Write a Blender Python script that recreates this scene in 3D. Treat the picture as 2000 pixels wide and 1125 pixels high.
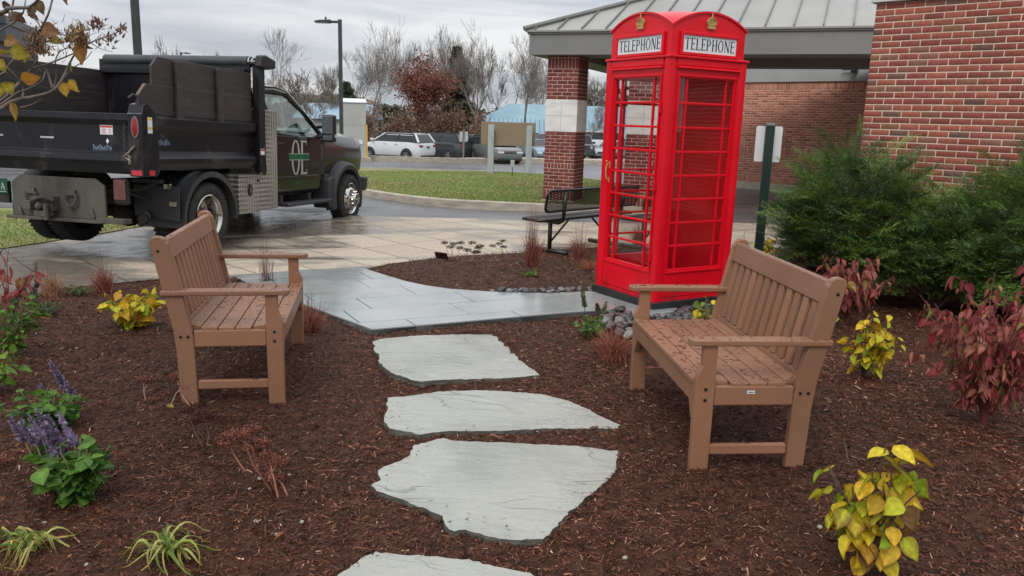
import bpy, bmesh, math, random
import numpy as np
from math import sin, cos, pi, radians, sqrt, atan2
from mathutils import Matrix, Vector
random.seed(7); rng = np.random.default_rng(7)
for o in list(bpy.data.objects): bpy.data.objects.remove(o)
scene = bpy.context.scene; COL = scene.collection

# ------------------------------------------------------------------ camera
FPX, PITCH, ROLL, CAMH = 1542.33, .2089, .031, 1.5225
fw = np.array([0, cos(PITCH), -sin(PITCH)]); rt = np.array([1, 0, 0.]); up = np.cross(rt, fw)
rt, up = cos(ROLL)*rt + sin(ROLL)*up, -sin(ROLL)*rt + cos(ROLL)*up
cd = bpy.data.cameras.new('camera'); cam = bpy.data.objects.new('camera', cd); COL.objects.link(cam)
cd.sensor_fit = 'HORIZONTAL'; cd.sensor_width = 36; cd.lens = FPX/2000*36; cd.clip_start = .05; cd.clip_end = 3000
cam.matrix_world = Matrix(((rt[0], up[0], -fw[0], 0), (rt[1], up[1], -fw[1], 0), (rt[2], up[2], -fw[2], CAMH), (0, 0, 0, 1)))
scene.camera = cam

# ------------------------------------------------------------------ sky, sun, exposure
w = bpy.data.worlds.new("World"); scene.world = w; w.use_nodes = True
nt = w.node_tree; nt.nodes.clear(); N = nt.nodes.new; L = nt.links.new
sky = N('ShaderNodeTexSky'); sky.sky_type = 'NISHITA'; sky.sun_disc = False
SUN_EL, SUN_AZ = radians(48), radians(200)
sky.sun_elevation = SUN_EL; sky.sun_rotation = SUN_AZ
tc = N('ShaderNodeTexCoord'); mp = N('ShaderNodeMapping'); mp.inputs['Scale'].default_value = (1.0, 1.0, 5.5)
nz = N('ShaderNodeTexNoise'); nz.inputs['Scale'].default_value = 3.0; nz.inputs['Detail'].default_value = 9; nz.inputs['Roughness'].default_value = .56
nz.inputs['Distortion'].default_value = .5
L(tc.outputs['Generated'], mp.inputs[0]); L(mp.outputs[0], nz.inputs['Vector'])
cr = N('ShaderNodeValToRGB'); e = cr.color_ramp.elements
e[0].position = .33; e[0].color = (3.9, 4.25, 4.9, 1); e[1].position = .62; e[1].color = (7.9, 8.0, 8.1, 1)
L(nz.outputs['Fac'], cr.inputs[0])
sp = N('ShaderNodeSeparateXYZ'); L(tc.outputs['Generated'], sp.inputs[0])
mr = N('ShaderNodeMapRange'); mr.inputs['From Min'].default_value = 0; mr.inputs['From Max'].default_value = 1
mr.inputs['To Min'].default_value = .92; mr.inputs['To Max'].default_value = 2.5; L(sp.outputs['Z'], mr.inputs['Value'])
mul = N('ShaderNodeVectorMath'); mul.operation = 'SCALE'; L(cr.outputs[0], mul.inputs[0]); L(mr.outputs[0], mul.inputs['Scale'])
mixs = N('ShaderNodeMixRGB'); mixs.inputs[0].default_value = .95; L(sky.outputs[0], mixs.inputs[1]); L(mul.outputs[0], mixs.inputs[2])
bg = N('ShaderNodeBackground'); bg.inputs['Strength'].default_value = .1; out = N('ShaderNodeOutputWorld')
L(mixs.outputs[0], bg.inputs['Color']); L(bg.outputs[0], out.inputs['Surface'])
sl = bpy.data.lights.new('sun', 'SUN'); sl.energy = 1.4; sl.angle = radians(22); sl.color = (1, .95, .87)
so = bpy.data.objects.new('sun', sl); COL.objects.link(so)
so.rotation_euler = (pi/2-SUN_EL, 0, pi-SUN_AZ)
vs = scene.view_settings; vs.view_transform = 'Standard'; vs.look = 'None'; vs.exposure = 0.08; vs.gamma = 1
scene.cycles.max_bounces = 8; scene.cycles.transparent_max_bounces = 16

# ------------------------------------------------------------------ ground shape and placement
def interp(v, tab):
    for (a, b), (c, d) in zip(tab, tab[1:]):
        if v < c: return b if v < a else b+(d-b)*(v-a)/(c-a)
    return tab[-1][1]
PROF = [(4.5, 0), (6.6, -.06), (10, -.12), (18, -.12), (24, -.2), (32, -.42), (50, -1.17), (90, -1.3)]
def gz(x, y):
    k = max(0, min(1, (y-6)/3))*max(0, min(1, (42-y)/20))
    return interp(y, PROF)+.03*max(-9, min(0, x+.5))*k
CP = np.array([0, 0, CAMH])
def ray(x, y): return (x-1000)/FPX*rt-(y-562.5)/FPX*up+fw
def G(x, y, dz=0):
    "where a sight line meets the ground"
    d = ray(x, y); t = 1.
    while t < 200:
        P = CP+t*d
        if P[2] < gz(P[0], P[1])+dz: return (float(P[0]), float(P[1]), float(gz(P[0], P[1])))
        t += .004 if t < 20 else .02
def AT(x, y, Y):
    d = ray(x, y); P = CP+d*(Y/d[1]); return (float(P[0]), float(P[1]), float(P[2]))

# ------------------------------------------------------------------ naming helpers
def tag(o, label=None, cat=None, group=None, kind=None):
    if label: o['label'] = label
    if cat: o['category'] = cat
    if group: o['group'] = group
    if kind: o['kind'] = kind
    return o
def empty(name, loc=(0, 0, 0), rz=0, label=None, cat=None, group=None, mat=None):
    o = bpy.data.objects.new(name, None); COL.objects.link(o); o.empty_display_size = .1
    if mat is not None: o.matrix_world = mat
    else: o.location = loc; o.rotation_euler = (0, 0, rz)
    return tag(o, label, cat, group)
def kids(o): return [c for c in bpy.data.objects if c.parent == o]
def copy_tree(o, parent=None):
    c = o.copy(); COL.objects.link(c)
    if parent: c.parent = parent
    for ch in kids(o): copy_tree(ch, c)
    return c

# ------------------------------------------------------------------ materials
def newmat(name):
    m = bpy.data.materials.new(name); m.use_nodes = True
    t = m.node_tree; b = t.nodes['Principled BSDF']
    return m, t, b
def ramp(t, src, stops):
    r = t.nodes.new('ShaderNodeValToRGB'); els = r.color_ramp.elements
    while len(els) < len(stops): els.new(.5)
    for el, (p, c) in zip(els, stops): el.position = p; el.color = (*c, 1)
    t.links.new(src, r.inputs[0]); return r.outputs[0]
def noise(t, scale, detail=4, rough=.5, vec=None, dist=0, coord='Object', stretch=None):
    n = t.nodes.new('ShaderNodeTexNoise'); n.inputs['Scale'].default_value = scale
    n.inputs['Detail'].default_value = detail; n.inputs['Roughness'].default_value = rough; n.inputs['Distortion'].default_value = dist
    if vec is None:
        c = t.nodes.new('ShaderNodeTexCoord'); vec = c.outputs[coord]
    if stretch:
        m_ = t.nodes.new('ShaderNodeMapping'); m_.inputs['Scale'].default_value = stretch; t.links.new(vec, m_.inputs[0]); vec = m_.outputs[0]
    t.links.new(vec, n.inputs['Vector']); return n.outputs['Fac']
def bump(t, b, src, strength, dist=.01, prev=None):
    n = t.nodes.new('ShaderNodeBump'); n.inputs['Strength'].default_value = strength; n.inputs['Distance'].default_value = dist
    t.links.new(src, n.inputs['Height'])
    if prev is not None: t.links.new(prev, n.inputs['Normal'])
    t.links.new(n.outputs[0], b.inputs['Normal']); return n.outputs[0]
def M(name, c1, c2=None, scale=8, rough=.5, metal=0, bmp=0, bscale=None, rvar=0, detail=5, coord='Object', stretch=None, bdist=.004, spec=.5, lo=.35, hi=.65, coat=0):
    m, t, b = newmat(name); c2 = c2 or tuple(x*.8 for x in c1)
    n = noise(t, scale, detail, .55, coord=coord, stretch=stretch)
    t.links.new(ramp(t, n, [(lo, c1), (hi, c2)]), b.inputs['Base Color'])
    b.inputs['Roughness'].default_value = rough; b.inputs['Metallic'].default_value = metal
    b.inputs['Specular IOR Level'].default_value = spec
    if coat: b.inputs['Coat Weight'].default_value = coat; b.inputs['Coat Roughness'].default_value = .08
    if rvar:
        mrn = t.nodes.new('ShaderNodeMapRange'); mrn.inputs['From Min'].default_value = .35; mrn.inputs['From Max'].default_value = .65
        mrn.inputs['To Min'].default_value = max(.03, rough-rvar); mrn.inputs['To Max'].default_value = min(1, rough+rvar)
        t.links.new(noise(t, scale*.6, 4, .6, coord=coord), mrn.inputs['Value']); t.links.new(mrn.outputs[0], b.inputs['Roughness'])
    if bmp: bump(t, b, noise(t, bscale or scale*6, 6, .6, coord=coord, stretch=stretch), bmp, bdist)
    return m
def MC(name, rough=.6, bmp=.2, bscale=40, spec=.4, trans=0, vary=.25, bdist=.003, vscale=30):
    "colour comes from the vertex colour of each leaf, brick or chip"
    m, t, b = newmat(name)
    a = t.nodes.new('ShaderNodeAttribute'); a.attribute_name = 'Col'
    n = noise(t, vscale, 4, .6)
    r = ramp(t, n, [(.3, (1-vary,)*3), (.7, (1+vary*.4,)*3)])
    mx = t.nodes.new('ShaderNodeMixRGB'); mx.blend_type = 'MULTIPLY'; mx.inputs[0].default_value = 1
    t.links.new(a.outputs['Color'], mx.inputs[1]); t.links.new(r, mx.inputs[2]); t.links.new(mx.outputs[0], b.inputs['Base Color'])
    b.inputs['Roughness'].default_value = rough; b.inputs['Specular IOR Level'].default_value = spec
    if bmp: bump(t, b, noise(t, bscale, 5, .6), bmp, bdist)
    if trans:
        tr = t.nodes.new('ShaderNodeBsdfTranslucent'); t.links.new(mx.outputs[0], tr.inputs['Color'])
        ms = t.nodes.new('ShaderNodeMixShader'); ms.inputs[0].default_value = trans
        o = t.nodes['Material Output']; t.links.new(b.outputs[0], ms.inputs[1]); t.links.new(tr.outputs[0], ms.inputs[2]); t.links.new(ms.outputs[0], o.inputs['Surface'])
    return m
def glass(name, tint=(1, 1, 1), refl=.08, rough=.02):
    m = bpy.data.materials.new(name); m.use_nodes = True; t = m.node_tree; t.nodes.clear()
    o = t.nodes.new('ShaderNodeOutputMaterial'); tr = t.nodes.new('ShaderNodeBsdfTransparent'); tr.inputs[0].default_value = (*tint, 1)
    g = t.nodes.new('ShaderNodeBsdfGlossy'); g.inputs['Roughness'].default_value = rough
    f = t.nodes.new('ShaderNodeLayerWeight'); f.inputs['Blend'].default_value = .5
    p_ = t.nodes.new('ShaderNodeMath'); p_.operation = 'POWER'; p_.inputs[1].default_value = 4.5; t.links.new(f.outputs['Facing'], p_.inputs[0])
    a = t.nodes.new('ShaderNodeMath'); a.operation = 'MULTIPLY_ADD'; a.inputs[1].default_value = .85; a.inputs[2].default_value = refl; a.use_clamp = True
    t.links.new(p_.outputs[0], a.inputs[0]); ms = t.nodes.new('ShaderNodeMixShader')
    t.links.new(a.outputs[0], ms.inputs[0]); t.links.new(tr.outputs[0], ms.inputs[1]); t.links.new(g.outputs[0], ms.inputs[2]); t.links.new(ms.outputs[0], o.inputs[0])
    return m

# ------------------------------------------------------------------ mesh builder
class MB:
    def __init__(s): s.v = []; s.f = []; s.mi = []; s.M = Matrix.Identity(4); s.k = 0
    def add(s, vs, fs):
        n = len(s.v); s.v += [tuple(s.M @ Vector(p)) for p in vs]; s.f += [tuple(i+n for i in f) for f in fs]; s.mi += [s.k]*len(fs); return s
    def box(s, x0, x1, y0, y1, z0, z1):
        return s.add([(x0, y0, z0), (x1, y0, z0), (x1, y1, z0), (x0, y1, z0), (x0, y0, z1), (x1, y0, z1), (x1, y1, z1), (x0, y1, z1)],
                     [(0, 3, 2, 1), (4, 5, 6, 7), (0, 1, 5, 4), (1, 2, 6, 5), (2, 3, 7, 6), (3, 0, 4, 7)])
    def prism(s, pts, a, b, axis='y'):
        "closed 2-D outline pushed between a and b along an axis"
        n = len(pts)
        def P(p, h): return {'y': (p[0], h, p[1]), 'x': (h, p[0], p[1]), 'z': (p[0], p[1], h)}[axis]
        return s.add([P(p, a) for p in pts]+[P(p, b) for p in pts], [tuple(range(n-1, -1, -1)), tuple(range(n, 2*n))]+[(i, (i+1) % n, (i+1) % n+n, i+n) for i in range(n)])
    def loft(s, rings, cap=True, closed=True):
        n = len(rings[0]); vs = [p for r in rings for p in r]; fs = []
        for k in range(len(rings)-1):
            for i in range(n if closed else n-1):
                j = (i+1) % n; fs.append((k*n+i, k*n+j, (k+1)*n+j, (k+1)*n+i))
        if cap and closed: fs += [tuple(range(n-1, -1, -1)), tuple((len(rings)-1)*n+i for i in range(n))]
        return s.add(vs, fs)
    def tube(s, pts, rad, n=6, cap=True):
        pts = [Vector(p) for p in pts]
        if not hasattr(rad, '__len__'): rad = [rad]*len(pts)
        rings = []; pu = None
        for i, p in enumerate(pts):
            d = (pts[min(i+1, len(pts)-1)]-pts[max(i-1, 0)]);
            if d.length < 1e-9: d = Vector((0, 0, 1))
            d.normalize()
            if pu is None: pu = Vector((0, 0, 1)) if abs(d.z) < .9 else Vector((1, 0, 0))
            a = d.cross(pu)
            if a.length < 1e-6: a = d.orthogonal()
            a.normalize(); b = a.cross(d); pu = b
            rings.append([tuple(p+a*(rad[i]*cos(2*pi*k/n))+b*(rad[i]*sin(2*pi*k/n))) for k in range(n)])
        return s.loft(rings, cap)
    def lathe(s, prof, n=24, axis='z', o=(0, 0, 0), cap=True):
        rings = []
        for r, h in prof:
            rg = []
            for k in range(n):
                a = 2*pi*k/n; x, y = r*cos(a), r*sin(a)
                rg.append({'z': (x+o[0], y+o[1], h+o[2]), 'y': (x+o[0], h+o[1], y+o[2]), 'x': (h+o[0], x+o[1], y+o[2])}[axis])
            rings.append(rg)
        return s.loft(rings, cap)
    def ball(s, c, r, n=8, m=6):
        rx, ry, rz = r if hasattr(r, '__len__') else (r, r, r)
        rings = [[(c[0]+rx*cos(2*pi*k/n)*sin(pi*(j+.02)/(m+.04)), c[1]+ry*sin(2*pi*k/n)*sin(pi*(j+.02)/(m+.04)), c[2]-rz*cos(pi*(j+.02)/(m+.04))) for k in range(n)] for j in range(m+1)]
        return s.loft(rings, True)
    def build(s, name, mat, parent=None, bevel=0, smooth=False, label=None, segs=2):
        me = bpy.data.meshes.new(name); me.from_pydata(s.v, [], s.f)
        mats = mat if isinstance(mat, (list, tuple)) else [mat]
        for m in mats: me.materials.append(m)
        if len(mats) > 1: me.polygons.foreach_set('material_index', s.mi)
        me.update(); bm = bmesh.new(); bm.from_mesh(me); bmesh.ops.recalc_face_normals(bm, faces=bm.faces); bm.to_mesh(me); bm.free()
        if smooth: me.polygons.foreach_set('use_smooth', [True]*len(me.polygons))
        o = bpy.data.objects.new(name, me); COL.objects.link(o)
        if smooth == 'auto':
            es = o.modifiers.new('split', 'EDGE_SPLIT'); es.split_angle = radians(38)
        if parent: o.parent = parent
        if bevel:
            b = o.modifiers.new('bevel', 'BEVEL'); b.width = bevel; b.segments = segs; b.limit_method = 'ANGLE'; b.angle_limit = radians(35)
        if label: o['label'] = label
        return o
def bigmesh(name, V, Fq, col, mat, parent=None, smooth=False):
    V = np.asarray(V, np.float32); Fq = np.asarray(Fq, np.int32); k = Fq.shape[1]
    me = bpy.data.meshes.new(name); me.vertices.add(len(V)); me.vertices.foreach_set('co', V.ravel())
    me.loops.add(Fq.size); me.loops.foreach_set('vertex_index', Fq.ravel()); me.polygons.add(len(Fq))
    me.polygons.foreach_set('loop_start', np.arange(0, Fq.size, k, dtype=np.int32)); me.polygons.foreach_set('loop_total', np.full(len(Fq), k, np.int32))
    if smooth: me.polygons.foreach_set('use_smooth', np.ones(len(Fq), bool))
    me.update(calc_edges=True)
    if col is not None:
        a = me.color_attributes.new('Col', 'FLOAT_COLOR', 'POINT'); c = np.ones((len(V), 4), np.float32); c[:, :3] = col; a.data.foreach_set('color', c.ravel())
    for m_ in (mat if isinstance(mat, (list, tuple)) else [mat]): me.materials.append(m_)
    me.validate(); o = bpy.data.objects.new(name, me); COL.objects.link(o)
    if parent: o.parent = parent
    return o
class Scatter:
    "collects many copies of small templates (leaf, needle, chip) into one mesh"
    def __init__(s): s.V = []; s.F = []; s.C = []; s.n = 0
    def put(s, tv, tf, R, T, C):
        "tv (k,3) tf (m,q) ; R (n,3,3) T (n,3) C (n,3) or (n,k,3)"
        n = len(T); k = len(tv)
        if n == 0: return
        V = np.einsum('nij,kj->nki', R, tv)+T[:, None, :]
        F = tf[None]+(s.n+np.arange(n)*k)[:, None, None]
        C = np.asarray(C, float)
        if C.ndim == 2: C = np.repeat(C[:, None, :], k, 1)
        s.V.append(V.reshape(-1, 3)); s.F.append(F.reshape(-1, tf.shape[1])); s.C.append(C.reshape(-1, 3)); s.n += n*k
    def build(s, name, mat, parent=None, smooth=False):
        return bigmesh(name, np.concatenate(s.V), np.concatenate(s.F), np.concatenate(s.C), mat, parent, smooth)
def frame(d, roll, scale):
    "rotations whose local x axis runs along d; d (n,3), roll (n), scale (n)"
    d = d/np.linalg.norm(d, axis=1, keepdims=True)
    upv = np.tile([0, 0, 1.], (len(d), 1)); upv[np.abs(d[:, 2]) > .97] = [1, 0, 0]
    y = np.cross(upv, d); y /= np.linalg.norm(y, axis=1, keepdims=True); z = np.cross(d, y)
    c, s_ = np.cos(roll)[:, None], np.sin(roll)[:, None]; y2 = c*y+s_*z; z2 = -s_*y+c*z
    return np.stack([d, y2, z2], 2)*scale[:, None, None]
def rnd(n, a, b): return rng.uniform(a, b, n)
def pal(n, cols, p=None, j=.15):
    cols = np.array(cols, float); c = cols[rng.choice(len(cols), n, p=p)]; return c*rng.uniform(1-j, 1+j, (n, 1))
def vnoise(x, y, s, seed=0):
    "cheap smooth value noise"
    x = np.asarray(x)*s; y = np.asarray(y)*s; xi = np.floor(x).astype(int); yi = np.floor(y).astype(int); fx = x-xi; fy = y-yi
    fx = fx*fx*(3-2*fx); fy = fy*fy*(3-2*fy)
    def h(a, b):
        n = (a*374761393+b*668265263+seed*1442695041) & 0x7fffffff; n = (n ^ (n >> 13))*1274126177 & 0x7fffffff; return ((n ^ (n >> 16)) & 0xffff)/65535.
    return (h(xi, yi)*(1-fx)+h(xi+1, yi)*fx)*(1-fy)+(h(xi, yi+1)*(1-fx)+h(xi+1, yi+1)*fx)*fy
def inpoly(px, py, poly):
    px = np.asarray(px); py = np.asarray(py); c = np.zeros(px.shape, bool); n = len(poly)
    for i in range(n):
        x0, y0 = poly[i][:2]; x1, y1 = poly[(i+1) % n][:2]
        if y0 == y1: continue
        c ^= ((y0 > py) != (y1 > py)) & (px < (x1-x0)*(py-y0)/(y1-y0)+x0)
    return c
def drape(poly, dz, res, name, mat, kind='structure', dfun=None, thick=0):
    "outline laid on the ground as a sheet that follows its shape"
    bm = bmesh.new(); f = bm.faces.new([bm.verts.new((p[0], p[1], 0)) for p in poly])
    xs = [p[0] for p in poly]; ys = [p[1] for p in poly]
    for ax, lo, hi in ((0, min(xs), max(xs)), (1, min(ys), max(ys))):
        k = lo+res
        while k < hi:
            no = (1, 0, 0) if ax == 0 else (0, 1, 0); co = (k, 0, 0) if ax == 0 else (0, k, 0)
            bmesh.ops.bisect_plane(bm, geom=bm.verts[:]+bm.edges[:]+bm.faces[:], plane_co=co, plane_no=no); k += res
    if thick:
        r = bmesh.ops.extrude_edge_only(bm, edges=[e for e in bm.edges if e.is_boundary]); low = {v for v in r['geom'] if isinstance(v, bmesh.types.BMVert)}
    else: low = set()
    for v in bm.verts: v.co.z = gz(v.co.x, v.co.y)+(dz-thick if v in low else dz)
    bmesh.ops.recalc_face_normals(bm, faces=bm.faces)
    if sum(f.normal.z for f in bm.faces) < 0: bmesh.ops.reverse_faces(bm, faces=bm.faces)
    me = bpy.data.meshes.new(name); bm.to_mesh(me); bm.free(); me.materials.append(mat)
    o = bpy.data.objects.new(name, me); COL.objects.link(o); o['kind'] = kind; return o
def GP(pts, dz=0): return [G(*p, dz) for p in pts]
# ------------------------------------------------------------------ setting materials
def concrete_mat():
    m, t, b = newmat('concrete'); c = t.nodes.new('ShaderNodeTexCoord'); mpn = t.nodes.new('ShaderNodeMapping')
    mpn.inputs['Rotation'].default_value = (0, 0, radians(51)); t.links.new(c.outputs['Object'], mpn.inputs[0])
    br = t.nodes.new('ShaderNodeTexBrick'); br.offset = 0; br.inputs['Scale'].default_value = 1; br.inputs['Brick Width'].default_value = 1.52
    br.inputs['Row Height'].default_value = .61; br.inputs['Mortar Size'].default_value = .012; br.inputs['Mortar Smooth'].default_value = .3
    br.inputs['Color1'].default_value = (1, 1, 1, 1); br.inputs['Color2'].default_value = (.80, .79, .77, 1); br.inputs['Mortar'].default_value = (.22, .18, .14, 1)
    ns = noise(t, 1.3, 2, .5, dist=.0)
    dv = t.nodes.new('ShaderNodeVectorMath'); dv.operation = 'ADD'; cb = t.nodes.new('ShaderNodeCombineXYZ')
    sc = t.nodes.new('ShaderNodeMath'); sc.operation = 'MULTIPLY'; sc.inputs[1].default_value = .03
    t.links.new(noise(t, 9, 3, .6), sc.inputs[0]); t.links.new(sc.outputs[0], cb.inputs[0]); t.links.new(sc.outputs[0], cb.inputs[1])
    t.links.new(mpn.outputs[0], dv.inputs[0]); t.links.new(cb.outputs[0], dv.inputs[1]); t.links.new(dv.outputs[0], br.inputs['Vector'])
    # wet patches: darker and smoother, long streaks
    sxyz = t.nodes.new('ShaderNodeSeparateXYZ'); t.links.new(c.outputs['Object'], sxyz.inputs[0]); gr = t.nodes.new('ShaderNodeMapRange')
    gr.inputs['From Min'].default_value = -1.2; gr.inputs['From Max'].default_value = -4.5; gr.inputs['To Min'].default_value = -.035; gr.inputs['To Max'].default_value = .10; t.links.new(sxyz.outputs['X'], gr.inputs['Value'])
    ad = t.nodes.new('ShaderNodeMath'); ad.operation = 'ADD'; t.links.new(noise(t, .5, 7, .62, dist=.8, stretch=(.7, 1.6, 1)), ad.inputs[0]); t.links.new(gr.outputs[0], ad.inputs[1])
    wet = ramp(t, ad.outputs[0], [(.47, (0, 0, 0)), (.57, (1, 1, 1))])
    dry = ramp(t, noise(t, 26, 6, .7), [(.3, (.31, .255, .19)), (.5, (.44, .37, .285)), (.7, (.53, .455, .36))])
    wetc = ramp(t, noise(t, 14, 6, .7, stretch=(.5, 2.5, 1)), [(.3, (.13, .11, .09)), (.7, (.25, .215, .175))])
    mx = t.nodes.new('ShaderNodeMixRGB'); t.links.new(wet, mx.inputs[0]); t.links.new(dry, mx.inputs[1]); t.links.new(wetc, mx.inputs[2])
    mm = t.nodes.new('ShaderNodeMixRGB'); mm.blend_type = 'MULTIPLY'; mm.inputs[0].default_value = .9
    t.links.new(mx.outputs[0], mm.inputs[1]); t.links.new(br.outputs['Color'], mm.inputs[2]); t.links.new(mm.outputs[0], b.inputs['Base Color'])
    r = ramp(t, wet, [(0, (.62,)*3), (1, (.16,)*3)]); rr = t.nodes.new('ShaderNodeMath'); rr.operation = 'ADD'
    rs = ramp(t, noise(t, 5, 5, .6), [(.35, (0, 0, 0)), (.65, (.14,)*3)]); t.links.new(r, rr.inputs[0]); t.links.new(rs, rr.inputs[1]); t.links.new(rr.outputs[0], b.inputs['Roughness'])
    p = bump(t, b, br.outputs['Fac'], -.5, .01); bump(t, b, noise(t, 60, 6, .7), .25, .004, p); return m
MAT = {}
MAT['concrete'] = concrete_mat()
def asphalt_mat():
    m, t, b = newmat('asphalt')
    fine = ramp(t, noise(t, 90, 5, .8), [(.38, (.035, .036, .04)), (.5, (.1, .1, .108)), (.66, (.27, .27, .28))])
    big = ramp(t, noise(t, .35, 5, .6, stretch=(.5, 2, 1)), [(.35, (.65,)*3), (.65, (1.25,)*3)])
    mx = t.nodes.new('ShaderNodeMixRGB'); mx.blend_type = 'MULTIPLY'; mx.inputs[0].default_value = 1
    t.links.new(fine, mx.inputs[1]); t.links.new(big, mx.inputs[2]); t.links.new(mx.outputs[0], b.inputs['Base Color'])
    t.links.new(ramp(t, noise(t, .9, 5, .7, stretch=(.4, 2, 1)), [(.4, (.2,)*3), (.6, (.5,)*3)]), b.inputs['Roughness'])
    bump(t, b, noise(t, 110, 4, .8), .35, .004); return m
MAT['asphalt'] = asphalt_mat()
MAT['kerb'] = M('kerb_concrete', (.42, .37, .3), (.27, .23, .19), 3, .6, bmp=.3, bscale=50, stretch=(1, 1, 4))
MAT['soil'] = M('soil', (.032, .0135, .008), (.078, .034, .021), 14, .7, bmp=.7, bscale=60, bdist=.012, detail=8, spec=.12)
MAT['chip'] = MC('mulch_chip', .6, .4, 60, .14, vary=.3)
MAT['field'] = M('field_grass', (.07, .075, .03), (.14, .115, .06), .6, .9, bmp=.3, bscale=20)
MAT['turf'] = M('turf', (.11, .16, .026), (.22, .19, .065), .9, .85, bmp=.6, bscale=30, detail=9)
MAT['blade'] = MC('grass_blade', .6, 0, trans=.25)
MAT['slate'] = None
def stone_mat(name, c1, c2, c3, r0, r1, bs):
    m, t, b = newmat(name)
    base = ramp(t, noise(t, 1.6, 6, .6, dist=.4), [(.3, c1), (.55, c2), (.8, c3)])
    sp_ = ramp(t, noise(t, 160, 3, .8), [(.35, (.86,)*3), (.6, (1.04,)*3)])
    mx = t.nodes.new('ShaderNodeMixRGB'); mx.blend_type = 'MULTIPLY'; mx.inputs[0].default_value = 1
    t.links.new(base, mx.inputs[1]); t.links.new(sp_, mx.inputs[2]); t.links.new(mx.outputs[0], b.inputs['Base Color'])
    t.links.new(ramp(t, noise(t, 2.4, 5, .65, dist=.6), [(.4, (r0,)*3), (.6, (r1,)*3)]), b.inputs['Roughness'])
    p = bump(t, b, noise(t, 7, 8, .62, dist=.5, stretch=(1, 2.6, 1)), bs, .03); bump(t, b, noise(t, 120, 5, .7), bs*.5, .004, p); return m
MAT['bluestone'] = stone_mat('bluestone_wet', (.22, .245, .245), (.31, .33, .325), (.35, .345, .32), .04, .17, .05)
MAT['flag'] = stone_mat('flagstone', (.265, .27, .24), (.35, .355, .315), (.30, .305, .272), .22, .42, .38)
MAT['flagside_wet_shade'] = M('flagstone_edge_wet_shade', (.05, .047, .04), (.13, .125, .11), 18, .8, bmp=.8, bscale=40, stretch=(1, 1, 5))  # darker side colour: wetness and edge shadow painted in together
def laminations():
    t = MAT['flag'].node_tree; b = t.nodes['Principled BSDF']; lk = b.inputs['Base Color'].links[0].from_socket; nl = b.inputs['Normal'].links[0].from_socket
    acc = None
    for sc_, st_, lv_ in ((.7, (1, 2.4, 1), .47), (.6, (.8, 2.6, 1), .55)):
        n = noise(t, sc_, 4, .5, dist=.3, stretch=st_); a = t.nodes.new('ShaderNodeMath'); a.operation = 'SUBTRACT'; a.inputs[1].default_value = lv_; t.links.new(n, a.inputs[0])
        ab = t.nodes.new('ShaderNodeMath'); ab.operation = 'ABSOLUTE'; t.links.new(a.outputs[0], ab.inputs[0]); r = ramp(t, ab.outputs[0], [(.0, (0,)*3), (.004, (1,)*3)])
        if acc is None: acc = r
        else: m_ = t.nodes.new('ShaderNodeMixRGB'); m_.blend_type = 'MULTIPLY'; m_.inputs[0].default_value = 1; t.links.new(acc, m_.inputs[1]); t.links.new(r, m_.inputs[2]); acc = m_.outputs[0]
    gate = ramp(t, noise(t, 1.7, 3, .5), [(.46, (1,)*3), (.54, (0,)*3)]); mg = t.nodes.new('ShaderNodeMixRGB'); t.links.new(gate, mg.inputs[0]); t.links.new(acc, mg.inputs[1]); mg.inputs[2].default_value = (1, 1, 1, 1); acc = mg.outputs[0]
    mx = t.nodes.new('ShaderNodeMixRGB'); mx.blend_type = 'MULTIPLY'; mx.inputs[0].default_value = .34; t.links.new(lk, mx.inputs[1]); t.links.new(acc, mx.inputs[2]); t.links.new(mx.outputs[0], b.inputs['Base Color'])
    bump(t, b, acc, .6, .006, nl)
laminations()
MAT['river'] = MC('river_stone', .28, .1, 30, .5, vary=.2)
MAT['mortar'] = M('mortar', (.74, .59, .48), (.54, .43, .34), 2.2, .85, bmp=.5, bscale=120)
MAT['mortar_far'] = M('mortar_far', (.74, .50, .40), (.62, .42, .33), 40, .85)
MAT['brick'] = MC('brick_face', .8, .5, 70, .25, vary=.28, bdist=.004, vscale=26)
MAT['marble'] = M('white_tile', (.72, .71, .68), (.5, .5, .49), 2.2, .35, detail=10, stretch=(1, 1, 3), lo=.45, hi=.75)
MAT['roofmetal'] = M('roof_metal', (.235, .23, .215), (.285, .28, .26), .8, .5, metal=.0, bmp=.04, bscale=3, rvar=.1)
MAT['seam'] = M('roof_seam', (.17, .17, .16), None, 3, .5)
MAT['fascia'] = M('fascia_metal', (.175, .175, .175), (.20, .198, .195), .6, .45)
MAT['soffit'] = M('soffit', (.20, .185, .165), (.17, .16, .145), 2, .7)
MAT['stucco'] = M('stucco', (.30, .30, .30), (.34, .34, .335), 1, .8, bmp=.2, bscale=80)
MAT['limestone'] = M('limestone', (.5, .45, .37), (.38, .34, .28), 5, .8, bmp=.4)
MAT['coping'] = M('coping', (.62, .61, .59), None, 2, .5)
MAT['whiteline'] = M('road_paint', (.6, .6, .6), (.35, .35, .35), 9, .6, lo=.4, hi=.7)

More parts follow.
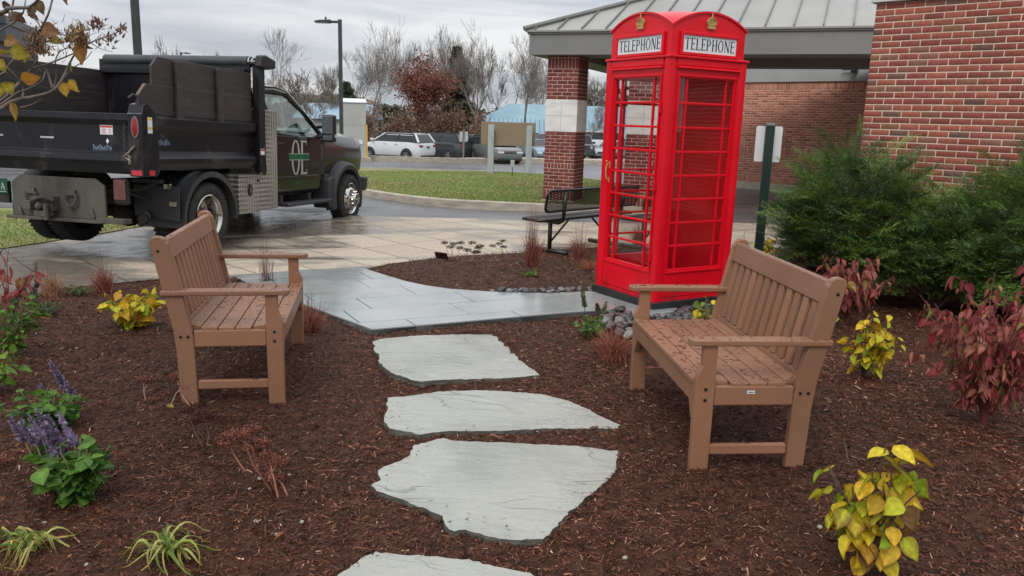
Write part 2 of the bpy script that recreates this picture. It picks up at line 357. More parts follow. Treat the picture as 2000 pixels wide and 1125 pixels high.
# ------------------------------------------------------------------ ground, roads, kerbs
def ground_sheet():
    xs = np.concatenate([[-900, -500, -300, -180, -110, -70], np.arange(-45, 46, 3.0), [70, 110, 180, 300, 500, 900]])
    ys = np.concatenate([[-60, -30, -12, -6, -2], np.arange(0, 96, 2.0), [110, 150, 220, 320, 500, 900, 1500]])
    X, Yy = np.meshgrid(xs, ys); V = np.array([(x, y, gz(x, y)-.05) for x, y in zip(X.ravel(), Yy.ravel())])
    nx = len(xs); F = [(j*nx+i, j*nx+i+1, (j+1)*nx+i+1, (j+1)*nx+i) for j in range(len(ys)-1) for i in range(nx-1)]
    o = bigmesh('ground', V, F, None, MAT['field']); o['kind'] = 'structure'
ground_sheet()
BEDL = GP([(0, 578), (60, 577), (150, 560), (300, 546), (455, 545)])
TIP = [(-1.66, 8.42), (-1.42, 8.92), (-.83, 9.45), (-.27, 9.72), (.31, 10.04), (1.15, 10.6), (3.03, 10.7), (4.4, 10.75)]
LAWNE = [(-6.85, 9.4), (-6.5, 10.3), (-6.05, 11.4), (-5.6, 13.2), (-5.3, 14.7)]
EDGE = [(-5.3, 14.7), (-4.65, 14.62), (-3.23, 13.9), (-2.16, 13.6), (-.03, 13.25), (1.6, 13.3), (3.98, 13.9), (5.1, 14.05), (9, 14.6)]
conc = [(-6.85, 9.4), (-6.6, 6.4)]+[(p[0], p[1]) for p in BEDL]+[(-2.2, 8.25)]+TIP+[(9, 10.5)]+EDGE[::-1]+LAWNE[::-1][1:-1]
drape(conc, 0.0, .8, 'pavement', MAT['concrete'])
drape([(-40, 14.9), (-5.3, 14.7)]+EDGE[1:]+[(45, 15.5), (45, 82), (-45, 82)], -.012, 2.5, 'road', MAT['asphalt'])
drape([(-30, 9.2), (-12, 9.0), (-6.85, 9.4)]+LAWNE[1:]+[(-40, 14.9)], .012, 1.0, 'lawn', MAT['turf'])
# grass island with its kerb
ISL = [(-9.5, 25.2), (-7.2, 22.4), (-5.4, 19.9), (-3.75, 18.05), (-2.65, 16.55), (-1.45, 15.35), (-.4, 14.85), (.4, 14.72), (1.5, 14.7), (2.6, 14.95), (3.2, 15.6), (3.3, 17.5), (2.9, 21.5), (1.8, 24.0), (.5, 25.6), (-2, 27.1), (-5.7, 28.4), (-9, 28.8), (-11, 27.6)]
def offset(poly, d):
    n = len(poly); r = []
    for i in range(n):
        a = Vector(poly[i-1][:2]); b = Vector(poly[i][:2]); c = Vector(poly[(i+1) % n][:2]); t = (c-a).normalized(); r.append((b.x-t.y*d, b.y+t.x*d))
    return r
def dens(poly, k=4):
    n = len(poly); out_ = []
    for i in range(n):
        p0, p1, p2, p3 = [Vector(poly[j % n][:2]) for j in (i-1, i, i+1, i+2)]
        for q in range(k):
            t = q/k; out_.append(tuple(.5*((2*p1)+(-p0+p2)*t+(2*p0-5*p1+4*p2-p3)*t*t+(-p0+3*p1-3*p2+p3)*t**3)))
    return out_
ISLd = dens(ISL)
def kerb(poly, name='kerb', h=.14, wd=.16):
    inn = offset(poly, wd); n = len(poly); vs = []; fs = []
    for i in range(n):
        a, b = poly[i], inn[i]; z = gz(*a)
        vs += [(a[0], a[1], z-.1), (a[0]+(b[0]-a[0])*.08, a[1]+(b[1]-a[1])*.08, z+h-.015), (a[0]+(b[0]-a[0])*.2, a[1]+(b[1]-a[1])*.2, z+h), (b[0], b[1], z+h), (b[0], b[1], z+.02)]
    for i in range(n):
        j = (i+1) % n
        for k in range(4): fs.append((i*5+k, j*5+k, j*5+k+1, i*5+k+1))
    m = MB(); m.add(vs, fs); o = m.build(name, MAT['kerb']); o['kind'] = 'structure'; return inn
def area(p): return sum(p[i-1][0]*p[i][1]-p[i][0]*p[i-1][1] for i in range(len(p)))
if area(ISLd) < 0: ISLd = ISLd[::-1]
inner = kerb(ISLd)
drape(inner, .125, 1.0, 'grass_island', MAT['turf'])
# far kerb and the strip the cars stand behind
FK = [(-22, 44.6), (-15, 45.4), (-9.3, 46.4), (-5.1, 47.2), (-2.3, 50.2), (-.2, 51.6), (2.5, 52.6), (7, 53.2), (16, 53.5), (16, 55.6), (7, 55.6), (2, 55), (-.6, 53.8), (-3, 51.2), (-5.4, 48.6), (-9.3, 47.7), (-15, 46.6), (-22, 45.9)]
FKd = dens(FK, 3)
if area(FKd) < 0: FKd = FKd[::-1]
fin = kerb(FKd, 'far_kerb', .3, .2); drape(fin, .29, 1.6, 'traffic_island', MAT['kerb'])
# parking bay lines on the asphalt to the right of the pillar
for k in range(6):
    x0 = 1.4+k*1.5; y0 = 31+k*.25
    drape([(x0, y0), (x0+.14, y0), (x0+3.6, y0+5.0), (x0+3.46, y0+5.0)], .0, 1.5, 'road_marking', MAT['whiteline'])
drape([(1.0, 30.6), (14, 31.5), (14, 31.66), (1.0, 30.76)], -.004, 2, 'road_marking', MAT['whiteline'])

# ------------------------------------------------------------------ bluestone path
PATIO = [(-1.01, 5.56), (-.25, 5.98), (.52, 6.40), (.9, 6.58), (1.0, 6.30), (1.35, 6.35), (1.5, 6.9), (.85, 7.35), (.35, 7.17), (-.19, 7.15), (-.57, 7.22), (-.82, 7.37), (-1.05, 7.6), (-1.36, 8.0), (-1.66, 8.42), (-2.18, 8.22), (-2.81, 7.77), (-2.3, 7.08), (-1.75, 6.42)]
def clip_poly(sub, a, b):
    def ins(p): return (b[0]-a[0])*(p[1]-a[1])-(b[1]-a[1])*(p[0]-a[0]) >= 0
    def X(p, q):
        d = (b[0]-a[0])*(q[1]-p[1])-(b[1]-a[1])*(q[0]-p[0])
        if abs(d) < 1e-12: return q
        t = ((b[0]-a[0])*(a[1]-p[1])-(b[1]-a[1])*(a[0]-p[0]))/d; return (p[0]+(q[0]-p[0])*t, p[1]+(q[1]-p[1])*t)
    o = []
    for i in range(len(sub)):
        p, q = sub[i-1], sub[i]
        if ins(q):
            if not ins(p): o.append(X(p, q))
            o.append(q)
        elif ins(p): o.append(X(p, q))
    return o
def patio():
    m = MB(); a = radians(27); ux = (cos(a), sin(a)); uy = (-sin(a), cos(a)); g = .004
    poly = PATIO if area(PATIO) > 0 else PATIO[::-1]
    for r in range(-9, 14):
        for c in range(-8, 8):
            x0 = c*.915+(.42 if r % 2 else 0)+.13*((r*7) % 3); y0 = 6.1+r*.458; x1 = x0+.915-g; y1 = y0+.458-g; x0 += g; y0 += g
            q = [(x*ux[0]+y*uy[0], x*ux[1]+y*uy[1]) for x, y in ((x0, y0), (x1, y0), (x1, y1), (x0, y1))]
            s_ = list(poly)
            for i in range(4):
                s_ = clip_poly(s_, q[i], q[(i+1) % 4])
                if not s_: break
            if len(s_) < 3 or abs(area(s_)) < .02: continue
            n = len(s_); dz = random.uniform(-.0015, .0015); tx, ty = random.uniform(-.002, .002), random.uniform(-.002, .002)
            cx = sum(p[0] for p in s_)/n; cy = sum(p[1] for p in s_)/n
            m.add([(p[0], p[1], gz(*p)-.06) for p in s_]+[(p[0], p[1], gz(*p)+.038+dz+tx*(p[0]-cx)+ty*(p[1]-cy)) for p in s_],
                  [tuple(range(n, 2*n))]+[(i, (i+1) % n, (i+1) % n+n, i+n) for i in range(n)])
    o = m.build('bluestone_path', MAT['bluestone'], bevel=.003, segs=1); o['kind'] = 'structure'
    n = len(poly); m = MB(); m.add([(p[0], p[1], gz(*p)-.08) for p in poly]+[(p[0], p[1], gz(*p)+.026) for p in poly], [tuple(range(n, 2*n))]+[(i, (i+1) % n, (i+1) % n+n, i+n) for i in range(n)])
    o = m.build('path_bed', M('joint_sand', (.05, .05, .05), None, 20, .9)); o['kind'] = 'structure'
patio()

# ------------------------------------------------------------------ stepping stones
def px2(l, ox, oy, s): return [(ox+x/s, oy+y/s) for x, y in l]
STONES = [
 ('large pale flagstone step right in front of the bluestone path, crossed by a long crack', px2([(390, 740), (430, 727), (470, 718), (640, 705), (900, 692), (1060, 692), (1120, 690), (1160, 725), (1215, 770), (1270, 830), (1330, 880), (1370, 905), (1395, 930), (1200, 945), (1000, 955), (860, 962), (700, 975), (640, 970), (590, 950), (540, 938), (480, 910), (430, 860), (435, 820), (400, 790), (408, 765)], 600, 420, 3.077)),
 ('narrow flagstone step tapering to a point towards the right bench', px2([(435, 130), (560, 120), (700, 100), (800, 94), (900, 92), (1100, 98), (1290, 115), (1430, 150), (1520, 185), (1610, 230), (1700, 270), (1690, 290), (1500, 293), (1300, 292), (1100, 305), (900, 308), (750, 312), (600, 330), (540, 315), (450, 300), (415, 260), (420, 225), (435, 200), (430, 170)], 600, 720, 2.777)),
 ('biggest flagstone step, with a layered broken lower left edge', px2([(580, 385), (640, 372), (700, 352), (740, 345), (800, 360), (950, 362), (1150, 368), (1350, 375), (1550, 385), (1640, 402), (1690, 402), (1682, 450), (1670, 520), (1600, 590), (1500, 670), (1400, 760), (1330, 830), (1280, 880), (1100, 880), (960, 860), (860, 830), (770, 830), (745, 790), (735, 760), (650, 720), (500, 670), (400, 635), (345, 600), (400, 570), (385, 520), (440, 495), (500, 470), (545, 445), (560, 425)], 600, 720, 2.777)),
 ('nearest flagstone step, cut off by the bottom of the photo', px2([(375, 945), (430, 952), (500, 965), (700, 975), (900, 1005), (1100, 1045), (1210, 1065), (1290, 1110), (1420, 1140), (1580, 1230), (1450, 1330), (1100, 1390), (600, 1350), (200, 1330), (-50, 1260), (20, 1190), (100, 1125), (200, 1050), (300, 975)], 600, 720, 2.777))]
STONE_XY = []
def stepping_stone(label, px, k):
    P = [G(x, y, .045) for x, y in px]; P = [(p[0], p[1]) for p in P]
    if area(P) < 0: P = P[::-1]
    STONE_XY.append(P); n0 = len(P); D = []
    r = random.Random(k)
    for i in range(n0):                       # roughened outline
        a, b = P[i], P[(i+1) % n0]; L_ = math.dist(a, b); q = max(1, int(L_/.018))
        for j in range(q):
            t = j/q; nx, ny = -(b[1]-a[1])/max(L_, 1e-6), (b[0]-a[0])/max(L_, 1e-6); d = r.gauss(0, .0028)+(float(vnoise((a[0]+b[0])*.5*7+t*L_*22, k*9.1, 1, 2))-.5)*.008 if j else 0
            D.append((a[0]+(b[0]-a[0])*t+nx*d, a[1]+(b[1]-a[1])*t+ny*d))
    cx = sum(p[0] for p in D)/len(D); cy = sum(p[1] for p in D)/len(D)
    xs = [p[0] for p in D]; ys = [p[1] for p in D]
    bm = bmesh.new(); bm.faces.new([bm.verts.new((p[0], p[1], 0)) for p in D])
    for ax, lo, hi in ((0, min(xs), max(xs)), (1, min(ys), max(ys))):
        g = lo+.03
        while g < hi:
            bmesh.ops.bisect_plane(bm, geom=bm.verts[:]+bm.edges[:]+bm.faces[:], plane_co=(g, g, 0), plane_no=(1, 0, 0) if ax == 0 else (0, 1, 0)); g += .03
    bmesh.ops.triangulate(bm, faces=[f for f in bm.faces if len(f.verts) > 4])
    ex = bmesh.ops.extrude_edge_only(bm, edges=[e for e in bm.edges if e.is_boundary]); low = [v for v in ex['geom'] if isinstance(v, bmesh.types.BMVert)]; ls = set(low)
    ang = r.uniform(.2, .5)
    for v in bm.verts:
        x, y = v.co.x, v.co.y
        if v in ls:
            j = float(vnoise(x, y, 22, k))*.03-.012
            v.co = Vector((x+(x-cx)*j, y+(y-cy)*j, gz(x, y)-.03))
        else:
            u_ = x*cos(ang)+y*sin(ang)+.15*float(vnoise(x, y, 2.2, k+3)); q_ = u_*3.1+k
            step = .0035*(math.floor(q_)+min(1, (q_-math.floor(q_))*14))   # thin laminations
            v.co.z = gz(x, y)+.020+float(vnoise(x, y, 1.8, k))*.012+float(vnoise(x, y, 9, k+1))*.0025-.006*(step/.0035-math.floor(cx*cos(ang)*3.1)) * .35
    me = bpy.data.meshes.new('stepping_stone'); bmesh.ops.recalc_face_normals(bm, faces=bm.faces); 
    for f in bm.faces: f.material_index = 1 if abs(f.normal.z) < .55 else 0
    bm.to_mesh(me); bm.free(); me.materials.append(MAT['flag']); me.materials.append(MAT['flagside_wet_shade'])
    o = bpy.data.objects.new('stepping_stone', me); COL.objects.link(o); tag(o, label, 'stepping stone', 'flagstone steps through the mulch')
for k, (lb, px) in enumerate(STONES): stepping_stone(lb, px, k)

# ------------------------------------------------------------------ mulch: soil surface plus loose chips
BED_MAIN = [(-7.5, 1.2), (9, 1.2), (9, 10.5)]+TIP[::-1]+[(-1.36, 8.0), (-1.05, 7.6), (-.82, 7.37), (-.57, 7.22), (-.19, 7.15), (.35, 7.17), (.85, 7.35), (1.5, 6.9), (1.35, 6.35), (.9, 6.58), (.52, 6.40), (-.25, 5.98), (-1.01, 5.56), (-1.75, 6.42), (-2.3, 7.08), (-2.81, 7.77)]+[(p[0], p[1]) for p in BEDL[::-1][1:]]+[(-6.6, 6.4), (-7.5, 6.2)]
def mz(x, y):
    return (vnoise(x, y, 1.1, 5)-.5)*.07+(vnoise(x, y, 5, 6)-.5)*.018+(vnoise(x, y, 19, 8)-.5)*.014
gzv = np.vectorize(gz)
def soil():
    s = .045; xs = np.arange(-7.4, 9, s); ys = np.arange(1.3, 10.9, s); X, Yy = np.meshgrid(xs, ys)
    edge = np.zeros_like(X); acc = 0
    for dx, dy in ((.1, 0), (-.1, 0), (0, .1), (0, -.1), (0, 0), (.2, 0), (-.2, 0), (0, .2), (0, -.2)): edge += inpoly(X+dx, Yy+dy, BED_MAIN); acc += 1
    edge /= acc
    Z = gzv(X, Yy)+.012+mz(X, Yy)*np.clip(edge*1.2-.2, 0, 1)*np.where(Yy < 9, 1, .5)-.03*(1-edge)
    for P in STONE_XY+[PATIO]:
        if P is PATIO: continue
        ins = inpoly(X, Yy, P); Z = np.where(ins, gzv(X, Yy)-.012, Z)
    # low mound of the bed beyond the path
    Z += .05*np.exp(-((X-.1)**2/1.6+(Yy-8.6)**2/.7))*edge
    nx = len(xs); idx = np.arange(X.size).reshape(X.shape)
    cxm = (X[:-1, :-1]+s/2); cym = (Yy[:-1, :-1]+s/2); keep = inpoly(cxm, cym, BED_MAIN)
    F = np.stack([idx[:-1, :-1], idx[:-1, 1:], idx[1:, 1:], idx[1:, :-1]], -1)[keep]
    V = np.stack([X.ravel(), Yy.ravel(), Z.ravel()], 1); used = np.unique(F); mp_ = np.full(len(V), -1); mp_[used] = np.arange(len(used))
    o = bigmesh('mulch_bed', V[used], mp_[F], None, MAT['soil'], smooth=True); o['kind'] = 'structure'
soil()
def mound(x, y): return .05*np.exp(-((x-.1)**2/1.6+(y-8.6)**2/.7))
def chips():
    S = Scatter()
    tv = np.array([(-.5, -.5, 0), (0, -.5, .35), (.5, -.42, 0), (.5, .42, 0.05), (0, .5, .4), (-.5, .5, 0)]); tf = np.array([(0, 1, 4, 5), (1, 2, 3, 4)])
    cols = [(.060, .0235, .014), (.105, .044, .027), (.028, .0115, .007), (.165, .076, .048), (.30, .165, .11), (.44, .31, .22)]
    pr = [.37, .27, .23, .105, .02, .005]
    for (y0, y1, dn, x0, x1, sc) in ((1.6, 3.4, 8200, -3.6, 3.8, 1), (3.4, 5.0, 5000, -5, 5.2, 1.1), (5.0, 7.0, 2500, -6.5, 7, 1.25), (7.0, 10.7, 1100, -5, 8, 1.5)):
        n = int((y1-y0)*(x1-x0)*dn); x = rnd(n, x0, x1); y = rnd(n, y0, y1)
        ok = inpoly(x, y, BED_MAIN) & (np.abs(x) < y*.72+1.6)
        for P in STONE_XY: ok &= ~inpoly(x, y, P)
        x, y = x[ok], y[ok]; n = len(x)
        z = gzv(x, y)+.012+mz(x, y)*np.where(y < 9, 1, .5)+mound(x, y)+rnd(n, .0, .012)
        a = rnd(n, 0, 2*pi); el = rng.normal(0, .28, n); d = np.stack([np.cos(a)*np.cos(el), np.sin(a)*np.cos(el), np.sin(el)], 1)
        R = frame(d, rng.normal(0, .5, n), np.ones(n)); ln = rng.gamma(2.2, .0064, n)*sc*(.75+.6*vnoise(x, y, .9, 31))+.005; wd = rnd(n, .0018, .0058)*sc
        R = R*np.stack([ln, wd, wd*.8], 1)[:, None, :]
        S.put(tv, tf, R, np.stack([x, y, z], 1), pal(n, cols, pr, .3)*np.array([1.12, 1.04, 1.0])*(.68+.78*vnoise(x, y, .8, 41)*(.6+.8*vnoise(x, y, 4.5, 43)))[:, None])
    n = 260; k = rng.integers(0, len(STONE_XY)+1, n); X = []; 
    for q in k:                                   # strays washed on to the stones and the path
        P = (STONE_XY+[PATIO])[q]; j = rng.integers(0, len(P)); c_ = np.mean([p[:2] for p in P], 0); f_ = rng.uniform(.02, .3)**1.3; p = np.array(P[j][:2])*(1-f_)+c_*f_
        if inpoly(p[0], p[1], P): X.append((p[0], p[1], gz(p[0], p[1])+(.037 if q < len(STONE_XY) else .043)))
    n = len(X); a = rnd(n, 0, 6.28); R = frame(np.stack([np.cos(a), np.sin(a), a*0], 1), a*0, np.ones(n))*np.stack([rnd(n, .006, .022), rnd(n, .002, .005), rnd(n, .002, .004)], 1)[:, None, :]; S.put(tv, tf, R, np.array(X), pal(n, cols, pr, .3))
    o = S.build('mulch_chips', MAT['chip']); o['kind'] = 'stuff'; tag(o, 'dark brown shredded bark mulch covering the beds', 'mulch')
chips()

def blades():
    S = Scatter(); tv = np.array([(0, -.5, 0), (0, .5, 0), (.6, .3, .12), (.6, -.3, .12), (1, 0, .38)]); tf = np.array([(0, 1, 2, 3)]); tf2 = np.array([(3, 2, 4, 4)])
    for poly, dz, n0, lim in ((inner, .125, 90000, 21), ([(-30, 9.2), (-12, 9.0), (-6.85, 9.4)]+LAWNE[1:]+[(-12, 14)], .012, 30000, 20)):
        xs = [p[0] for p in poly]; ys = [p[1] for p in poly]; y = min(ys)+(min(max(ys), 26)-min(ys))*rng.random(n0)**1.6; x = rnd(n0, max(min(xs), -13), max(xs)); ok = inpoly(x, y, poly); x, y = x[ok], y[ok]; n = len(x)
        z = gzv(x, y)+dz; a = rnd(n, 0, 6.28); d = np.stack([np.cos(a)*.5, np.sin(a)*.5, np.ones(n)], 1); R = frame(d, rnd(n, 0, 6.28), np.ones(n))*np.stack([rnd(n, .025, .06), rnd(n, .006, .012), np.full(n, .05)], 1)[:, None, :]
        dry = vnoise(x, y, .9, 12)[:, None]; c = pal(n, [(.14, .28, .022), (.20, .34, .035), (.11, .20, .022)])*(1-dry)+pal(n, [(.26, .20, .09), (.18, .16, .05)])*dry
        S.put(tv, tf, R, np.stack([x, y, z], 1), c)
    o = S.build('grass_blades', MAT['blade']); tag(o, 'short grass blades of the kerbed island and the lawn', 'grass', kind='stuff')
blades()
# ------------------------------------------------------------------ brickwork
BH = .0677; BL = .2032
BT = np.array([(0, 0, 0), (1, 0, 0), (1, 0, 1), (0, 0, 1), (0, 1, 0), (1, 1, 0), (1, 1, 1), (0, 1, 1),
               (.03, -.3, .09), (.97, -.3, .09), (.97, -.3, .91), (.03, -.3, .91)], float)
BF = np.array([(8, 9, 10, 11), (0, 1, 9, 8), (1, 2, 10, 9), (2, 3, 11, 10), (3, 0, 8, 11), (0, 4, 5, 1), (1, 5, 6, 2), (2, 6, 7, 3), (3, 7, 4, 0)])
BR = dict(near=([(.29, .082, .060), (.335, .105, .074), (.255, .072, .054), (.25, .11, .072), (.17, .09, .07)], [.38, .28, .2, .10, .04]),
          far=([(.50, .20, .14), (.58, .26, .18), (.43, .165, .12), (.32, .14, .11)], [.45, .33, .15, .07]),
          pillar=([(.19, .05, .043), (.22, .06, .05), (.16, .042, .038)], [.5, .3, .2]))
def bricks(S, x0, x1, z0, z1, y, pal_, rows='run', xf=None, joint=.0102, seed=0, phase=0):
    "face bricks on the plane y, looking towards -y ; xf maps local points"
    R = []; T = []; r = random.Random(seed)
    def put(a, b, c, d):
        if b-a < .012: return
        R.append(np.diag([b-a, .012, d-c])); T.append((a, y-.0008+r.uniform(-.0007, .0007), c+r.uniform(-.0008, .0008)))
    if rows == 'run':
        n = int(round((z1-z0)/BH)); h = (z1-z0)/n
        for k in range(n):
            x = x0-(BL/2 if (k+phase) % 2 else 0)
            while x < x1-.01:
                put(max(x0, x)+(joint/2 if x > x0 else 0), min(x1, x+BL)-joint/2, z0+k*h+joint/2, z0+(k+1)*h-joint/2); x += BL
    else:
        n = int(round((x1-x0)/BH)); wv = (x1-x0)/n
        for k in range(n): put(x0+k*wv+joint/2, x0+(k+1)*wv-joint/2, z0+joint/2, z1-joint/2)
    R = np.array(R); T = np.array(T); c = pal(len(T), *BR[pal_], .14)
    if xf is not None:
        A = np.array(xf.to_3x3()); R = np.einsum('ij,njk->nik', A, R); T = T @ A.T+np.array(xf.translation)
    S.put(BT, BF, R, T, c)

# near building: a corner of brick wall close to the garden
A45 = radians(-45)
nb = empty('brick_building', (3.935, 9.2155, 0), A45, 'red brick building corner with thick pale mortar joints behind the evergreen shrubs', 'building')
m = MB(); m.box(.004, 7, 0, 3.0, -.3, 2.905); m.build('wall', MAT['mortar'], nb)
S = Scatter(); bricks(S, 0, 7, 2.905-45*BH, 2.905, 0, 'near', seed=3, phase=1)
bricks(S, 0, 3, 2.905-45*BH, 2.905, 0, 'near', xf=Matrix.Rotation(radians(-90), 4, 'Z') @ Matrix.Translation((-3, 0, 0)), seed=4)
S.build('brick_facing', MAT['brick'], nb)
m = MB(); m.box(-.05, 7, -.05, 3.0, 2.912, 3.15); m.build('coping', MAT['coping'], nb, bevel=.01)

# far wall under the canopy
fb = empty('entrance_building', (4.84, 24.86, 0), A45, 'low brick entrance wall with a grey stucco band above it, beyond the telephone box', 'building')
m = MB(); m.box(.004, 9, 0, 6, -.6, 2.78); m.build('wall', MAT['mortar_far'], fb)
S = Scatter()
for z0, z1, rr in ((0.0, .2, 's'), (.2, .2+9*BH, 'run'), (.2+9*BH, .4+9*BH, 's'), (.4+9*BH, 2.57, 'run'), (2.57, 2.77, 's')): bricks(S, 0, 9, z0, z1, 0, 'far', rr, seed=int(z0*100))
S.build('brick_facing', MAT['brick'], fb)
m = MB(); m.box(-.04, 9, -.05, 6, 2.785, 3.9); m.build('stucco_band', MAT['stucco'], fb)
m = MB(); m.box(-.02, 9, -.035, 0, -.2, -.004); m.build('stone_plinth', MAT['limestone'], fb)
m = MB(); m.box(5.35, 5.47, -.22, -.05, 2.98, 3.12); m.box(5.1, 5.36, -.16, -.12, 3.05, 3.08); m.build('camera_bracket', M('dark_metal_part', (.03, .03, .035), None, 5, .5), fb)

# canopy on brick pillars
cn = empty('entrance_canopy', (.18, 15.4, 0), radians(-22), 'grey metal entrance canopy with standing seam roof carried on brick pillars', 'canopy')
LX = 9.6; EZ = 3.17; SL = .42
m = MB(); m.box(0, LX, 0, .018, 2.74, 3.10); m.box(0, .018, .018, 8, 2.74, 3.10); m.build('fascia', MAT['fascia'], cn)
m = MB(); m.box(-.03, LX, -.03, .03, 3.103, 3.168); m.box(-.03, .03, .03, 8.03, 3.103, 3.168); m.build('gutter', MAT['fascia'], cn, bevel=.008)
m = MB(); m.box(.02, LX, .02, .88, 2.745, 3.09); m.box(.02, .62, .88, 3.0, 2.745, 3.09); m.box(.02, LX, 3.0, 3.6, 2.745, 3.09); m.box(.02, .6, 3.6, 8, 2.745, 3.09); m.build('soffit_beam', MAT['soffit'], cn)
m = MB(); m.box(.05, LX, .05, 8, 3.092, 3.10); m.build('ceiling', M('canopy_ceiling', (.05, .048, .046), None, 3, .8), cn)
m = MB()
q = -.06; r_ = 4.06
def rp(x, y, z): return (x, y, z)
rz_ = EZ+SL*r_
m.add([(q, q, EZ), (LX, q, EZ), (LX, r_+q, rz_), (q+r_, r_+q, rz_), (q, 2*r_+q, EZ), (LX, 2*r_+q, EZ), (q, q, EZ-.03), (LX, q, EZ-.03), (q, 2*r_+q, EZ-.03), (LX, 2*r_+q, EZ-.03)],
      [(0, 1, 2, 3), (0, 3, 4), (3, 2, 5, 4), (0, 6, 7, 1), (0, 4, 8, 6), (1, 7, 9, 5, 2), (6, 8, 9, 7)])
rf = m.build('roof', MAT['roofmetal'], cn)
m = MB(); x = .12
while x < LX:
    d = min(r_, x-q); m.add([(x-.011, q, EZ+.003), (x+.011, q, EZ+.003), (x+.011, q+d, EZ+SL*d+.003), (x-.011, q+d, EZ+SL*d+.003), (x-.011, q, EZ+.04), (x+.011, q, EZ+.04), (x+.011, q+d, EZ+SL*d+.04), (x-.011, q+d, EZ+SL*d+.04)],
          [(4, 5, 6, 7), (0, 1, 5, 4), (1, 2, 6, 5), (3, 0, 4, 7)]); x += .455
y = .4
while y < 2*r_:
    d = min(y-q, 2*r_-(y-q)); m.add([(q, y-.011, EZ+.003), (q, y+.011, EZ+.003), (q+d, y+.011, EZ+SL*d+.003), (q+d, y-.011, EZ+SL*d+.003), (q, y-.011, EZ+.04), (q, y+.011, EZ+.04), (q+d, y+.011, EZ+SL*d+.04), (q+d, y-.011, EZ+SL*d+.04)],
          [(4, 5, 6, 7), (0, 1, 5, 4), (1, 2, 6, 5), (3, 0, 4, 7)]); y += .455
m.build('standing_seam', MAT['seam'], rf)
m = MB(); m.tube([(q-.02, q-.02, EZ+.03), (q+r_, q+r_, rz_+.03), (LX, q+r_, rz_+.03)], .05, 6); m.build('hip_cap', MAT['seam'], rf)
def pillar(x, y, s=.61):
    p = empty('pillar', (x, y, 0)); p.parent = cn; p['label'] = 'square brick pillar with a white tile band'
    m = MB(); m.box(.004, s-.004, .004, s-.004, -.2, 2.745); m.build('core', MAT['mortar'], p)
    for bands in (((.03, .24, 's'), (.24, .24+6*BH, 'run'), (.24+6*BH, .24+7.5*BH, 's'), (.24+7.5*BH, 1.34, 'run')), ((1.94, 2.50, 'run'), (2.50, 2.70, 's'), (2.70, 2.745, 'run'))):
        S = Scatter()
        for a in range(4):
            xf = Matrix.Translation((s/2, s/2, 0)) @ Matrix.Rotation(a*pi/2, 4, 'Z') @ Matrix.Translation((-s/2, -s/2, 0))
            for z0, z1, rr in bands: bricks(S, 0, s, z0, z1, 0, 'pillar', rr, xf, .011, seed=a+int(z0*50))
        S.build('brick_facing', MAT['brick'], p)
    m = MB(); h = s/2
    for a in range(4):
        m.M = Matrix.Translation((s/2, s/2, 0)) @ Matrix.Rotation(a*pi/2, 4, 'Z') @ Matrix.Translation((-s/2, -s/2, 0))
        for i in range(2):
            for j in range(2): m.box(-.01+i*(h+.01)+.002, -.01+(i+1)*(h+.01)-.002, -.012, .02, 1.342+j*.299, 1.342+(j+1)*.299-.004)
    m.build('tile_band', MAT['marble'], p, bevel=.003)
    m = MB(); m.box(-.015, s+.015, -.015, s+.015, -.25, .028); m.build('base', MAT['limestone'], p, bevel=.006)
pillar(.31, .22); pillar(1.93, .12)

# ------------------------------------------------------------------ street furniture
MAT['dkpaint'] = M('dark_post_paint', (.03, .033, .036), (.045, .048, .05), 3, .45)
MAT['greenpost'] = M('green_post_paint', (.006, .020, .018), (.012, .032, .028), 4, .4, bmp=.1)
MAT['whitepaint'] = M('white_sign_metal', (.62, .64, .66), (.70, .71, .72), 2, .5)
MAT['greypost'] = M('grey_post', (.30, .34, .36), (.40, .43, .45), 4, .6, stretch=(3, 3, .5))
MAT['brownboard'] = M('brown_board', (.22, .165, .105), (.25, .19, .125), 2, .7)
MAT['black'] = M('black_coating', (.008, .008, .009), (.014, .014, .015), 8, .35)
MAT['chrome'] = M('chrome', (.55, .54, .51), (.36, .34, .30), 6, .14, 1, rvar=.06)
MAT['rubber'] = M('rubber', (.014, .014, .015), (.03, .029, .028), 9, .8, bmp=.3)
def lamp(x, y, h, wd, label, head=True, hd=pi):
    z = gz(x, y); t = empty('street_lamp', (x, y, z), hd, label, 'street lamp')
    m = MB(); m.box(-wd/2, wd/2, -wd/2, wd/2, .05, h); m.build('post', MAT['dkpaint'], t, bevel=.01)
    m = MB(); m.box(-wd*1.2, wd*1.2, -wd*1.2, wd*1.2, -.1, .06); m.build('base_plate', MAT['kerb'], t)
    m = MB(); m.box(wd/2, .42, -.05, .05, h-.16, h-.06); m.build('arm', MAT['dkpaint'], t)
    m = MB(); m.prism([(.40, h-.17), (.40, h-.02), (.9, h-.05), (1.1, h-.10), (1.1, h-.15)], -.16, .16, 'y'); hdm = m.build('lamp_head', MAT['dkpaint'], t, bevel=.02)
    m = MB(); m.lathe([(.04, h-.02), (.045, h+.06), (.02, h+.1)], 8, o=(.62, 0, 0)); m.build('sensor', MAT['dkpaint'], hdm)
    m = MB(); m.box(.5, 1.05, -.12, .12, h-.18, h-.165); m.build('lens', MAT['whitepaint'], hdm)
lamp(-7.45, 16.0, 7.2, .15, 'tall dark square lamp post rising behind the dump truck bed', hd=radians(120))
lamp(-7.85, 36, 6.25, .15, 'dark lamp post with a flat head reaching left, beside the grey cabinet', hd=pi)
lamp(-38, 92, 9.2, .2, 'tiny far lamp post seen just over the truck side boards', hd=0)
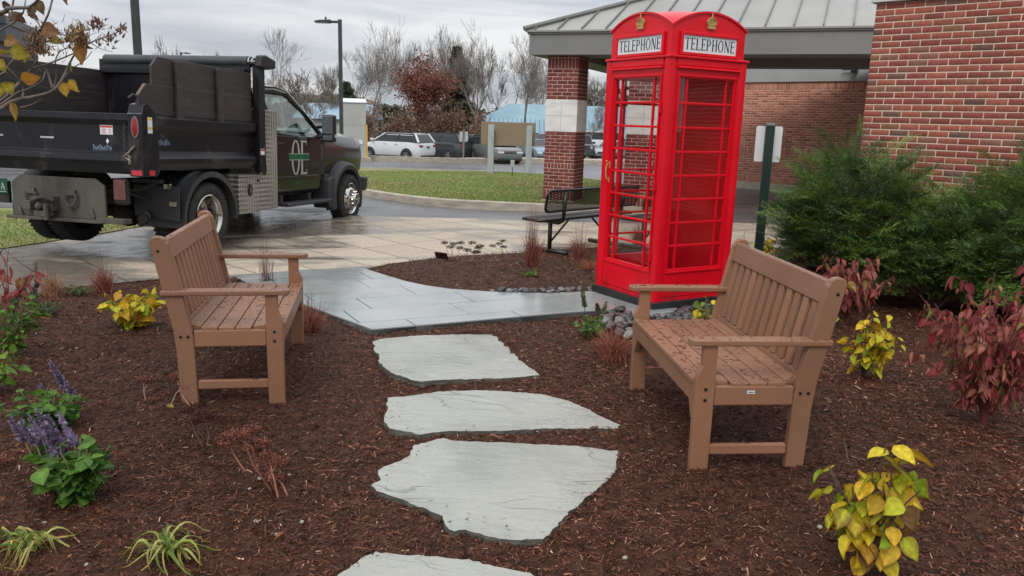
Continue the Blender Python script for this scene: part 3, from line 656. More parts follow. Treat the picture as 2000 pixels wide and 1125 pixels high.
# tall grey cabinet with a yellow guard strip
x, y = AT(693, 300, 46)[:2]; z = -1.02
t = empty('utility_cabinet', (x, y, z), radians(14), 'tall pale grey metal cabinet with sloping top and yellow strip, left of the white suv', 'cabinet')
mm_ = M('cabinet_paint', (.36, .36, .33), (.42, .42, .385), 1.2, .6)
m = MB(); m.box(-.62, .62, -.45, .45, .22, 2.0); m.build('lower_body', mm_, t, bevel=.015)
m = MB(); m.prism([(-.45, 2.004), (.45, 2.004), (.45, 3.42), (-.45, 3.24)], -.62, .62, 'x'); m.build('upper_body', mm_, t, bevel=.015)
m = MB(); m.prism([(-.5, 3.25), (.48, 3.45), (.48, 3.5), (-.5, 3.3)], -.66, .66, 'x'); m.build('lid', MAT['whitepaint'], t)
m = MB(); m.box(-.8, .9, -.7, .7, -.3, .216); m.build('base', MAT['kerb'], t, bevel=.02)
m = MB(); m.box(.624, .70, -.46, -.36, .22, 2.05); m.build('guard_strip', M('yellow_paint', (.75, .42, .03), (.7, .38, .03), 3, .5), t)
m = MB(); m.box(.2, .42, -.50, -.452, .95, 1.2); m.build('meter_box', MAT['whitepaint'], t, bevel=.01)
# board on two posts, seen from the back
t = empty('notice_board', (-.2, 25.2, gz(-.2, 25.2)), radians(-4), 'brown board seen from behind on two slant topped grey posts on the grass', 'sign')
for px_ in (-.60, .60):
    m = MB(); m.prism([(-.10, -.1), (.10, -.1), (.10, 1.42), (-.10, 1.62)], px_-.09, px_+.09, 'x'); m.build('post', MAT['greypost'], t, bevel=.008)
m = MB(); m.box(-.94, .78, .102, .15, .98, 1.70); m.build('board', MAT['brownboard'], t, bevel=.006)
x, y, z = G(1000, 352); t = empty('ground_light', (x, y, z+.1), 0, 'small grey stake light standing on the grass before the brown board', 'light')
m = MB(); m.tube([(0, 0, -.1), (0, 0, .28)], .012, 6); m.build('stake', MAT['black'], t)
m = MB(); m.box(-.06, .06, -.05, .05, .28, .48); m.build('lamp_body', MAT['greypost'], t, bevel=.01)
x, y, z = AT(905, 300, 50.5); t = empty('parking_sign', (x, y, -1.0), 0, 'brown post with two small narrow signs seen edge on between the parked cars', 'sign')
m = MB(); m.box(-.06, .06, -.06, .06, -.2, 1.9); m.build('post', M('weathered_post', (.12, .10, .08), (.2, .17, .14), 4, .8), t)
m = MB(); m.box(-.26, -.065, -.03, .03, 1.15, 1.75); m.build('sign_panel', MAT['greypost'], t)
m = MB(); m.box(.065, .27, -.03, .03, 1.15, 1.75); m.build('sign_panel', MAT['greypost'], t)
# green sign post close to the booth
x, y = AT(1490, 400, 9.35)[:2]
t = empty('sign_post', (x, y, gz(x, y)), radians(-12), 'dark green square post carrying a blank white sign back, right of the telephone box', 'sign')
m = MB(); m.box(-.05, .05, -.05, .05, -.1, 1.67); m.add([(-.05, -.05, 1.672), (.05, -.05, 1.672), (.05, .05, 1.70), (-.05, .05, 1.70), (-.05, .05, 1.672), (.05, .05, 1.672)], [(0, 1, 2, 3), (3, 2, 5, 4)]); m.build('post', MAT['greenpost'], t, bevel=.006)
m = MB(); pts = []
for cx_, cz_, a0 in ((.125, 1.635, 0), (-.125, 1.635, 90), (-.125, 1.27, 180), (.125, 1.27, 270)):
    for k in range(5): a = radians(a0+k*22.5); pts.append((cx_+.022*cos(a), cz_+.022*sin(a)))
m.prism(pts, .053, .057, 'y'); m.build('sign_plate', MAT['whitepaint'], t)

# ------------------------------------------------------------------ black expanded metal benches
def mesh_bench():
    t = empty('metal_bench', (0, 0, 0))
    W = 1.83
    def sheet(name, h, zf, rows):
        m = MB(); nx = 46; dx = W/nx
        for j in range(rows):
            for i in range(nx):
                for sgn in (1, -1):
                    a = (i*dx, j*h/rows+(0 if sgn > 0 else h/rows)); b = ((i+1)*dx, j*h/rows+(h/rows if sgn > 0 else 0))
                    pa, pb = zf(*a), zf(*b); d = Vector((b[0]-a[0], b[1]-a[1])); nrm = Vector((-d.y, d.x)).normalized()*.0058
                    q = [zf(a[0]+nrm.x, a[1]+nrm.y), zf(b[0]+nrm.x, b[1]+nrm.y), zf(b[0]-nrm.x, b[1]-nrm.y), zf(a[0]-nrm.x, a[1]-nrm.y)]
                    m.add(q, [(0, 1, 2, 3)])
        # half cells crossed: gives diamonds
        return m.build(name, MAT['black'], t)
    sheet('seat', .30, lambda u, v: (u, v, .455), 9)
    sheet('backrest', .26, lambda u, v: (u, -.06-v*.18, .56+v), 8)
    m = MB(); m.tube([(0, .30, .445), (0, .0, .445), (W, .0, .445), (W, .30, .445), (0, .30, .445)], .022, 8); m.build('seat_rim', MAT['black'], t, smooth=True)
    c = .06; P = []
    for cx_, cz_, a0 in ((W-c, .82-c, 0), (c, .82-c, 90), (c, .56+c, 180), (W-c, .56+c, 270)):
        for k in range(5): a = radians(a0+k*22.5); zz = cz_+c*sin(a); P.append((cx_+c*cos(a), -.06-(zz-.56)*.18, zz))
    P.append(P[0]); m = MB(); m.tube(P, .017, 8); m.build('back_rim', MAT['black'], t, smooth=True)
    for xx in (.33, W-.33):
        m = MB(); m.tube([(xx, .24, .40), (xx, .0, .40), (xx, -.07, .43), (xx, -.085, .56), (xx, -.10, .80)], .024, 8); m.build('back_support', MAT['black'], t, smooth=True)
        m = MB(); m.tube([(xx, .14, 0.03), (xx, .14, .40)], .028, 8); m.build('leg', MAT['black'], t, smooth=True)
        m = MB(); m.tube([(xx, -.16, .03), (xx, .46, .03)], .03, 10); m.build('foot', MAT['black'], t, smooth=True)
        s_ = 1 if xx < 1 else -1; m = MB(); m.tube([(xx, .14, .13), (xx+s_*.36, .14, .41)], .014, 6); m.build('brace', MAT['black'], t, smooth=True)
    return t
mbx, mby, _ = AT(1073, 484, 10.0)
mbn = mesh_bench(); tag(mbn, 'black expanded metal bench on the pavement, half hidden by the telephone box', 'bench', 'black metal benches on the pavement')
a = radians(45); mbn.location = (mbx-.33*cos(a)+.14*sin(a), mby-.33*sin(a)-.14*cos(a), gz(mbx, mby)); mbn.rotation_euler = (0, 0, a)
b2 = copy_tree(mbn); b2x, b2y, _ = AT(1256, 470, 10.4); b2.location = (b2x-.33*cos(a)+.14*sin(a), b2y-.33*sin(a)-.14*cos(a), gz(b2x, b2y)); tag(b2, 'black expanded metal bench seen through the door panes of the telephone box', 'bench')
# ------------------------------------------------------------------ lettering drawn as strokes (unit height, thin roman capitals)
def glyph(ch):
    B = []; T_, t = .13, .055
    def bx(x0, x1, y0, y1): B.append([(x0, y0), (x1, y0), (x1, y1), (x0, y1)])
    def ser(x, y, w_=.1): bx(x-w_, x+w_, y-.018, y+.018)
    w_ = .6
    if ch == 'T': bx(.27, .27+T_, 0, .97); bx(0, .67, .945, 1); bx(0, .035, .86, .945); bx(.635, .67, .86, .945); ser(.335, .018); w_ = .67
    elif ch in 'EFLI':
        bx(.06, .06+T_, 0, 1); ser(.10, .018, .1); ser(.10, .982, .1); w_ = .56
        if ch in 'EF': bx(.19, .52, .945, 1); bx(.19, .44, .50, .55); bx(.487, .52, .86, .945); bx(.405, .44, .43, .62)
        if ch in 'EL': bx(.19, .54, 0, .055); bx(.505, .54, .055, .15)
        if ch == 'I': w_ = .28
    elif ch in 'PRBD':
        bx(.06, .06+T_, 0, 1); ser(.12, .018, .11); w_ = .62; lo_, hi_ = (.44, 1) if ch in 'PR' else (0, 1)
        lobes = [(lo_, hi_)] if ch in 'PRD' else [(.5, 1), (0, .5)]
        for l0, h0 in lobes:
            n = 12; cy_ = (l0+h0)/2; ry = (h0-l0)/2; o_ = [(.26+.3*cos(a), cy_+ry*sin(a)) for a in np.linspace(-pi/2, pi/2, n)]; i_ = [(.26+(.3-T_)*cos(a), cy_+(ry-.055)*sin(a)) for a in np.linspace(-pi/2, pi/2, n)]
            for k in range(n-1): B.append([o_[k], o_[k+1], i_[k+1], i_[k]])
            bx(.12, .27, h0-.055, h0); bx(.12, .27, l0, l0+.055)
        if ch == 'R': B.append([(.3, .44), (.42, .44), (.64, 0), (.5, 0)])
    elif ch == 'H': bx(.06, .06+T_, 0, 1); bx(.5, .5+T_, 0, 1); bx(.19, .5, .49, .545); [ser(x, y, .1) for x in (.125, .565) for y in (.018, .982)]; w_ = .69
    elif ch == 'N': bx(.07, .07+t, 0, 1); bx(.57, .57+t, 0, 1); B.append([(.05, 1), (.2, 1), (.625, 0), (.5, 0)]); ser(.1, .018, .08); ser(.6, .982, .08); w_ = .7
    elif ch == 'M': bx(.05, .1, 0, 1); bx(.62, .74, 0, 1); B.append([(.05, 1), (.18, 1), (.42, .1), (.34, .1)]); B.append([(.34, .1), (.42, .1), (.68, 1), (.62, 1)]); w_ = .8
    elif ch == 'A': B.append([(.28, 1), (.36, 1), (.13, 0), (.05, 0)]); B.append([(.28, 1), (.4, 1), (.68, 0), (.54, 0)]); bx(.17, .52, .3, .35); w_ = .7
    elif ch == 'K': bx(.06, .06+T_, 0, 1); B.append([(.19, .42), (.19, .52), (.5, 1), (.58, 1)]); B.append([(.26, .6), (.36, .7), (.66, 0), (.52, 0)]); w_ = .66
    elif ch == 'U': bx(.06, .19, .3, 1); bx(.5, .55, .3, 1); B.append([(.06, .3), (.19, .3), (.25, .06), (.2, 0)]); B.append([(.2, 0), (.25, .06), (.42, .06), (.45, 0)]); B.append([(.45, 0), (.42, .06), (.5, .3), (.55, .3)]); w_ = .62
    elif ch in 'OCSG0':
        n = 28; a0, a1 = (0, 2*pi) if ch in 'O0' else (radians(45), radians(315))
        if ch == 'S':
            pts = [(.48, .84), (.36, .98), (.18, .96), (.1, .78), (.2, .6), (.38, .46), (.5, .26), (.42, .06), (.22, .02), (.08, .16)]
            for p, q in zip(pts, pts[1:]):
                d = Vector((q[0]-p[0], q[1]-p[1])); nn = Vector((-d.y, d.x)).normalized()*.045; B.append([(p[0]+nn.x, p[1]+nn.y), (q[0]+nn.x, q[1]+nn.y), (q[0]-nn.x, q[1]-nn.y), (p[0]-nn.x, p[1]-nn.y)])
        else:
            A_ = np.linspace(a0, a1, n); o_ = [(.36+.34*cos(a), .5+.52*sin(a)) for a in A_]; i_ = [(.36+.22*cos(a), .5+.465*sin(a)) for a in A_]
            for k in range(n-1): B.append([o_[k], o_[k+1], i_[k+1], i_[k]])
        w_ = .74 if ch != 'S' else .56
    elif ch in '52':
        pts = [(.5, .97), (.14, .97), (.12, .56), (.34, .62), (.5, .46), (.5, .2), (.36, .03), (.1, .06)] if ch == '5' else [(.1, .8), (.2, .97), (.42, .97), (.5, .78), (.42, .5), (.1, .04), (.52, .04)]
        for p, q in zip(pts, pts[1:]):
            d = Vector((q[0]-p[0], q[1]-p[1])); nn = Vector((-d.y, d.x)).normalized()*.05; B.append([(p[0]+nn.x, p[1]+nn.y), (q[0]+nn.x, q[1]+nn.y), (q[0]-nn.x, q[1]-nn.y), (p[0]-nn.x, p[1]-nn.y)])
        w_ = .6
    elif ch == ' ': w_ = .35
    return B, w_
def lettering(text, mb, x0, x1, z0, z1, y, th=.0015, gap=.08, flip=1, clip=None):
    "words between x0 and x1 on the plane y, read from -y"
    gl = [glyph(c) for c in text]; W = sum(g[1] for g in gl)+gap*(len(gl)-1); sx = (x1-x0)/W; sz = z1-z0; x = 0; k = 0
    for B, w_ in gl:
        for q in B:
            P = [(x0+(x+p[0])*sx, z0+p[1]*sz) for p in q]
            if clip:
                P = [(a, b) for a, b in clip_poly(clip_poly(P if area(P) > 0 else P[::-1], (0, clip[0]), (1, clip[0])), (1, clip[1]), (0, clip[1]))]
                if len(P) < 3: continue
            mb.prism(P, y, y-th-(k % 5)*.00006, 'y'); k += 1
        x += w_+gap
    return mb

# ------------------------------------------------------------------ telephone box
def red_paint():
    m, t, b = newmat('red_gloss'); n = noise(t, 2.5, 5, .6)
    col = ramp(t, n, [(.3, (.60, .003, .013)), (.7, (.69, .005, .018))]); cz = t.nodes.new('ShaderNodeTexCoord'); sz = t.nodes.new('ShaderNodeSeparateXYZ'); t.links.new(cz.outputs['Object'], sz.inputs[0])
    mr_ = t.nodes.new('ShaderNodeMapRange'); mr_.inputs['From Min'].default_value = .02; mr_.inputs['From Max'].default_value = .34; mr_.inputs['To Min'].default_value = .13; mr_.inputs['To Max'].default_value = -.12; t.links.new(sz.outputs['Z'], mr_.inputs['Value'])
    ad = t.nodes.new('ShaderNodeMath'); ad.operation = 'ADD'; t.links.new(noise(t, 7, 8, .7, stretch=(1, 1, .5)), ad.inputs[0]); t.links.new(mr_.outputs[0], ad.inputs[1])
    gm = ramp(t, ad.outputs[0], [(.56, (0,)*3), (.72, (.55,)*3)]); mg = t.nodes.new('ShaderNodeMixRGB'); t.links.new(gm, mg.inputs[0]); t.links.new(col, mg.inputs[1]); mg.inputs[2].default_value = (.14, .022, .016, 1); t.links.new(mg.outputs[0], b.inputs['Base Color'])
    b.inputs['Roughness'].default_value = .3; b.inputs['Specular IOR Level'].default_value = .22; b.inputs['Coat Weight'].default_value = .14; b.inputs['Coat Roughness'].default_value = .15
    p = bump(t, b, noise(t, 9, 4, .5), .12, .01); v = t.nodes.new('ShaderNodeTexVoronoi'); v.inputs['Scale'].default_value = 130; c = t.nodes.new('ShaderNodeTexCoord'); t.links.new(c.outputs['Object'], v.inputs['Vector'])
    bump(t, b, ramp(t, v.outputs['Distance'], [(.1, (1,)*3), (.3, (0,)*3)]), .05, .002, p); return m
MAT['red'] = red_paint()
MAT['gold'] = M('gold_paint', (.55, .38, .14), (.40, .26, .09), 30, .45, .2, bmp=.3, bscale=90)
MAT['signwhite'] = M('opal_sign', (.62, .66, .70), (.68, .71, .74), 3, .3)
MAT['ink'] = M('black_lettering', (.012, .013, .02), None, 5, .5)
MAT['boxglass'] = glass('pane_glass', (.93, .95, .94), .05)
MAT['boxglass_side'] = glass('pane_glass_side', (.86, .80, .80), .08)
MAT['plinth'] = M('plinth_black', (.010, .010, .012), (.022, .022, .024), 12, .5, bmp=.2)
SB = .859; R30 = radians(30.1)
bxo = (1.21, 6.57); bz0 = gz(*bxo)+.03
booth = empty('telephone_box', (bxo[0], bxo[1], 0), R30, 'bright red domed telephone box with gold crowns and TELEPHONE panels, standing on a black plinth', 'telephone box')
ZB, Z1, Z2, ZT = .035, 2.058, 2.305, 2.430      # red bottom, body top, arch springing, arch crown
m = MB(); m.box(-.015, SB+.015, -.015, SB+.015, bz0-.06, ZB+.002); m.build('plinth', MAT['plinth'], booth, bevel=.004)
def sides(fn):
    "run a builder on each of the four faces: local x runs along the face from its left, y=0 is the face, +y inwards"
    for k in range(4):
        yield k, Matrix.Translation((SB/2, SB/2, 0)) @ Matrix.Rotation(k*pi/2, 4, 'Z') @ Matrix.Translation((-SB/2, -SB/2, 0))
# faces: k=0 right hand glazed face (towards -y), k=3 the door face (towards -x), k=1 far side, k=2 solid back
OX0, OX1, OZ0, OZ1 = .135, SB-.125, .315, 1.905
m = MB()
for k, xf in sides(None):
    m.M = xf
    m.box(0, OX0-.045, 0.0, .045, ZB, Z1) if False else None
# corner posts with rounded and stepped profile
for cx_, cy_ in ((0, 0), (SB, 0), (SB, SB), (0, SB)):
    sx, sy = (1 if cx_ == 0 else -1), (1 if cy_ == 0 else -1); rr = .016
    pts = [(rr, 0), (.052, 0), (.056, .006), (.066, .006), (.070, .012), (.088, .012), (.088, .07), (.07, .088), (.012, .088), (.012, .070), (.006, .066), (.006, .056), (0, .052), (0, rr), (rr*.3, rr*.3)]
    m.M = Matrix.Identity(4); m.prism([(cx_+sx*a, cy_+sy*b) for a, b in pts], ZB, Z1, 'z')
m.build('corner_posts', MAT['red'], booth, bevel=.0025, segs=2)
for k, xf in sides(None):
    m = MB(); m.M = xf
    m.box(.0882, SB-.0882, .004, .05, Z1-.055, Z1-.001); m.build('head_rail', MAT['red'], booth, bevel=.002); m = MB(); m.M = xf; m.box(.0882, SB-.0882, .012, .05, ZB, ZB+.03)
    o = m.build('bottom_rail', MAT['red'], booth, bevel=.002)
    if k == 1:
        m = MB(); m.M = xf; m.box(.0885, SB-.0885, .016, .045, ZB+.031, Z1-.056); m.build('back_panel', MAT['red'], booth); continue
    nm = {3: 'door', 0: 'side_window', 2: 'side_window'}[k]
    m = MB(); m.M = xf; a, b = .094, SB-.094; z0, z1 = ZB+.036, Z1-.062
    m.box(a, OX0, .012, .048, z0, z1); m.box(OX1, b, .012, .048, z0, z1); m.box(OX0, OX1, .012, .048, OZ1, z1); m.box(OX0, OX1, .012, .048, z0, OZ0)
    # raised mould round the glazed part, hood ledge above
    for g, d, zz in ((.030, .004, 0), ):
        m.box(OX0-g, OX1+g, .001, .0118, OZ1+.012, OZ1+.026); m.box(OX0-g, OX1+g, .001, .0118, OZ0-.034, OZ0-.02)
        m.box(OX0-g, OX0-g+.012, .001, .0118, OZ0-.02, OZ1+.012); m.box(OX1+g-.012, OX1+g, .001, .0118, OZ0-.02, OZ1+.012)
    m.prism([(-.016, OZ1+.075), (-.016, OZ1+.083), (.012, OZ1+.098), (.012, OZ1+.072)], .085, SB-.085, 'x')
    dr = m.build(nm, MAT['red'], booth, bevel=.002)
    m = MB(); m.M = xf; rows = 8; h = (OZ1-OZ0)/rows
    for r_ in range(1, rows): m.box(OX0, OX1, .020, .040, OZ0+r_*h-.0095, OZ0+r_*h+.0095)
    m.build('glazing_bars', MAT['red'], dr, bevel=.003)
    m = MB(); m.M = xf
    for xx in (OX0+.082, OX1-.082): m.box(xx-.0085, xx+.0085, .0185, .0415, OZ0, OZ1)
    m.build('glazing_bars', MAT['red'], dr, bevel=.003)
    m = MB(); m.M = xf; m.add([(OX0, .030, OZ0), (OX1, .030, OZ0), (OX1, .030, OZ1), (OX0, .030, OZ1)], [(0, 1, 2, 3)]); m.build('glass', MAT['boxglass'] if k == 3 else MAT['boxglass_side'], dr)
    if k == 3:
        # handle on the far stile (local x small end after rotation is the far corner)
        m = MB(); m.M = xf; hx = .112
        m.box(hx-.011, hx+.011, .004, .012, 1.13, 1.19); m.box(hx-.011, hx+.011, .004, .012, 1.0, 1.05)
        m.tube([(hx, .006, 1.17), (hx, -.014, 1.165), (hx+.001, -.024, 1.13), (hx+.001, -.022, 1.07), (hx, -.012, 1.035), (hx, .006, 1.03)], .007, 8); m.ball((hx, -.02, 1.19), .009)
        m.build('handle', MAT['gold'], dr, smooth='auto')
        for hz in (.42, 1.02, 1.66):
            m = MB(); m.M = xf; m.tube([(SB-.088, -.004, hz-.045), (SB-.088, -.004, hz+.045)], .008, 8); m.box(SB-.105, SB-.07, .001, .010, hz-.04, hz+.04); m.build('hinge', MAT['red'], dr, bevel=.002)
# head: square drum with segmental arches and sail dome
IN = .028; hw = (SB-2*IN)
def arch(x): t = (x-SB/2)/(hw/2); R_ = ((hw/2)**2+(ZT-Z2)**2)/(2*(ZT-Z2)); return ZT-R_+sqrt(max(0, R_*R_-(x-SB/2)**2))
m = MB(); m.box(-.010, SB+.010, -.010, SB+.010, Z1+.001, Z1+.022); m.build('cornice', MAT['red'], booth, bevel=.005)
m = MB(); n = 20; xs = [IN+hw*i/n for i in range(n+1)]
for k, xf in sides(None):
    m.M = xf; P = [(IN+.0005, Z1+.022)]+[(SB-IN-.0005, Z1+.022)]+[(min(max(x, IN+.0005), SB-IN-.0005), arch(x)) for x in xs[::-1]]
    m.prism(P, IN, IN+.02, 'y')
m.build('head', MAT['red'], booth, bevel=.003)
m = MB()
for k, xf in sides(None):
    m.M = xf; q = []
    for i, x in enumerate(xs): q.append((x, arch(x)))
    vs = []; fs = []
    for x, z in q:
        ox = (x-SB/2)/(hw/2); vs += [(x+ox*.012, IN-.012, z+.013), (x+ox*.012, IN-.012, z-.004), (x, IN-.0005, z-.004), (x, IN+.01, z+.013)]
    for i in range(n):
        for j in range(4): fs.append((i*4+j, (i+1)*4+j, (i+1)*4+(j+1) % 4, i*4+(j+1) % 4))
    m.add(vs, fs)
m.build('arch_mould', MAT['red'], booth, smooth='auto')
m = MB(); n = 24; vs = []; fs = []
for j in range(n+1):
    for i in range(n+1):
        x, y = IN+hw*i/n, IN+hw*j/n; ex = (arch(x)-Z2)/(ZT-Z2); ey = (arch(y)-Z2)/(ZT-Z2)
        vs.append((x, y, Z2+(ZT-Z2)*(ex+ey)*.92-(0.0 if ex > .0 else 0)-.0*ex*ey+.006-(ex*ey)*(ZT-Z2)*.55))
for j in range(n):
    for i in range(n): fs.append((j*(n+1)+i, j*(n+1)+i+1, (j+1)*(n+1)+i+1, (j+1)*(n+1)+i))
m.add(vs, fs); m.build('dome', MAT['red'], booth, smooth=True)
for k, xf in sides(None):
    m = MB(); m.M = xf; a, b, z0, z1 = .135, SB-.135, Z1+.052, Z1+.185
    fr = MB(); fr.M = xf
    fr.box(a-.028, b+.028, IN-.022, IN-.0005, z1, z1+.024); fr.box(a-.028, b+.028, IN-.022, IN-.0005, z0-.024, z0); fr.box(a-.028, a, IN-.022, IN-.0005, z0, z1); fr.box(b, b+.028, IN-.022, IN-.0005, z0, z1)
    fo = fr.build('sign_frame', MAT['red'], booth, bevel=.003)
    m.box(a, b, IN-.010, IN-.0008, z0, z1); so_ = m.build('sign_panel', MAT['signwhite'], fo)
    m = MB(); m.M = xf; lettering('TELEPHONE', m, a+.02, b-.02, z0+.022, z1-.02, IN-.0102); m.build('lettering', MAT['ink'], so_)
    # crown: band, arches, orb and cross in relief
    m = MB(); m.M = xf; cx_, cz_ = SB/2, Z2+.048; yy = IN-.001
    m.prism([(cx_-.026, cz_-.030), (cx_+.026, cz_-.030), (cx_+.030, cz_-.014), (cx_-.030, cz_-.014)], yy, yy-.010, 'y')
    m.prism([(cx_-.029, cz_-.033), (cx_+.029, cz_-.033), (cx_+.029, cz_-.028), (cx_-.029, cz_-.028)], yy, yy-.013, 'y')
    lobe = [(cx_+.036*sin(a_)*(1 if abs(a_) < 2 else .9), cz_+.004+.026*cos(a_)) for a_ in np.linspace(-2.2, 2.2, 17)]
    m.prism(lobe, yy, yy-.006, 'y')
    for s_ in (-1, -.5, 0, .5, 1):
        m.tube([(cx_+s_*.027, yy-.006, cz_-.014), (cx_+s_*.036, yy-.009, cz_+.006), (cx_+s_*.022, yy-.009, cz_+.024), (cx_, yy-.008, cz_+.030)], .0032, 6)
        m.ball((cx_+s_*.026, yy-.008, cz_-.009), .0055, 6, 5)
    m.ball((cx_, yy-.008, cz_+.036), .007, 8, 6); m.box(cx_-.0025, cx_+.0025, yy-.010, yy-.005, cz_+.042, cz_+.058); m.box(cx_-.007, cx_+.007, yy-.010, yy-.005, cz_+.048, cz_+.053)
    c0 = xf @ Vector((cx_, yy, cz_)); m.v = [tuple(c0+(Vector(p_)-c0)*1.42) for p_ in m.v]; m.build('crown', MAT['gold'], booth)
m = MB(); m.box(.05, SB-.05, .05, SB-.05, ZB+.003, ZB+.02); m.build('floor', MAT['plinth'], booth)
m = MB(); m.box(.05, SB-.05, .05, SB-.05, Z1-.012, Z1-.002); m.build('ceiling', MAT['red'], booth)

# ------------------------------------------------------------------ garden benches
def lumber():
    m, t, b = newmat('brown_plastic_lumber')
    base = ramp(t, noise(t, 3, 4, .5), [(.3, (.235, .114, .066)), (.7, (.285, .143, .086))])
    sp_ = ramp(t, noise(t, 220, 3, .7), [(.35, (.80,)*3), (.65, (1.1,)*3)])
    mx = t.nodes.new('ShaderNodeMixRGB'); mx.blend_type = 'MULTIPLY'; mx.inputs[0].default_value = 1; t.links.new(base, mx.inputs[1]); t.links.new(sp_, mx.inputs[2])
    oi = t.nodes.new('ShaderNodeObjectInfo'); rr_ = ramp(t, oi.outputs['Random'], [(0, (.86, .88, .9)), (1, (1.1, 1.08, 1.05))]); m5 = t.nodes.new('ShaderNodeMixRGB'); m5.blend_type = 'MULTIPLY'; m5.inputs[0].default_value = 1; t.links.new(mx.outputs[0], m5.inputs[1]); t.links.new(rr_, m5.inputs[2]); mx = m5
    b.inputs['Specular IOR Level'].default_value = .35
    # rain beads and small puddles only on surfaces that face up
    ge = t.nodes.new('ShaderNodeNewGeometry'); sx = t.nodes.new('ShaderNodeSeparateXYZ'); t.links.new(ge.outputs['True Normal'], sx.inputs[0])
    upm = ramp(t, sx.outputs['Z'], [(.85, (0, 0, 0)), (.95, (1, 1, 1))])
    wn = ramp(t, noise(t, 34, 3, .55, dist=.8, stretch=(1, .7, 1)), [(.575, (0, 0, 0)), (.615, (1, 1, 1))])
    w1 = t.nodes.new('ShaderNodeMixRGB'); w1.blend_type = 'MULTIPLY'; w1.inputs[0].default_value = 1; t.links.new(upm, w1.inputs[1]); t.links.new(wn, w1.inputs[2])
    mm_ = t.nodes.new('ShaderNodeMixRGB'); t.links.new(w1.outputs[0], mm_.inputs[0]); t.links.new(mx.outputs[0], mm_.inputs[1]); mm_.inputs[2].default_value = (.11, .05, .035, 1)
    t.links.new(mm_.outputs[0], b.inputs['Base Color'])
    t.links.new(ramp(t, w1.outputs[0], [(0, (.42,)*3), (1, (.08,)*3)]), b.inputs['Roughness'])
    p = bump(t, b, noise(t, 180, 4, .7), .35, .003); v = t.nodes.new('ShaderNodeTexVoronoi'); v.inputs['Scale'].default_value = 95; c = t.nodes.new('ShaderNodeTexCoord'); t.links.new(c.outputs['Object'], v.inputs['Vector'])
    bd = ramp(t, v.outputs['Distance'], [(.15, (1,)*3), (.4, (0,)*3)]); bm_ = t.nodes.new('ShaderNodeMixRGB'); bm_.blend_type = 'MULTIPLY'; bm_.inputs[0].default_value = 1
    t.links.new(bd, bm_.inputs[1]); t.links.new(upm, bm_.inputs[2]); bump(t, b, bm_.outputs[0], .25, .003, p); return m
MAT['lumber'] = lumber(); MAT['bolt'] = M('bolt_black', (.01, .01, .01), None, 3, .35)
BW = 1.165
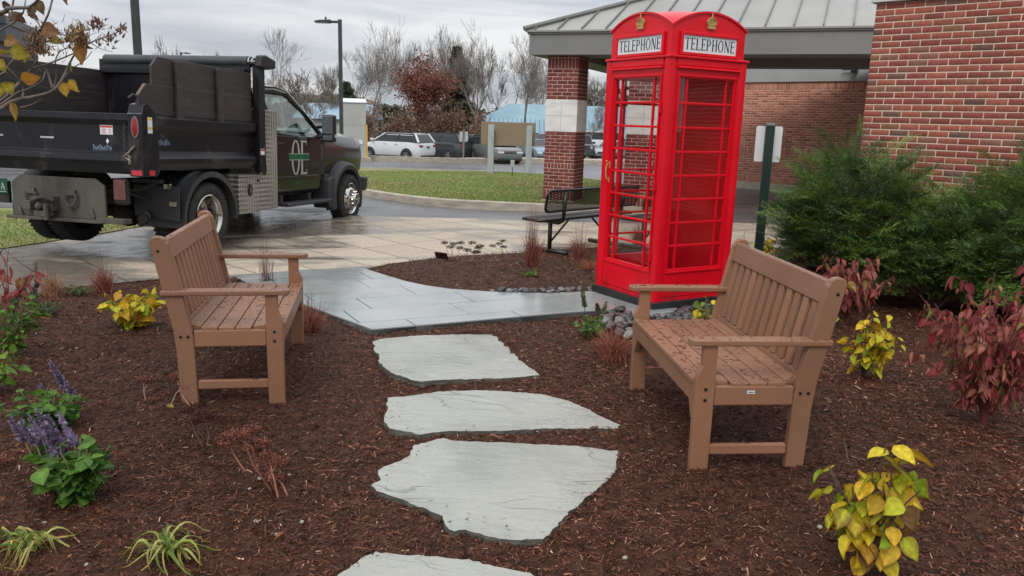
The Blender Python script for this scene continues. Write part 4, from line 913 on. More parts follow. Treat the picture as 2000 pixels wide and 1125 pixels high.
def garden_bench():
    t = empty('garden_bench')
    th = .040
    def bolt(m, x, y, z, s_):
        m.lathe([(.0075, 0), (.0075, s_*.003), (.004, s_*.004)], 10, 'y', (x, y, z))
    for y0, s_ in ((0, -1), (BW-th, 1)):
        m = MB(); m.prism([(0, -.05), (.084, -.05), (.088, .36), (.088, .592), (.024, .592), (.024, .50), (.006, .465), (0, .44)], y0, y0+th, 'y')
        lg = m.build('leg', MAT['lumber'], t, bevel=.006)
        yo = y0-.0005 if s_ < 0 else y0+th+.0005
        m = MB(); bolt(m, .045, yo, .395, s_); bolt(m, .045, yo, .345, s_); m.build('bolt', MAT['bolt'], lg)
        top = [(.600+.040*cos(a), .868+.030*sin(a)) for a in np.linspace(-.1, pi-.15, 9)]
        m = MB(); m.prism([(.444, -.05), (.528, -.05), (.540, .30), (.552, .42), (.640, .865)]+top[1:]+[(.552, .86), (.462, .43), (.450, .36)], y0, y0+th, 'y')
        lg = m.build('leg', MAT['lumber'], t, bevel=.006)
        m = MB(); bolt(m, .478, yo, .375, s_); bolt(m, .515, yo, .375, s_); bolt(m, .600, yo, .825, s_); bolt(m, .565, yo, .615, s_); m.build('bolt', MAT['bolt'], lg)
        ya, yb = (y0-.014, y0+.062) if s_ < 0 else (y0+th-.062, y0+th+.014)
        m = MB(); m.prism([(-.038, ya+.02), (-.030, ya+.006), (-.014, ya), (.60, ya), (.60, yb), (-.014, yb), (-.030, yb-.006), (-.038, yb-.02)], .5925, .620, 'z'); m.build('armrest', MAT['lumber'], t, bevel=.006)
        m = MB(); m.box(.0895, .449, y0+.004, y0+th-.004, .318, .404); m.build('side_rail', MAT['lumber'], t, bevel=.004)
        m = MB(); m.box(.0855, .443, y0+.006, y0+th-.006, .085, .130); m.build('stretcher', MAT['lumber'], t, bevel=.004)
    m = MB(); m.prism([(th+.001, .405), (th+.001, .24), (th+.02, .245), (th+.035, .27), (th+.06, .318), (BW-th-.06, .318), (BW-th-.035, .27), (BW-th-.02, .245), (BW-th-.001, .24), (BW-th-.001, .405)], .004, .034, 'x')
    m.build('front_apron', MAT['lumber'], t, bevel=.004)
    sl_ = .0795
    for i in range(6):
        x0 = .0-.006+i*(sl_+.0055); xm = x0+sl_/2; dip = .016*(1-((xm-.245)/.26)**2)
        x1 = x0+sl_
        za, zb = [.4345-.016*(1-((q-.245)/.27)**2) for q in (x0, x1)]
        ya, yb = (.041, BW-.041) if i == 0 else (.012 if x0 > .09 else .041, BW-(.012 if x0 > .09 else .041))
        if x1 > .44: ya, yb = .041, BW-.041
        m = MB(); m.prism([(x0, za-.024), (x1, zb-.024), (x1, zb), (x0, za)], ya, yb, 'y'); m.build('seat_slat', MAT['lumber'], t, bevel=.004)
    # back: leaning plane
    def bp(z): return .462+(z-.43)*.205
    m = MB(); m.prism([(bp(.775)+.012, .775), (bp(.775)+.045, .775), (bp(.878)+.045, .878), (bp(.878)+.012, .878)], th+.001, BW-th-.001, 'y'); m.build('top_rail', MAT['lumber'], t, bevel=.006)
    m = MB(); m.prism([(bp(.42)+.014, .40), (bp(.42)+.043, .40), (bp(.47)+.043, .455), (bp(.47)+.014, .455)], th+.001, BW-th-.001, 'y'); m.build('bottom_rail', MAT['lumber'], t, bevel=.004)
    n = 12; wv = .053; gp = (BW-2*th-n*wv)/(n+1)
    for i in range(n):
        y0 = th+gp+i*(wv+gp)
        m = MB(); m.prism([(bp(.456)+.018, .456), (bp(.456)+.038, .456), (bp(.774)+.038, .774), (bp(.774)+.018, .774)], y0, y0+wv, 'y'); m.build('back_slat', MAT['lumber'], t, bevel=.004, segs=1)
    return t
gb = garden_bench(); tag(gb, 'brown slatted garden bench on the right, facing left, with a small white barcode sticker', 'bench', 'pair of brown garden benches facing each other')
gl_ = copy_tree(gb); tag(gl_, 'brown slatted garden bench on the left, facing right, in front of the dump truck', 'bench')
aR = 1.665-pi/2; gb.location = (.8202, 3.2995, .0); gb.rotation_euler = (0, radians(-.2), aR)
aL = 1.7433+pi/2; gl_.location = (-1.2009-BW*.172, 4.0267+BW*.985, .0); gl_.rotation_euler = (0, 0, aL)
m = MB(); m.box(.235, .270, .0025, .0038, .372, .386); stk = m.build('barcode_sticker', MAT['whitepaint'], gb)
m = MB()
for i in range(9): m.box(.240+i*.003, .2412+i*.003+(i % 3)*.0006, .0018, .0024, .376, .382)
m.build('barcode_print', MAT['ink'], stk)
# ------------------------------------------------------------------ dump truck (local x forward, y left, z up; origin under the rear axle)
def dirty(name, c1, c2, dirt, lo, hi, rough=.4, sc=2.2, coat=0, streak=(1, 1, .35), bmp=.12, scr=0):
    m, t, b = newmat(name)
    base = ramp(t, noise(t, 2, 4, .5), [(.3, c1), (.7, c2)])
    d = ramp(t, noise(t, sc, 8, .68, dist=.6, stretch=streak), [(lo, (0,)*3), (hi, (1,)*3)])
    mx = t.nodes.new('ShaderNodeMixRGB'); t.links.new(d, mx.inputs[0]); t.links.new(base, mx.inputs[1]); mx.inputs[2].default_value = (*dirt, 1); t.links.new(mx.outputs[0], b.inputs['Base Color'])
    if scr:
        s1 = ramp(t, noise(t, 5, 6, .75, dist=1.5, stretch=(1, .25, 5)), [(.655, (0,)*3), (.69, (scr,)*3)]); m6 = t.nodes.new('ShaderNodeMixRGB'); t.links.new(s1, m6.inputs[0]); t.links.new(mx.outputs[0], m6.inputs[1]); m6.inputs[2].default_value = (.24, .19, .16, 1); t.links.new(m6.outputs[0], b.inputs['Base Color'])
    t.links.new(ramp(t, d, [(0, (rough,)*3), (1, (.8,)*3)]), b.inputs['Roughness'])
    if coat: b.inputs['Coat Weight'].default_value = coat; b.inputs['Coat Roughness'].default_value = .06
    b.inputs['Specular IOR Level'].default_value = .35
    if bmp: bump(t, b, noise(t, 35, 6, .7), bmp, .004)
    return m
MAT['bed'] = dirty('bed_black_paint', (.007, .0075, .010), (.012, .012, .016), (.07, .064, .056), .54, .86, .3, sc=3, scr=.7)
MAT['cabp'] = dirty('cab_black_paint', (.008, .008, .009), (.012, .010, .011), (.055, .050, .046), .62, .9, .22, coat=.8, bmp=0)
MAT['hitch'] = dirty('hitch_grime', (.07, .065, .055), (.11, .10, .085), (.035, .03, .027), .45, .7, .6)
MAT['under'] = dirty('underbody', (.012, .011, .011), (.03, .027, .024), (.06, .052, .045), .5, .8, .6)
MAT['plastic'] = dirty('grey_plastic', (.035, .037, .040), (.045, .047, .05), (.08, .072, .062), .55, .8, .5)
def woodm():
    m, t, b = newmat('stained_board')
    g = noise(t, 3, 8, .62, dist=.8, stretch=(.6, 6, 6)); t.links.new(ramp(t, g, [(.3, (.020, .016, .016)), (.55, (.040, .031, .029)), (.8, (.075, .058, .05))]), b.inputs['Base Color'])
    b.inputs['Roughness'].default_value = .55; bump(t, b, g, .5, .006); return m
MAT['board'] = woodm(); MAT['rawwood'] = M('worn_wood_edge', (.20, .14, .095), (.07, .05, .04), 14, .8, stretch=(1, 5, 5))
def diamond():
    m, t, b = newmat('diamond_plate'); b.inputs['Metallic'].default_value = .75; b.inputs['Roughness'].default_value = .36
    c = t.nodes.new('ShaderNodeTexCoord'); h = None
    for rot in (45, -45):
        mp_ = t.nodes.new('ShaderNodeMapping'); mp_.inputs['Rotation'].default_value = (0, radians(rot), 0); t.links.new(c.outputs['Object'], mp_.inputs[0])
        br = t.nodes.new('ShaderNodeTexBrick'); br.inputs['Scale'].default_value = 1; br.inputs['Brick Width'].default_value = .045; br.inputs['Row Height'].default_value = .045
        br.inputs['Mortar Size'].default_value = .017; br.inputs['Mortar Smooth'].default_value = .6; br.offset = .5
        sx = t.nodes.new('ShaderNodeSeparateXYZ'); cb = t.nodes.new('ShaderNodeCombineXYZ'); t.links.new(mp_.outputs[0], sx.inputs[0])
        ml = t.nodes.new('ShaderNodeMath'); ml.operation = 'MULTIPLY'; ml.inputs[1].default_value = .55; t.links.new(sx.outputs['X'], ml.inputs[0])
        t.links.new(ml.outputs[0], cb.inputs[0]); t.links.new(sx.outputs['Z'], cb.inputs[1]); t.links.new(cb.outputs[0], br.inputs['Vector'])
        iv = t.nodes.new('ShaderNodeMath'); iv.operation = 'SUBTRACT'; iv.inputs[0].default_value = 1; t.links.new(br.outputs['Fac'], iv.inputs[1])
        if h is None: h = iv.outputs[0]
        else:
            a = t.nodes.new('ShaderNodeMath'); a.operation = 'MAXIMUM'; t.links.new(h, a.inputs[0]); t.links.new(iv.outputs[0], a.inputs[1]); h = a.outputs[0]
    mx = t.nodes.new('ShaderNodeMixRGB'); mx.blend_type = 'MULTIPLY'; mx.inputs[0].default_value = 1
    t.links.new(ramp(t, h, [(0, (.28, .265, .24)), (1, (.62, .59, .54))]), mx.inputs[1]); t.links.new(ramp(t, noise(t, 2.2, 5, .6), [(.35, (.75,)*3), (.7, (1,)*3)]), mx.inputs[2])
    t.links.new(mx.outputs[0], b.inputs['Base Color']); bump(t, b, h, .8, .006); return m
MAT['diamond'] = diamond()
MAT['redlens'] = M('red_lens', (.30, .012, .02), (.16, .01, .015), 40, .2)
MAT['redtape'] = M('red_reflector', (.55, .03, .05), None, 30, .4)
MAT['winglass'] = glass('cab_glass', (.55, .66, .62), .14)
MAT['mirror'] = M('mirror_glass', (.55, .6, .62), None, 2, .05, 1)
MAT['greendecal'] = M('green_decal', (.02, .15, .05), None, 4, .5); MAT['silverdecal'] = M('silver_decal', (.42, .45, .42), None, 4, .4)
MAT['decalblue'] = M('pale_decal', (.35, .42, .52), (.15, .2, .32), 30, .5)
MAT['vinyl'] = M('tarp_vinyl', (.025, .028, .032), (.045, .048, .052), 3, .5, bmp=.4, bscale=12, bdist=.01)
HD = radians(13); SLP = radians(1.9)
ox, oy, oz = AT(413, 487, 9.75); av = Vector((sin(HD)*cos(SLP), cos(HD)*cos(SLP), -sin(SLP))); lv = Vector((-cos(HD), sin(HD), .0)); nv = av.cross(lv)
if nv.z < 0: nv = -nv
HWD = 1.18
O_ = Vector((ox, oy, oz))+lv*HWD
TM = Matrix(((av.x, lv.x, nv.x, O_.x), (av.y, lv.y, nv.y, O_.y), (av.z, lv.z, nv.z, O_.z), (0, 0, 0, 1)))
trk = empty('dump_truck', mat=TM, label='black dump truck with wooden side boards, seen from behind, parked on the wet pavement', cat='truck')
WB = 4.15; TR = .41
def wheel(x, y, side, rear):
    w_ = empty('wheel', (x, y, TR)); w_.parent = trk
    n = 48; hw_ = .115
    def tyre(yc):
        m = MB(); prof = [(.262, -hw_*.8), (.30, -hw_*1.02), (.36, -hw_*1.06), (.395, -hw_*.9), (TR, -hw_*.74), (TR, hw_*.74), (.395, hw_*.9), (.36, hw_*1.06), (.30, hw_*1.02), (.262, hw_*.8)]
        m.lathe(prof, n, 'y', (0, yc, 0), False); 
        for k in range(44):
            a = 2*pi*k/44; m.M = Matrix.Translation((0, yc, 0)) @ Matrix.Rotation(a, 4, 'Y')
            for j, (q0, q1) in enumerate(((-.082, -.032), (-.026, .026), (.032, .082))): m.box(-.021+.006*j, .013+.006*j, q0, q1, TR-.004, TR+.009)
            m.box(-.014, .014, -.112, -.085, .380, TR+.002); m.box(-.014, .014, .085, .112, .380, TR+.002)
        return m.build('tyre', MAT['rubber'], w_, smooth='auto')
    if rear: tyre(-side*.13*0); tyre(-side*.30)
    else: tyre(0)
    m = MB(); s_ = side
    if rear:   # deep dished outer rim
        m.lathe([(.262, s_*.10), (.272, s_*.112), (.262, s_*.118), (.245, s_*.10), (.235, s_*.02), (.22, -s_*.06), (.17, -s_*.075), (.12, -s_*.07), (.11, -s_*.03), (.09, s_*.02), (.03, s_*.03), (.001, s_*.03)], 40, 'y', cap=False)
    else:
        m.lathe([(.262, s_*.10), (.272, s_*.114), (.262, s_*.120), (.245, s_*.10), (.235, s_*.07), (.22, s_*.075), (.19, s_*.125), (.15, s_*.155), (.12, s_*.16), (.105, s_*.20), (.09, s_*.235), (.06, s_*.245), (.001, s_*.245)], 40, 'y', cap=False)
    rim = m.build('rim', MAT['chrome'], w_, smooth='auto')
    m = MB()
    for k in range(10):
        a = 2*pi*k/10; r_, y0, y1 = (.135, -.07, -.03) if rear else (.13, .155, .21); m.lathe([(.016, s_*y0), (.016, s_*y1*.9), (.010, s_*y1)], 8, 'y', (r_*cos(a), 0, r_*sin(a)))
    m.build('lug_nut', MAT['chrome'], rim, smooth='auto')
    m = MB()
    for k in range(8):
        a = 2*pi*(k+.5)/8; r_, yy = (.195, -.072) if rear else (.205, .105); m.M = Matrix.Rotation(0, 4, 'Y'); m.lathe([(.024, s_*(yy)), (.024, s_*(yy+.008))], 10, 'y', (r_*cos(a), 0, r_*sin(a)))
    m.build('rim_hole', MAT['black'], rim)
    return w_
wheel(0, -HWD+.12, -1, True); wheel(0, HWD-.12, 1, True); wheel(WB, -1.045, -1, False); wheel(WB, 1.045, 1, False)
def P(name, mb, mat, parent=trk, **k): return mb.build(name, mat, parent, **k)
# chassis, axles, exhaust
m = MB()
for s_ in (-1, 1): m.box(-1.1, 5.0, s_*.43-.04, s_*.43+.04, .58, .80)
for x in (-.7, .6, 1.6, 2.6): m.box(x-.04, x+.04, -.39, .39, .62, .76)
P('frame_rail', m, MAT['under'])
m = MB(); m.tube([(0, -.85, TR), (0, .85, TR)], .075, 10); m.ball((0, 0, TR), (.2, .2, .19), 12, 8); P('rear_axle', m, MAT['under'], smooth='auto')
m = MB(); m.tube([(WB, -.85, TR), (WB, .85, TR)], .06, 8); m.box(WB-.5, WB+.4, -.38, .38, .32, .62); m.box(2.2, 3.4, -.35, .2, .42, .62); P('front_axle', m, MAT['under'])
m = MB(); m.tube([(1.2, -.55, .5), (-.1, -.62, .52), (-.45, -.66, .46), (-.78, -.86, .45), (-.92, -.93, .44)], [.05, .05, .05, .062, .068], 14, cap=False); P('exhaust_pipe', m, M('rusty_pipe', (.10, .085, .068), (.05, .045, .04), 12, .6, .3), smooth='auto')
m = MB(); m.tube([(-.92, -.93, .44), (-.70, -.84, .45)], .058, 12); P('exhaust_mouth', m, MAT['black'])
m = MB(); m.box(.5, 1.7, .5, .95, .42, .72); P('fuel_tank', m, MAT['under'], bevel=.03)
# leaf springs, brackets and hoses under the tail
m = MB()
for s_ in (-1, 1):
    for k in range(4): m.tube([(-.62+k*.08, s_*.52, .60-k*.02), (-.3, s_*.52, .46-k*.016), (0, s_*.52, .41-k*.016+.12), (.3, s_*.52, .46-k*.016), (.62-k*.08, s_*.52, .60-k*.02)], .022, 4)
m.tube([(-.9, -.5, .80), (-.8, -.72, .70), (-.6, -.78, .62), (-.45, -.6, .6)], .018, 6); m.tube([(-.95, -.42, .72), (-.8, -.8, .76), (-.55, -.95, .86)], .02, 6)
P('suspension', m, MAT['under'])
# hitch plate at the tail
m = MB(); m.prism([(-.62, .42), (.62, .42), (.62, .80), (.50, .88), (-.50, .88), (-.62, .80)], -1.13, -1.10, 'x'); m.box(-1.20, -1.0, -.62, .66, .385, .42); m.box(-1.26, -1.12, -.95, -.60, .40, .455)
hp = P('hitch_plate', m, MAT['hitch'], bevel=.006)
for yy in (-.20, .34):
    m = MB(); m.box(-1.165, -1.131, yy-.055, yy+.055, .68, .74); r = [( -1.17-.0, yy+.075*cos(a), .66+.10*sin(a)) for a in np.linspace(pi*1.05-pi*.1, 2*pi+pi*.0, 11)]; m.tube([( -1.165, yy-.07, .70)]+r[1:-1]+[(-1.165, yy+.07, .70)], .014, 7); m.build('tow_ring', MAT['hitch'], hp, smooth='auto')
m = MB(); m.box(-1.24, -1.131, -.02, .20, .50, .66); m.box(-1.32, -1.2, .0, .16, .44, .50); m.ball((-1.28, .12, .55), .045, 10, 7); m.tube([(-1.25, -.06, .62), (-1.3, .05, .66), (-1.25, .22, .62)], .025, 7); m.tube([(-1.29, .02, .40), (-1.29, .02, .58)], .03, 8); m.box(-1.22, -1.131, .30, .40, .50, .60)
m.build('pintle_hook', MAT['hitch'], hp, bevel=.006)
for yy, zz in ((-.46, .50), (.50, .47)):
    m = MB(); m.tube([(-1.15, yy-.02, zz-.05), (-1.15, yy, zz), (-1.14, yy+.02, zz+.04)], .016, 6); m.build('hook', MAT['hitch'], hp)
# pick-up style tail lamps and number plate
for yy in (-.82, .95):
    m = MB(); m.box(-1.13, -1.06, yy-.09, yy+.09, .60, .90); hsg = P('tail_lamp', m, MAT['under'], bevel=.03)
    m = MB(); m.box(-1.14, -1.1305, yy-.075, yy+.075, .66, .88); m.build('lens', M('dusty_lens', (.16, .05, .045), (.10, .04, .035), 14, .5), hsg, bevel=.004)
m = MB(); m.box(-1.152, -1.145, .66, 1.06, .66, .83); pl = P('number_plate', m, M('green_plate', (.006, .075, .045), None, 4, .4), bevel=.002)
m = MB(); m.M = Matrix(((0, 1, 0, -1.1521), (-1, 0, 0, 1.06), (0, 0, 1, .06), (0, 0, 0, 1))); lettering('525A', m, .12, .37, .64, .72, 0, .0015); m.box(.02, .38, -.0012, 0, .615, .622); m.build('plate_lettering', MAT['silverdecal'], pl)
m = MB(); m.box(-1.14, -1.10, .66, 1.15, .55, .80); P('plate_bracket', m, MAT['under'])
# mud flap / fender over the dual wheels
def fender(s_):
    m = MB(); n = 20; R_ = .545; yo, yi = s_*(HWD+.035), s_*.56; rings = []
    for k in range(n+1):
        a = radians(-8+196*k/n); x, z = R_*cos(a), TR+.02+R_*.97*sin(a)
        xi, zi = (R_-.03)*cos(a), TR+.02+(R_-.03)*.97*sin(a)
        if k == n: z -= .05; zi -= .05
        rings.append([(x, yi, z), (x, yo-s_*.02, z), (x*1.012, yo, z-.002+.012), (xi*1.0, yo, zi-.03), (xi, yo-s_*.03, zi-.01), (xi, yi, zi)])
    m.loft(rings, True); return P('fender', m, MAT['plastic'], smooth='auto')
fenR = fender(-1); fender(1)
m = MB(); m.prism([(-HWD+.0, .40), (-.58, .44), (-.58, .80), (-HWD+.0, .80)], -.605, -.59, 'x'); m.box(-.66, -.60, -.98, -.60, .83, .87); m.build('mud_flap', MAT['plastic'], fenR)
for zz, yy in ((.80, -1.05), (.60, -1.12)):
    m = MB(); m.box(-.64, -.605, yy-.045, yy+.045, zz-.03, zz+.03); m.build('bracket', MAT['chrome'], fenR, bevel=.006)
# ---- dump body
BX0, BX1, BY = -1.14, 1.06, 1.20; FZ, RZ = 1.04, 1.60
m = MB(); m.box(BX0, BX1, -1.0, 1.0, .985, FZ); P('bed_floor', m, MAT['bed'])
for s_ in (-1, 1):
    q = MB(); T = [(1.06, FZ-.045), (1.175, FZ-.045), (1.205, FZ+.03), (1.205, FZ+.085), (1.13, FZ+.16), (1.13, RZ-.20), (1.20, RZ-.115), (1.20, RZ-.03), (1.15, RZ), (1.09, RZ), (1.09, RZ-.10), (1.09, FZ)]
    q.prism([(s_*a, b) for a, b in T], BX0+.14, BX1, 'x'); sd = P('bed_side', q, MAT['bed'], bevel=.004)
    if s_ < 0:
        q = MB(); q.M = Matrix.Translation((0, -1.1301, 0)); lettering('0000', q, 0, 0, 0, 0, 0) if False else None
# script-like maker mark, illegible at this size: a row of slanted strokes
def scribble(parent, M_, n, h, mat, seed=1):
    q = MB(); q.M = M_; r = random.Random(seed); x = 0; 
    for i in range(n):
        w_ = h*r.uniform(.45, .7); k = i % 3
        pts = [(x+.2*h, 0), (x+.12*h+w_*.1, h*(.9 if k else 1.3)), (x+w_, h*(.8 if k != 1 else .3)), (x+w_*.9, h*.1)]
        for (a, b), (c, d) in zip(pts, pts[1:]): q.tube([(a, -.001, b), (c, -.001, d)], h*.06, 4)
        x += w_*1.15
    return q.build('maker_mark', mat, parent)
scribble(sd if False else [c for c in kids(trk) if c.name.startswith('bed_side')][0], Matrix.Translation((-.95, -1.131, 1.27)), 8, .055, MAT['decalblue'])
m = MB(); m.box(BX1-.03, BX1+.02, -1.12, 1.12, FZ, 2.34); P('headboard', m, MAT['bed'])
m = MB(); m.box(BX1-.10, BX1-.03, -1.10, 1.10, 2.20, 2.29); P('headboard_cap', m, MAT['bed'], bevel=.01)
for s_ in (-1, 1):
    m = MB(); m.box(BX1+.022, BX1+.17, s_*1.19-.05, s_*1.19+.05, .93, 2.40); hpst = P('head_post', m, MAT['bed'], bevel=.008)
m = MB(); m.box(BX1+.03, BX1+.13, -1.243, -1.2405, 1.17, 1.25); P('warning_sticker', m, MAT['whitepaint']); m = MB(); m.box(BX1+.035, BX1+.125, -1.2445, -1.2432, 1.22, 1.245); P('sticker_print', m, MAT['redtape'])
# tarp roller on top
m = MB(); m.tube([(BX1+.02, -1.10, 2.385), (BX1+.02, 1.12, 2.385)], .075, 16); P('tarp_roll', m, MAT['vinyl'], smooth='auto')
m = MB(); m.tube([(BX1+.02, -1.105, 2.385), (BX1+.02, -1.2, 2.385)], .03, 10); m.tube([(BX1+.02, -1.115, 2.385), (BX1+.02, -1.135, 2.385)], .07, 14); m.tube([(BX1+.02, -1.16, 2.385), (BX1+.02, -1.18, 2.385)], .055, 14); P('roller_bearing', m, MAT['chrome'], smooth='auto')
m = MB(); m.prism([(BX1-.03, 2.32), (BX1+.18, 2.30), (BX1+.36, 2.33), (BX1+.37, 2.44), (BX1+.12, 2.49), (BX1+.0, 2.47)], -1.30, -1.20, 'y'); P('roller_housing', m, MAT['black'], bevel=.02)
# side boards with stakes (wooden)
for s_ in (-1, 1):
    y0, y1 = (s_*1.145, s_*1.108) if s_ > 0 else (-1.145, -1.108)
    y0, y1 = min(y0, y1), max(y0, y1)
    lowp = [(BX0-.08, RZ+.004), (BX1-.02, RZ+.004), (BX1-.02, 1.925), (BX0+.10, 1.925), (BX0-.03, 1.80)]
    upp = [(BX0+.20, 1.932), (BX1-.02, 1.932), (BX1-.02, 2.235), (BX0+.30, 2.235), (BX0+.20, 2.13)]
    if s_ < 0: lowp = [(BX0-.06, RZ+.004)]+lowp[1:]
    m = MB(); m.prism(lowp, y0, y1, 'y'); b1 = P('side_board', m, MAT['board'], bevel=.004)
    m = MB(); m.prism(upp, y0+.002, y1-.002, 'y'); P('side_board', m, MAT['board'], bevel=.004)
    m = MB(); m.box(BX0+.11, BX1-.03, y0+.003, y1-.003, 1.926, 1.931); m.prism([(BX0-.036, 1.803), (BX0-.03, 1.81), (BX0+.095, 1.93), (BX0+.089, 1.93)], y0-.001, y1+.001, 'y'); m.build('worn_edge', MAT['rawwood'], b1)
    for xx in (BX0+.62, BX0+1.42):
        m = MB(); m.box(xx-.055, xx+.055, y0-.045 if s_ < 0 else y1+.001, y0-.001 if s_ < 0 else y1+.045, RZ-.035, 2.215); P('board_stake', m, MAT['board'], bevel=.006)
# tailgate
m = MB(); TG = [(BX0+.02, 1.60), (BX0-.05, 1.60), (BX0-.055, 1.53), (BX0-.015, 1.47), (BX0-.015, 1.185), (BX0-.075, 1.15), (BX0-.085, 1.09), (BX0-.055, 1.05), (BX0-.04, .95), (BX0+.02, .95)]
m.prism(TG, -1.03, 1.03, 'y'); tg = P('tailgate', m, MAT['bed'], bevel=.004)
m = MB(); m.box(BX0-.040, BX0-.016, -1.03, -.93, 1.20, 1.46); m.box(BX0-.040, BX0-.016, .93, 1.03, 1.20, 1.46); m.build('edge_stiffener', MAT['bed'], tg, bevel=.004)
m = MB(); m.box(BX0-.020, BX0-.0155, -.79, -.63, 1.37, 1.47); lab = m.build('warning_label', MAT['whitepaint'], tg)
m = MB(); m.box(BX0-.0215, BX0-.0202, -.785, -.635, 1.445, 1.465)
for k in range(3): m.box(BX0-.0215, BX0-.0202, -.70, -.65, 1.385+k*.019, 1.392+k*.019); m.ball((BX0-.0205, -.755, 1.388+k*.019), (.001, .008, .007), 6, 4)
m.build('label_print', MAT['redtape'], lab)
m = MB(); m.box(BX0-.0175, BX0-.0155, -.02, .16, 1.305, 1.325); m.box(BX0-.0175, BX0-.0155, .66, .80, 1.31, 1.33); m.build('scraped_mark', MAT['silverdecal'], tg)
scribble(tg, Matrix(((0, -1, 0, BX0-.0165), (-1, 0, 0, -.52), (0, 0, 1, 1.195), (0, 0, 0, 1))), 8, .05, MAT['decalblue'], 4)
m = MB(); m.prism([(-.735, 1.30), (-.715, 1.33), (-.695, 1.30), (-.715, 1.27)], BX0-.0175, BX0-.0155, 'x'); m.build('hazard_sticker', MAT['whitepaint'], tg)
# corner posts with oval lamp
for s_ in (-1, 1):
    m = MB(); a, b = s_*1.035, s_*1.215; a, b = min(a, b), max(a, b)
    m.prism([(BX0-.085, .93), (BX0+.14, .93), (BX0+.19, 1.0), (BX0+.15, 1.62), (BX0+.02, 1.72), (BX0-.05, 1.70), (BX0-.085, 1.60)], a, b, 'y'); cp = P('corner_post', m, MAT['bed'], bevel=.008)
    m = MB(); yc = (a+b)/2; m.lathe([(.001, 0), (.038, 0), (.038, -.008), (.032, -.012), (.001, -.014)], 20, 'x', (BX0-.0855, yc, 0))
    m.v = [(x, y, 1.46+z*2.7) for x, y, z in m.v]; lm = m.build('oval_lamp', MAT['redlens'], cp, smooth='auto')
    m = MB(); m.tube([(BX0-.088, yc+.042*cos(t_), 1.46+.108*sin(t_)) for t_ in np.linspace(0, 2*pi, 25)], .007, 6); m.build('lamp_ring', M('grey_ring', (.2, .2, .21), None, 4, .5), lm, smooth='auto')
    m = MB(); m.box(BX0-.0875, BX0-.0853, yc-.065, yc+.065, .945, 1.0); y_ = -1.2175 if s_ < 0 else 1.2152; m.box(BX0+.0, BX0+.09, y_, y_+.0023, .945, 1.0); m.build('red_reflector', MAT['redtape'], cp)
    if s_ < 0:
        m = MB(); m.box(BX0+.0, BX0+.075, -1.2175, -1.2155, 1.40, 1.57); lb = m.build('warning_label', MAT['whitepaint'], cp)
        m = MB(); m.box(BX0+.003, BX0+.072, -1.2186, -1.2177, 1.54, 1.565); m.box(BX0+.003, BX0+.072, -1.2186, -1.2177, 1.44, 1.465); m.build('label_print', M('yellow_print', (.7, .5, .05), None, 4, .5), lb)
    m = MB(); m.prism([(BX0-.09, 1.60), (BX0-.02, 1.655), (BX0+.15, 1.625), (BX0+.15, 1.61)], a+.003, b-.003, 'y'); m.build('post_cap', M('bright_edge', (.25, .25, .25), (.12, .12, .12), 6, .4), cp)
    m = MB(); m.tube([(BX0-.02, yc, 1.70), (BX0-.02, yc, 1.76), (BX0-.07, yc+.02, 1.80), (BX0-.13, yc+.03, 1.76)], .016, 7); m.build('latch_handle', MAT['under'], cp, smooth='auto')
# chain on the tailgate
m = MB(); cpts = [(BX0-.05, -.965, 1.47-.028*k) for k in range(11)]+[(BX0-.07-.003*k, -.965-.014*k, 1.165-.012*k) for k in range(7)]
for k, p in enumerate(cpts):
    for j in range(10):
        a0, a1 = 2*pi*j/10, 2*pi*(j+1)/10; f_ = (lambda a: (p[0], p[1]+.011*cos(a), p[2]+.02*sin(a))) if k % 2 else (lambda a: (p[0]+.011*cos(a), p[1], p[2]+.02*sin(a)))
        m.tube([f_(a0), f_(a1)], .0045, 4, cap=False)
P('chain', m, M('chain_steel', (.06, .055, .05), (.12, .11, .10), 20, .5, .5))
m = MB(); m.tube([(BX0-.10, -1.06, 1.10), (BX0-.11, -1.0, 1.14), (BX0-.09, -1.12, 1.26)], .014, 6); m.tube([(BX0-.095, -1.05, 1.06), (BX0-.095, -1.05, 1.14), (BX0-.095, -1.01, 1.17)], .018, 6); P('chain_binder', m, M('binder_steel', (.3, .28, .24), (.12, .1, .09), 20, .5, .5))
# ---- diamond plate tool boxes
def tbox(name, x0, x1, z0, z1, hx, hz):
    m = MB(); m.box(x0, x1, -1.165, -.70, z0, z1); o = P(name, m, MAT['diamond'], bevel=.005)
    m = MB(); m.lathe([(.001, 0), (.05, 0), (.055, -.006), (.05, -.012), (.038, -.010), (.001, -.006)], 20, 'y', (hx, -1.1655, 0)); m.v = [(x, y, hz+z*1.6) for x, y, z in m.v]; hnd = m.build('paddle_latch', MAT['black'], o, smooth='auto')
    m = MB(); m.box(hx-.014, hx+.014, -1.183, -1.177, hz-.04, hz+.035); m.build('latch_tongue', MAT['chrome'], hnd, bevel=.004); return o
tb = tbox('tool_box', .66, 1.19, .385, .875, .93, .70)
m = MB(); m.box(.65, 1.20, -1.185, -.70, .8765, .905); P('tool_box_lid', m, MAT['diamond'], bevel=.004)
tbox('tall_tool_box', 1.195, 1.66, .41, 1.78, 1.30, .97)
m = MB(); m.box(1.10, 1.17, -1.1665, -1.1655, .80, .835); m.build('maker_plate', MAT['black'], tb)
